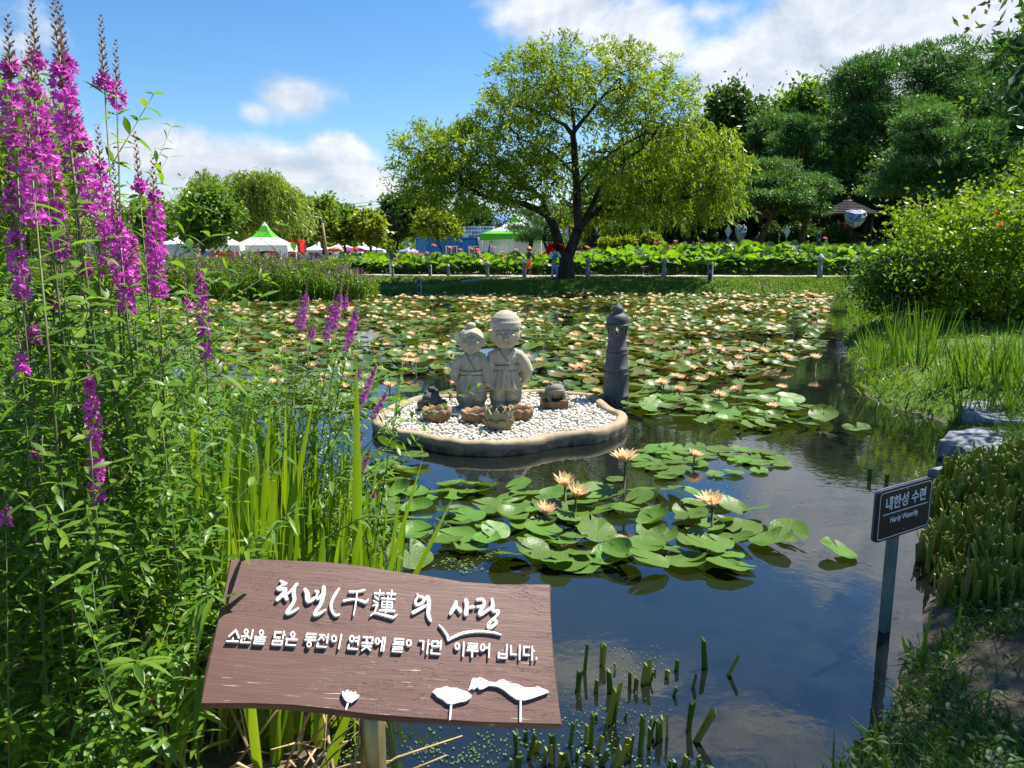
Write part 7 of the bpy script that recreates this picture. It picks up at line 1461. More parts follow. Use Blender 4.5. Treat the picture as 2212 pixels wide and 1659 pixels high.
glyph([('o', D_, 172, 246, 42, 58, 40), (D_, [(318, 168), (264, 442)], 40)])
glyph([('o', D_, 525, 250, 40, 56, 40), (D_, [(608, 225), (650, 228)], 40), (D_, [(598, 292), (642, 295)], 40), (D_, [(670, 192), (642, 362)], 38), (D_, [(465, 370), (450, 442), (632, 452)], 42)])
glyph([(D_, [(755, 212), (822, 214), (812, 288)], 40), (D_, [(868, 220), (938, 222), (925, 295)], 40), (D_, [(836, 298), (834, 330)], 28), (D_, [(728, 330), (928, 342)], 46), (D_, [(820, 368), (818, 385)], 26), (D_, [(728, 384), (908, 398)], 40), (D_, [(808, 412), (722, 474)], 40), (D_, [(828, 412), (890, 470)], 40)])
glyph([('o', D_, 1030, 295, 38, 56, 40), (D_, [(1082, 302), (1115, 302)], 34), (D_, [(1138, 225), (1100, 488)], 36), (D_, [(1185, 225), (1145, 494)], 36)])
glyph([(D_, [(1545, 258), (1372, 248), (1362, 310), (1540, 322)], 40), (D_, [(1338, 360), (1540, 370)], 42), (D_, [(1340, 405), (1520, 414), (1512, 455), (1332, 448), (1325, 496), (1512, 508)], 32)])
glyph([('o', D_, 1650, 330, 42, 58, 42)])
glyph([(D_, [(1862, 288), (1940, 294), (1922, 462)], 42), (D_, [(2036, 275), (2006, 542)], 38), (D_, [(2042, 356), (2064, 357)], 36)])
glyph([(D_, [(2115, 296), (2222, 302), (2212, 402), (2106, 394), (2115, 296)], 42), (E2, [(25, 328), (62, 332)], 40), (E2, [(20, 392), (52, 396)], 40), (E2, [(74, 288), (60, 460)], 36), (D_, [(2100, 460), (2090, 536), (2258, 545)], 42)])
glyph([('o', E2, 392, 392, 38, 60, 40), (E2, [(525, 315), (506, 588)], 38)])
glyph([(E2, [(608, 340), (790, 346), (782, 390), (612, 386), (604, 428), (788, 436)], 32), (E2, [(594, 472), (798, 490)], 44), (E2, [(688, 500), (685, 602)], 40)])
glyph([('o', E2, 896, 420, 38, 60, 40), (E2, [(960, 426), (1010, 428)], 48), (E2, [(1026, 345), (1016, 618)], 36)])
glyph([(E2, [(1375, 365), (1366, 490)], 38), (E2, [(1212, 515), (1205, 618), (1364, 624), (1370, 525)], 38), (E2, [(1218, 546), (1362, 550)], 38)])
glyph([(E2, [(1456, 385), (1455, 556), (1558, 562)], 40), (E2, [(1626, 378), (1620, 655)], 38)])
glyph([(E2, [(1812, 414), (1710, 406), (1706, 566), (1808, 572)], 40), (E2, [(1872, 400), (1868, 668)], 38), (E2, [(1878, 488), (1904, 489)], 44)])
glyph([(E2, [(1955, 628), (1955, 652)], 42)], 'full_stop')
def emblem(name, pts, stem, w_):
    m = MB(); Pp = np.array([cpt('F', *q) for q in pts])
    if np.sum(Pp[:, 0] * np.roll(Pp[:, 1], -1) - np.roll(Pp[:, 0], -1) * Pp[:, 1]) < 0: Pp = Pp[::-1]
    m.prism(Pp, (0, 0, 0), (1, 0, 0), (0, 1, 0), (0, 0, 1), 0, .0085); stroke(m, 'F', stem, w_, .007); return m.build(name, M['letter'], root)
emblem('lotus_flower_emblem', [(108, 185), (118, 180), (135, 195), (160, 165), (178, 190), (195, 178), (215, 198), (238, 182), (248, 218), (272, 215), (268, 240), (235, 265), (200, 290), (160, 285), (130, 255), (112, 220)], [(168, 285), (148, 350)], 22)
emblem('lotus_leaf_emblem', [(962, 190), (985, 165), (1000, 158), (1050, 150), (1095, 133), (1130, 150), (1190, 150), (1240, 172), (1290, 185), (1335, 220), (1325, 245), (1280, 275), (1220, 285), (1150, 305), (1100, 295), (1060, 260), (1010, 235), (985, 205)], [(1142, 298), (1130, 442)], 25)
emblem('lotus_leaf_emblem', [(1303, 170), (1325, 110), (1338, 65), (1355, 55), (1390, 62), (1405, 48), (1440, 60), (1490, 88), (1560, 100), (1600, 75), (1640, 72), (1700, 105), (1760, 112), (1830, 145), (1930, 145), (1960, 135), (2000, 155), (2055, 175), (2062, 192), (2000, 215), (1900, 250), (1830, 268), (1760, 260), (1700, 220), (1640, 170), (1580, 138), (1500, 128), (1440, 160), (1410, 165), (1390, 140), (1350, 168), (1345, 150), (1310, 172)], [(1797, 258), (1795, 462)], 25)
po = MB(); pb_ = BC + BM @ np.array([-.06, -.03, -.05]); px_ = aty(806, 1600, 1.98)[0]
po.tube([(px_, 1.98, -.4), (px_, 1.98, .72)], .036, 20); o_ = po.build('post', pmat('steel_post', (.40, .33, .17), (.28, .23, .10), 6, .3, .5, metal=.7), root); o_.matrix_parent_inverse = root.matrix_basis.inverted()
bk = MB(); bk.box((-.06, -.02, -.05), (.18, .14, .02)); bk.build('bracket', M['grey'], root)

# small name plate of the water lilies
sc_ = aty(1955, 1101, 3.27); root = thing('plant_sign', 'small dark name plate on a green grey post in the water at the right', 'sign', (1.805, 3.25, 0), 0)
pl_, pr_ = aty(1898, 1116, 3.15), aty(2013, 1084, 3.37); dv = pr_ - pl_; dv[2] = 0; W2, H2 = np.linalg.norm(dv), .236; dv /= W2; cz = float(aty(1955, 1101, 3.25)[2]); cx_ = float(aty(1955, 1101, 3.25)[0]) - 1.805
pl = bpy.data.objects.new('plate', None)
def rrect(w_, h_, r, k=6): return [(sx * (w_ / 2 - r) + r * cos(a), sy * (h_ / 2 - r) + r * sin(a)) for sx, sy, a0 in ((1, 1, 0), (-1, 1, pi / 2), (-1, -1, pi), (1, -1, 1.5 * pi)) for a in np.linspace(a0, a0 + pi / 2, k)]
ez = np.array([dv[1], -dv[0], 0]); ex = dv; ey = np.array([0, 0, 1.]); O_ = np.array([cx_, 0, cz])
m = MB(); m.prism(rrect(W2, H2, .024), O_, ex, ey, ez, -.012, .0); m.build('plate', pmat('plate_black', (.022, .018, .016), (.040, .030, .026), 5, .4, .5, stretch=(1, 1, 12)), root)
m = MB(); m.prism(rrect(W2 + .004, H2 + .004, .026), O_, ex, ey, ez, -.022, -.0125); m.build('backing', pmat('plate_edge', (.10, .12, .22), None, rough=.35), root)
a_, b_ = np.array(rrect(W2 - .018, H2 - .018, .018)), np.array(rrect(W2 - .026, H2 - .026, .015)); n = len(a_); m = MB(); tp = lambda P: O_ + P[:, :1] * ex + P[:, 1:] * ey + ez * .0015; m.add(np.concatenate([tp(a_), tp(b_)]), [(k, (k + 1) % n, n + (k + 1) % n, n + k) for k in range(n)], 0, False); m.build('border_line', M['white'], root)
m = MB(); m.prism([(-.40 * W2, .002), (.42 * W2, .002), (.42 * W2, .006), (-.40 * W2, .006)], O_, ex, ey, ez, .0003, .0016); m.build('rule_line', M['white'], root)
Rm = Matrix((ex, ey, ez)).transposed().to_4x4()
for tx, s_, yy_, bo, dx_ in (('내한성 수련', .064, .047, .0012, .0), ('Hardy Waterlily', .036, -.028, .0005, -.005)):
    me = textmesh(tx, s_, M['white'], .0006, bo); o_ = obj('lettering', me, root); o_.matrix_local = Matrix.Translation(O_ + ey * yy_ + ez * .0022 + ex * dx_) @ Rm @ Matrix.Scale(W2 / .325 * (.80 if s_ > .05 else .72), 4, (1, 0, 0))
for yy_ in (.098, -.088): m = MB(); m.lathe([(.004, 0), (.003, .002), (0, .003)], 10); o_ = m.build('screw', M['grey'], root); o_.matrix_local = Matrix.Translation(O_ + ey * yy_ + ez * .001) @ Rm
m = MB(); pk_ = O_ - ez * .045; m.box((pk_[0], pk_[1], (cz - .36) / 2), (.046, .034, cz + .40), rz=math.atan2(dv[1], dv[0])); m.build('post', pmat('green_grey_post', (.10, .16, .15), (.15, .22, .20), 4, .35, .5), root)
# ------------------------------------------------------------------ the near bank: loosestrife, flag leaves, cut stems
def leafy_mb(rg, h0, h1, npair, L, W, branches=0, seed=0):
    m = MB(); P, D = [], []
    z = np.linspace(h0, h1, npair)
    for i, zz in enumerate(z):
        a = (i % 2) * pi / 2 + rg.normal(0, .25)
        for e in (0, pi):
            el = rg.uniform(.15, .75); P.append((0, 0, zz)); D.append((cos(a + e) * cos(el), sin(a + e) * cos(el), sin(el)))
    Ls = L * (1.05 - .45 * np.repeat(np.linspace(0, 1, npair), 2)) * rg.uniform(.75, 1.2, 2 * npair)
    br = []
    for b_ in range(branches):
        z0 = rg.uniform(h0 + .1 * (h1 - h0), h0 + .8 * (h1 - h0)); a = rg.uniform(0, 6.28); ln = rg.uniform(.14, .30); el = rg.uniform(.6, 1.05); d = np.array([cos(a) * cos(el), sin(a) * cos(el), sin(el)]); br.append((np.array([0, 0, z0]), d, ln))
        for k in range(9):
            t_ = (k + 1) / 9; q = np.array([0, 0, z0]) + d * ln * t_
            for e in (0, pi):
                s1 = unit(np.cross(d, [0, 0, 1])); s2 = np.cross(s1, d); an = e + (k % 2) * pi / 2 + rg.normal(0, .3); dd = unit((s1 * cos(an) + s2 * sin(an)) * .85 + d * rg.uniform(.2, .8)); P.append(tuple(q)); D.append(tuple(dd)); Ls = np.r_[Ls, L * rg.uniform(.45, .8)]
    P, D = np.array(P), unit(np.array(D)); m.lance(P, D, np.tile([0, 0, 1.], (len(P), 1)) + rg.normal(0, .25, (len(P), 3)), Ls, W * rg.uniform(.75, 1.2, len(P)), rg.uniform(.05, .5, len(P))); return m, br
def stem_mb(h, r, br=(), bend=.0):
    m = MB(); m.tube([(0, 0, -.15), (0, 0, h * .5), (0, 0, h)], [r, r * .85, r * .5], 6)
    for o_, d, ln in br: m.tube([o_, o_ + d * ln], [r * .45, r * .2], 5)
    return m
def spike_mb(rg, z0, z1, tip, rad):               # whorls of six petalled florets below a brown bud tip
    m = MB(); zt = z1 - tip; n = max(24, int((zt - z0) / .0013)); zz = np.linspace(z0, zt, n) + rg.normal(0, .003, n); a = np.arange(n) * 2.4 + rg.normal(0, .3, n)
    keep = (np.sin(zz * 130 + rg.uniform(0, 6)) + rg.normal(0, .7, n)) > -1.05; zz, a = zz[keep], a[keep]
    fall = np.clip((zt - zz) / max(.02, (zt - z0)), 0, 1); R = rad * (.55 + .5 * np.minimum(1, fall * 4)) * rg.uniform(.7, 1.15, len(zz))
    for k in range(len(zz)):
        o_ = np.array([cos(a[k]) * R[k] * (.30 + .4 * ((k * 7) % 10) / 10), sin(a[k]) * R[k] * (.30 + .4 * ((k * 7) % 10) / 10), zz[k]]); ax_ = unit(np.array([cos(a[k]), sin(a[k]), rg.uniform(-.1, .55)])); s1 = unit(np.cross(ax_, [0, 0, 1.])); s2 = np.cross(s1, ax_); ph = np.linspace(0, 2 * pi, 7)[:-1] + rg.uniform(0, 1)
        D = unit(np.outer(np.cos(ph), s1) + np.outer(np.sin(ph), s2) + ax_ * .55); S = unit(np.cross(D, ax_) + rg.normal(0, .25, (6, 3))); cc = np.array([.72, .09, .60]) * rg.uniform(.72, 1.15) + np.array([.06, .02, .05]) * rg.uniform(0, 1)
        m.quads(np.tile(o_, (6, 1)), D, S, rad * rg.uniform(.42, .6), rad * .24, 0, .55, np.tile(cc, (6, 1)))
        if k % 3 == 0: m.quads(o_[None] * .6 + np.array([[0, 0, zz[k] * .4]]), ax_[None], s1[None], rad * .5, rad * .3, 0, .5, np.array([[.16, .06, .07]]))
    nb = int(tip / .0011); zb_ = np.linspace(zt - .02, z1, nb); ab = np.arange(nb) * 2.4; rb = rad * .42 * (1.05 - np.linspace(0, 1, nb) * .8); D = unit(np.column_stack([np.cos(ab), np.sin(ab), np.full(nb, 1.2)])); P = np.column_stack([np.cos(ab) * rb * .3, np.sin(ab) * rb * .3, zb_]); m.quads(P, D, np.column_stack([-np.sin(ab), np.cos(ab), 0 * ab]), rb * 1.1 + .003, rb * .65 + .0015, 0, .5, np.tile([.17, .10, .085], (nb, 1)))
    return m
rg = np.random.default_rng(500); LP = []
for k, fr in enumerate((.08, .14, .20, .27, .36, .46)):
    for v_ in range(2):
        r = thing('purple_loosestrife', 'x', 'wildflower', (0, 0, 0)); tip = .05 + .02 * v_; z0 = 1 - fr
        lm, br = leafy_mb(rg, .12, z0 - .01, int(30 * (z0)), .038, .0072, 6)
        lm.build('leaves', M['loose'], r); stem_mb(.97, .0017, br).build('stem', M['stem_red'], r); spike_mb(rg, z0, 1.0, tip, .0135).build('flower_spike', M['petal'], r); LP.append((fr, r))
# tip pixel, lower end of the flowers, distance, sideways lean of the base, label
FS = [(16, 35, 7, 270, 1.95, 0, .06), (65, -25, 82, 95, 2.0, 0, .0), (113, -6, 127, 277, 1.85, .02, .06), (126, -12, 167, 175, 2.1, .04, .02), (60, 78, 78, 300, 1.9, .02, .04), (217, 36, 219, 145, 2.15, .03, .0), (249, 89, 236, 130, 2.2, -.10, -.02), (164, 204, 178, 437, 1.9, .03, .05), (55, 218, 86, 430, 1.75, .04, .05), (291, 285, 287, 386, 2.2, .0, .0),
      (329, 336, 345, 660, 2.05, .03, .02), (24, 418, 45, 600, 1.8, .02, .0), (244, 356, 226, 670, 1.95, -.02, .04), (280, 444, 282, 610, 2.1, 0, .0), (320, 444, 316, 600, 2.15, 0, .0), (182, 473, 196, 620, 1.95, 0, .0), (429, 530, 440, 775, 2.2, .02, .0), (397, 575, 399, 650, 2.3, 0, 0), (188, 753, 178, 1074, 1.75, .04, .02), (95, 215, 105, 560, 2.0, 0, .04), (30, 225, 32, 440, 2.1, 0, .03), (210, 270, 205, 560, 2.05, 0, .02), (260, 440, 250, 640, 2.2, 0, 0), (140, 120, 150, 330, 2.15, 0, .0),
      (666, 600, 658, 699, 3.1, -.25, 0), (742, 600, 720, 730, 3.2, -.30, 0), (755, 606, 744, 680, 3.3, -.3, 0), (776, 637, 757, 746, 3.2, -.35, 0), (679, 672, 680, 735, 3.1, -.2, 0), (766, 660, 760, 749, 3.3, -.3, 0), (724, 626, 714, 741, 3.25, -.28, 0), (648, 640, 645, 690, 3.2, -.2, 0),
      (820, 770, 795, 900, 3.0, -.50, 0), (846, 824, 826, 902, 3.0, -.55, 0), (790, 918, 799, 975, 2.85, -.35, 0), (807, 950, 803, 1026, 2.8, -.35, 0), (786, 772, 780, 818, 3.1, -.4, 0), (820, 1040, 828, 1082, 2.8, -.35, 0), (40, 700, 68, 815, 1.7, .02, 0), (68, 890, 76, 965, 1.65, .02, 0), (12, 1050, 22, 1130, 1.6, 0, 0), (30, 1398, 36, 1425, 1.7, .15, 0), (60, 640, 66, 720, 1.9, 0, 0), (108, 560, 112, 660, 2.0, 0, 0), (12, 330, 10, 420, 2.0, 0, 0)]
LBL = {2: 'tallest thick magenta spike against the blue sky at the left', 5: 'thin sparse magenta spike standing out against the sky, right of the thick ones', 6: 'slender loosestrife in bud leaning right against the sky', 9: 'small pale magenta spike alone against the white cloud', 10: 'magenta spike before the rounded green tree, rightmost of the tall stand', 16: 'magenta spike standing alone before the reed bed', 18: 'low magenta spike in the middle of the green foliage at the left', 32: 'magenta loosestrife leaning over the left end of the island', 17: 'short magenta spike before the reed bed, left of the lone one'}
used = set(); i_ = 0
for i, (u, v, ub, vb_, y, lx, thick) in enumerate(FS):
    T = aty(u, v, y); gy_ = y + .12 * ((i * 7) % 5 - 2) / 2; bx_ = T[0] + lx - .03; gz = max(hz(bx_, gy_), .0) - .02; B = np.array([bx_, gy_, gz]); d = T - B; Ln = np.linalg.norm(d); bot = aty(ub, vb_, y); fr = np.clip(np.linalg.norm(T - bot) / Ln, .06, .5); c_ = min(LP, key=lambda q: abs(q[0] - fr) + (.001 if (q[1].name in used) else 0) + .002 * ((i + (q[1].name.endswith('1'))) % 2)); src = c_[1]
    o_ = src if src.name not in used else dup(src); used.add(src.name)
    q = Vector(d).to_track_quat('Z', 'Y') @ Quaternion((0, 0, 1), i * 1.3); o_.rotation_euler = q.to_euler(); o_.location = tuple(B); w_ = Ln * (1.1 + thick * 4 if y < 2.5 else .95); o_.scale = (w_, w_, Ln)
    lb = LBL.get(i) or ('magenta loosestrife in the tall stand at the upper left' if v < 400 and u < 260 else 'magenta loosestrife in the middle of the left stand' if u < 400 and v < 640 else 'short magenta loosestrife low among the leaves at the far left' if u < 200 else 'magenta loosestrife in the cluster left of the girl statue' if v < 760 else 'small magenta loosestrife by the tall blade left of the island')
    tag(o_, lb, 'wildflower', lb)
for fr, r in LP:
    if r.name not in used:
        for c_ in list(r.children): bpy.data.objects.remove(c_)
        bpy.data.objects.remove(r)
# leafy loosestrife stems without flowers
GP = []
for k in range(6):
    r = thing('loosestrife_stem', 'x', 'plant', (0, 0, 0)); lm, br = leafy_mb(rg, .06, 1.0, 30, .068, .0118, 10 + k % 3); lm.build('leaves', M['loose'], r); stem_mb(1.0, .0026, br).build('stem', M['stem'], r); GP.append(r)
spots = []
STAND = np.array([(-3.3, 1.55), (-.85, 1.55), (-.95, 2.1), (-1.1, 2.5), (-1.3, 3.0), (-1.35, 3.4), (-1.3, 3.8), (-2.2, 4.6), (-3.9, 5.2)])
while len(spots) < 185:
    q = np.array([rg.uniform(-3.9, -.6), rg.uniform(1.55, 5.0)])
    if inpoly(STAND, q[:1], q[1:])[0] and all(np.hypot(*(q - s_)) > .075 for s_ in spots) and abs(q[0]) < .72 * q[1] + .35: spots.append(q)
spots += [np.array(q) for q in [(-.86, 3.25), (-.9, 3.4), (-1.0, 3.3), (-.78, 3.4), (-1.1, 3.6), (-.68, 3.05), (-.95, 3.1), (-1.05, 3.45), (-1.02, 2.45)]]
used = set()
for i, q in enumerate(spots):
    src = GP[i % 6]; o_ = src if i < 6 else dup(src); far = q[1] > 2.7
    vt = rg.uniform(560, 900) if q[0] < -.42 * q[1] else rg.uniform(740, 1010)
    if q[1] < 2.0: vt = max(vt, rg.uniform(800, 1150))
    zt = aty(1106, vt, q[1])[2]; gz = max(hz(*q), 0) - .02; Ln = np.clip(zt - gz, .55, 1.75); o_.location = (q[0], q[1], gz); o_.rotation_euler = (rg.normal(0, .10), rg.normal(.04, .13), rg.uniform(0, 6.28)); w_ = rg.uniform(1.1, 1.45); o_.scale = (w_, w_, Ln)
    lb = 'leafy green loosestrife stem without flowers in the stand at the left edge' if q[0] < -.52 * q[1] else 'leafy green loosestrife stem without flowers left of the brown board' if not far else 'leafy green loosestrife stem rising beside the flag leaves, left of the island'
    tag(o_, lb, 'plant', lb)
# arching side stems with long leaves at the right border of the stand
AR = [((445, 1290), (545, 1160), 2.0), ((470, 1210), (640, 1090), 2.3), ((560, 1190), (800, 1110), 2.6), ((600, 1130), (850, 900), 2.8), ((400, 1420), (462, 1450), 1.80), ((600, 1080), (760, 1000), 2.7), ((380, 1150), (478, 1300), 1.85), ((640, 1000), (770, 880), 2.9)]
for i, ((u0, v0), (u1, v1), y) in enumerate(AR):
    p0, p1 = aty(u0, v0, y), aty(u1, v1, y - .08); r = thing('loosestrife_stem', 'arching leafy loosestrife shoot with long pale leaves leaning right over the water', 'plant', tuple(p0), 0, 'arching shoots beside the board'); d = p1 - p0; base = np.array([-.12, .15, -(p0[2] - max(0, hz(p0[0] - .1, y)))]); t_ = np.linspace(0, 1, 9)[:, None]; arc = base * (1 - t_) ** 2 + 2 * np.array([0, 0, -.05]) * t_ * (1 - t_) + d * t_ ** 2
    m = MB(); m.tube(arc, np.linspace(.005, .002, 9), 6); m.build('stem', M['stem'], r); n = 26; ti = np.sort(rg.uniform(.35, 1, n)); P = np.column_stack([np.interp(ti, t_[:, 0], arc[:, k]) for k in range(3)]); T = unit(d); s1 = unit(np.cross(T, [0, 0, 1])); an = np.arange(n) * pi + rg.normal(0, .5, n); D = unit(np.outer(np.cos(an), s1) + T * .6 + rg.normal(0, .25, (n, 3))); m = MB(); m.lance(P, D, np.tile([0, 0, 1.], (n, 1)), rg.uniform(.07, .12, n), rg.uniform(.014, .021, n), rg.uniform(.1, .6, n)); m.build('leaves', M['loose'], r)
# flag leaf clumps (tall sword leaves)
def flag_clump(rg, nb, h, w_, spread, lean=.12, dry=0.0):
    m = MB(); n = nb; a = rg.uniform(0, 6.28, n); P = np.column_stack([np.cos(a), np.sin(a), 0 * a]) * rg.uniform(0, spread, n)[:, None]; D = unit(np.column_stack([np.cos(a) * lean * rg.uniform(.2, 1.6, n), np.sin(a) * lean * rg.uniform(.2, 1.6, n), np.ones(n)])); U = np.column_stack([np.cos(a), np.sin(a), 0 * a]) + rg.normal(0, .6, (n, 3)); P[:, 2] = -.1
    m.lance(P, D, U, h * rg.uniform(.55, 1.05, n), w_ * rg.uniform(.7, 1.15, n), rg.uniform(0, .16, n), 0, (.8, 1, 1, .95, .85, .6, .03), .22); return m
FG = [flag_clump(np.random.default_rng(520 + k), 15, 1.0, .038, .10).mesh('blades', M['flag']) for k in range(4)]
DRY = [flag_clump(np.random.default_rng(530 + k), 9, .5, .014, .08, .35).mesh('dead_blades', M['dry']) for k in range(2)]
spots = [(-.80, 2.25, 1.0), (-.72, 2.45, 1.05), (-.88, 2.5, 1.15), (-.70, 2.7, 1.0), (-.82, 2.75, 1.2), (-.78, 3.0, 1.15), (-.92, 3.05, 1.2), (-.68, 3.25, .95), (-1.0, 2.75, 1.2), (-.95, 2.3, 1.1), (-1.08, 3.2, 1.25), (-.62, 2.9, .8), (-.60, 2.55, .85), (-1.15, 2.5, 1.2), (-1.2, 3.5, 1.1), (-.75, 3.5, .9), (-1.02, 2.55, 1.15), (-.98, 2.9, 1.2), (-1.12, 2.95, 1.2), (-.90, 2.75, 1.15), (-.75, 2.6, 1.1), (-1.15, 2.75, 1.2), (-.82, 3.2, 1.1), (-1.05, 2.3, 1.0), (-.66, 3.4, .8), (-.92, 2.6, 1.1), (-1.02, 2.25, 1.15), (-1.1, 2.35, 1.2), (-1.18, 2.6, 1.25), (-1.22, 2.9, 1.3), (-.96, 2.42, 1.1), (-.78, 2.85, 1.1), (-.70, 3.05, 1.0), (-1.05, 3.4, 1.2)]
for i, (x, y, h_) in enumerate(spots):
    r = thing('flag_clump', 'clump of tall yellow green sword leaves between the flower stand and the board', 'reed', (x, y, max(hz(x, y), -.06)), i * 1.1, 'tall sword leaf clumps at the near pond edge'); o_ = obj('blades', FG[i % 4], r); o_.scale = (1, 1, h_)
    if i % 2 == 0: q = obj('dead_blades', DRY[(i // 2) % 2], r)
BL = [((770, 765), (772, 1215), 2.55, .040, 'single broad bright sword leaf standing tallest left of the island'), ((915, 985), (800, 1215), 2.35, .022, 'long thin blade leaning right over the water above the board'), ((985, 1062), (800, 1230), 2.2, .026, 'long brown tipped blade arching right over the lily pads'), ((680, 850), (600, 1190), 2.5, .030, 'yellow green sword leaf leaning right in front of the flag leaves'), ((500, 880), (470, 1260), 2.35, .032, 'broad sword leaf rising left of the board top corner'), ((420, 790), (440, 1250), 2.45, .034, 'broad pale sword leaf behind the loosestrife stems'), ((585, 860), (560, 1200), 2.5, .030, 'sword leaf rising straight behind the top edge of the board')]
for (u1, v1), (u0, v0), y, w_, lb in BL:
    p0, p1 = aty(u0, v0, y), aty(u1, v1, y); d = p1 - p0; z0 = max(0, hz(p0[0], y)); k = max(0, (p0[2] - z0) / max(.05, d[2])); b0 = p0 - d * min(k, .9); b0[2] = z0 - .05; n = 9; t_ = np.linspace(0, 1, n); P = b0 + (p1 - b0) * t_[:, None]; P[:, 2] += np.sin(t_ * pi) * .03 * abs(d[0]); hw = w_ / 2 * np.array([.8, 1, 1, 1, .96, .88, .72, .45, .02]); s1 = unit(np.cross(unit(d), [0, -1, .3])); nn = np.cross(s1, unit(d)); m = MB(); m.add(np.stack([P + s1 * hw[:, None] + nn * hw[:, None] * .25, P, P - s1 * hw[:, None] + nn * hw[:, None] * .25], 1).reshape(-1, 3), [q for i in range(n - 1) for q in ((3 * i, 3 * i + 1, 3 * i + 4, 3 * i + 3), (3 * i + 1, 3 * i + 2, 3 * i + 5, 3 * i + 4))]); tag(m.build('sword_leaf', M['flag']), lb, 'reed')
# dead stems at the foot of the stand
m = MB()
for k in range(90):
    x, y = rg.uniform(-1.35, -.42), rg.uniform(1.95, 2.75); z = max(hz(x, y), 0); d = unit(np.array([rg.normal(0, .5), rg.normal(0, .4), rg.uniform(.25, 1)])); L = rg.uniform(.12, .5); q = np.array([x, y, z]); m.tube([q, q + d * L * .5 + rg.normal(0, .01, 3), q + d * L + np.array([0, 0, -.05])], [.007, .006, .003], 5, flat=.5)
tag(m.build('dead_stems', M['dry']), kind='stuff')
rl = MB(); rl.lance([aty(318, 1470, 1.95)], [unit(np.array([.15, -.1, -.9]))], [np.array([0, -1., .2])], .075, .035, .1); tag(rl.build('fallen_leaf', paint('rust_leaf', (.45, .10, .04))), 'curled rust red leaf among dead stems at the foot of the stand', 'leaf')
# iris clumps on the right shore
IR = [flag_clump(np.random.default_rng(540 + k), 26, 1.0, .022, .16, .34).mesh('blades', M['iris']) for k in range(4)]
IC = [(1895, 800, .85), (1925, 790, .9), (1955, 805, .95), (1985, 815, .9), (1880, 760, .7), (1930, 750, .8), (1985, 770, .85), (2020, 790, .8), (1850, 690, .9), (1870, 680, .95), (1905, 700, .8), (2050, 855, .75), (2085, 860, .85), (2120, 862, .9), (2160, 868, .9), (2200, 870, .9), (2070, 835, .7), (2140, 840, .8), (2190, 845, .8), (2080, 905, .55), (2130, 905, .55), (2180, 905, .55), (2020, 860, .5), (2225, 880, .7), (2040, 700, .6), (1860, 640, .9)]
for i, (u, v, h_) in enumerate(IC):
    q = onz(u, v, .1); x, y = q[0], q[1]; lb = ('iris clump with arching blades at the water edge below the trumpet shrub' if u < 2030 and v > 740 else 'tall dark iris clump in the shade under the trumpet shrub' if v < 740 else 'iris clump with upright blades just behind the slate slabs')
    r = thing('iris_clump', lb, 'iris', (x, y, max(hz(x, y), -.05)), i * 1.7, lb); o_ = obj('blades', IR[i % 4], r); o_.scale = (h_, h_, h_ * rg.uniform(.85, 1.1))
# mown iris bed: clumps of cut leaf bases
def stub_mb(rg, n, hmin, hmax, w_, spread, tilt=.22, m=None, mat=0):
    m = m or MB()
    for k in range(n):
        a = rg.uniform(0, 6.28); o_ = np.array([cos(a), sin(a), 0]) * rg.uniform(0, spread); d = unit(np.array([rg.normal(0, tilt), rg.normal(0, tilt), 1])); s1 = unit(np.cross(d, [cos(a + .7), sin(a + .7), 0])); nn = np.cross(d, s1); h_ = rg.uniform(hmin, hmax); w2 = w_ * rg.uniform(.7, 1.2) / 2; th = w2 * .42; cut = rg.choice([-1, 1]) * rg.uniform(.2, .9) * w2
        V = []
        for z, kk in ((-.05, 1.1), (h_ * .6, 1.0), (h_, .92)):
            for sx_, sy_ in ((-1, 0), (-.45, -.8), (.45, -.8), (1, 0), (.45, .8), (-.45, .8)): V.append(o_ + d * (z + (cut * sx_ * 1.2 if z == h_ else 0)) + s1 * w2 * kk * sx_ + nn * th * kk * sy_)
        m.add(np.array(V), [(i * 6 + j, i * 6 + (j + 1) % 6, i * 6 + 6 + (j + 1) % 6, i * 6 + 6 + j) for i in range(2) for j in range(6)] + [tuple(range(12, 18))], mat, False)
    return m
ST = [stub_mb(np.random.default_rng(560 + k), 34, .07, .18, .021, .10).mesh('cut_leaves', M['stub']) for k in range(6)]
SB = np.array([(3.30, 5.55), (2.95, 5.0), (2.45, 4.15), (2.12, 3.55), (2.3, 3.25), (2.9, 3.5), (3.6, 4.1), (4.6, 5.0), (5.2, 5.7), (4.2, 5.75)]); spots = []; tries = 0
while len(spots) < 115 and tries < 9000:
    tries += 1; q = np.array([rg.uniform(2.0, 5.2), rg.uniform(3.2, 5.8)])
    if inpoly(SB, q[:1], q[1:])[0] and all(np.hypot(*(q - s_)) > .105 for s_ in spots): spots.append(q)
for i, q in enumerate(spots):
    r = thing('cut_iris_clump', 'mown iris clump of cut leaf bases on the bank right of the small black sign', 'iris', (q[0], q[1], max(hz(*q), -.03)), i * 2.1, 'mown iris clumps on the right bank', rg.uniform(.85, 1.3)); obj('cut_leaves', ST[i % 6], r)
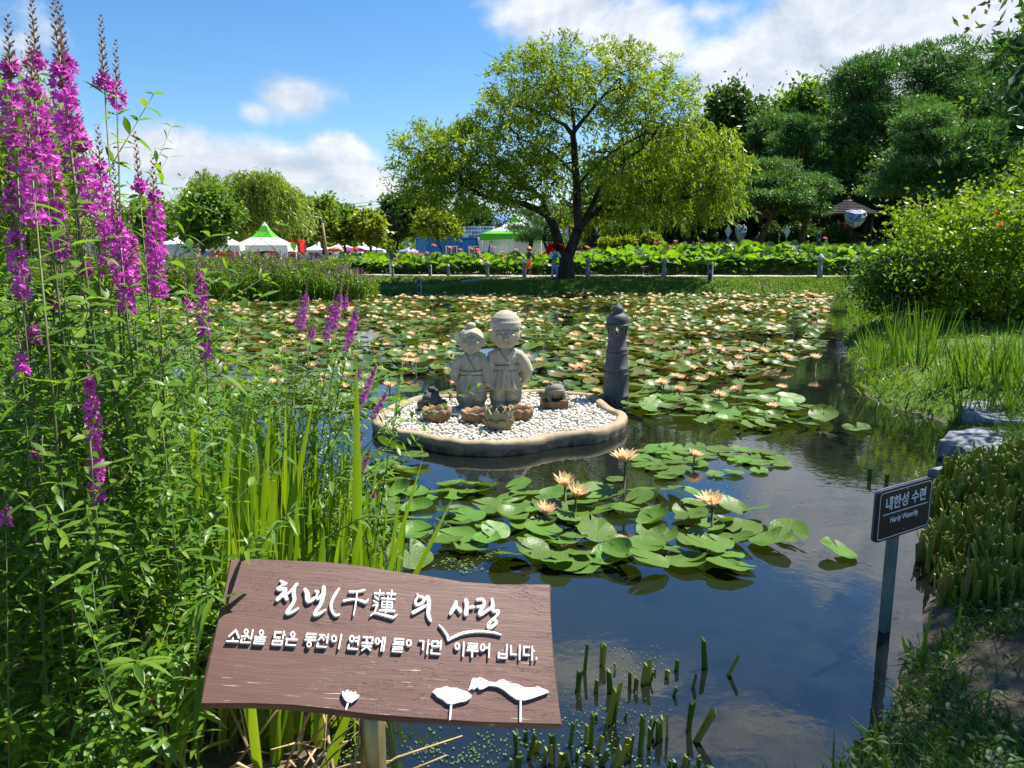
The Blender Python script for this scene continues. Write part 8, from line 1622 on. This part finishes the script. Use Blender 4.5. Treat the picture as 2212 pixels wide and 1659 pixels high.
# cut stems standing in the water
TS = [(555, 460, 190, .06), (505, 590, 150, .12), (680, 405, 165, .0), (640, 600, 95, .05), (740, 605, 150, .03), (780, 440, 50, -.1), (885, 570, 105, .03), (930, 590, 90, .06), (995, 540, 160, .06), (1028, 540, 80, .15), (1060, 460, 30, .1), (1150, 495, 60, -.05), (1225, 440, 75, .05), (1425, 430, 200, .05), (1600, 480, 150, .45), (1345, 570, 90, .3), (1208, 630, 65, .25), (745, 830, 270, .15), (770, 830, 150, .0), (1310, 880, 210, .12), (1360, 960, 280, .45), (600, 1000, 250, .05), (645, 795, 40, .0), (570, 970, 130, .0), (960, 1060, 270, .06), (1095, 960, 160, -.04), (1130, 925, 160, -.05), (450, 1000, 150, .12), (320, 1030, 130, .0), (200, 1040, 80, .1), (155, 1080, 180, .2), (60, 1050, 170, .03), (650, 1040, 120, .25), (790, 990, 70, .3), (690, 1130, 110, .35), (780, 1140, 170, .25), (880, 1100, 170, .05), (430, 1140, 120, -.25), (560, 1130, 90, .3), (1170, 1150, 60, .1), (1212, 1150, 50, .0), (1270, 1150, 90, .2), (1310, 1150, 60, .15), (1382, 1150, 80, .1), (285, 1120, 130, .0), (250, 1150, 60, .1), (130, 940, 60, .0), (850, 1040, 110, .1), (1025, 1000, 140, .0), (500, 1090, 60, .2), (20, 1140, 50, .0), (700, 900, 70, .3), (1040, 900, 110, .15), (975, 830, 70, .0), (850, 800, 45, .1), (75, 1150, 90, .1), (380, 1150, 110, .05)]
SP = [[stub_mb(np.random.default_rng(580 + k * 3 + j), nb, .8, 1.0, .16, .10, .05).mesh('cut_stem', M['stub'] if k == 2 else M['iris']) for j in range(3)] for k, nb in enumerate((1, 2, 2))]
for i, (x, y, h_, ln) in enumerate(TS):
    u, v = 1097 + .2976 * x, 1316.7 + .2976 * y; q = onz(u, v); hh_ = h_ * .2976 / FPX * (q[1] * .985 + .3) / .84; o_ = bpy.data.objects.new('cut_reed', SP[i % 3][(i // 3) % 3]); COL.objects.link(o_); o_.location = (q[0], q[1], 0); s_ = .125 if h_ > 70 else .09; o_.scale = (s_, s_, hh_); o_.rotation_euler = (rg.normal(0, .05), ln, 0 if abs(ln) > .2 else rg.uniform(-.5, .5))
    lb = 'tallest cut green stem leaning right, apart from the others in open water' if i == 20 else 'cut stem forked to the right, farthest right of the row in open water' if i == 14 else ('cut green stem standing in open water right of the board' if y < 700 else 'cut green stem in the crowded group below the board corner'); tag(o_, lb, 'cut reed', lb)
for u, v, h_ in [(1878, 1035, .10), (1915, 1040, .07), (1958, 1050, .05)]:
    q = onz(u, v); o_ = bpy.data.objects.new('cut_reed', SP[1][0]); COL.objects.link(o_); o_.location = q; o_.scale = (.16, .16, h_); tag(o_, 'short cut stem in the water above the small black sign', 'cut reed', 'short cut reeds above the small sign')
# a few reed shoots beside the small sign and seed heads in the bank grass
m = MB()
for (u, v, h_, ln) in [(1985, 1440, .30, .10), (2000, 1450, .22, -.1), (2025, 1440, .22, .2), (2060, 1400, .25, .05), (1960, 1420, .12, -.3)]:
    q = onz(u, v); m.lance([q], [unit(np.array([ln, 0, 1]))], [np.array([0, -1., 0])], h_, .016, .05, prof=(.8, 1, 1, .7, .03))
tag(m.build('reed_shoots', M['grass_n']), kind='stuff')
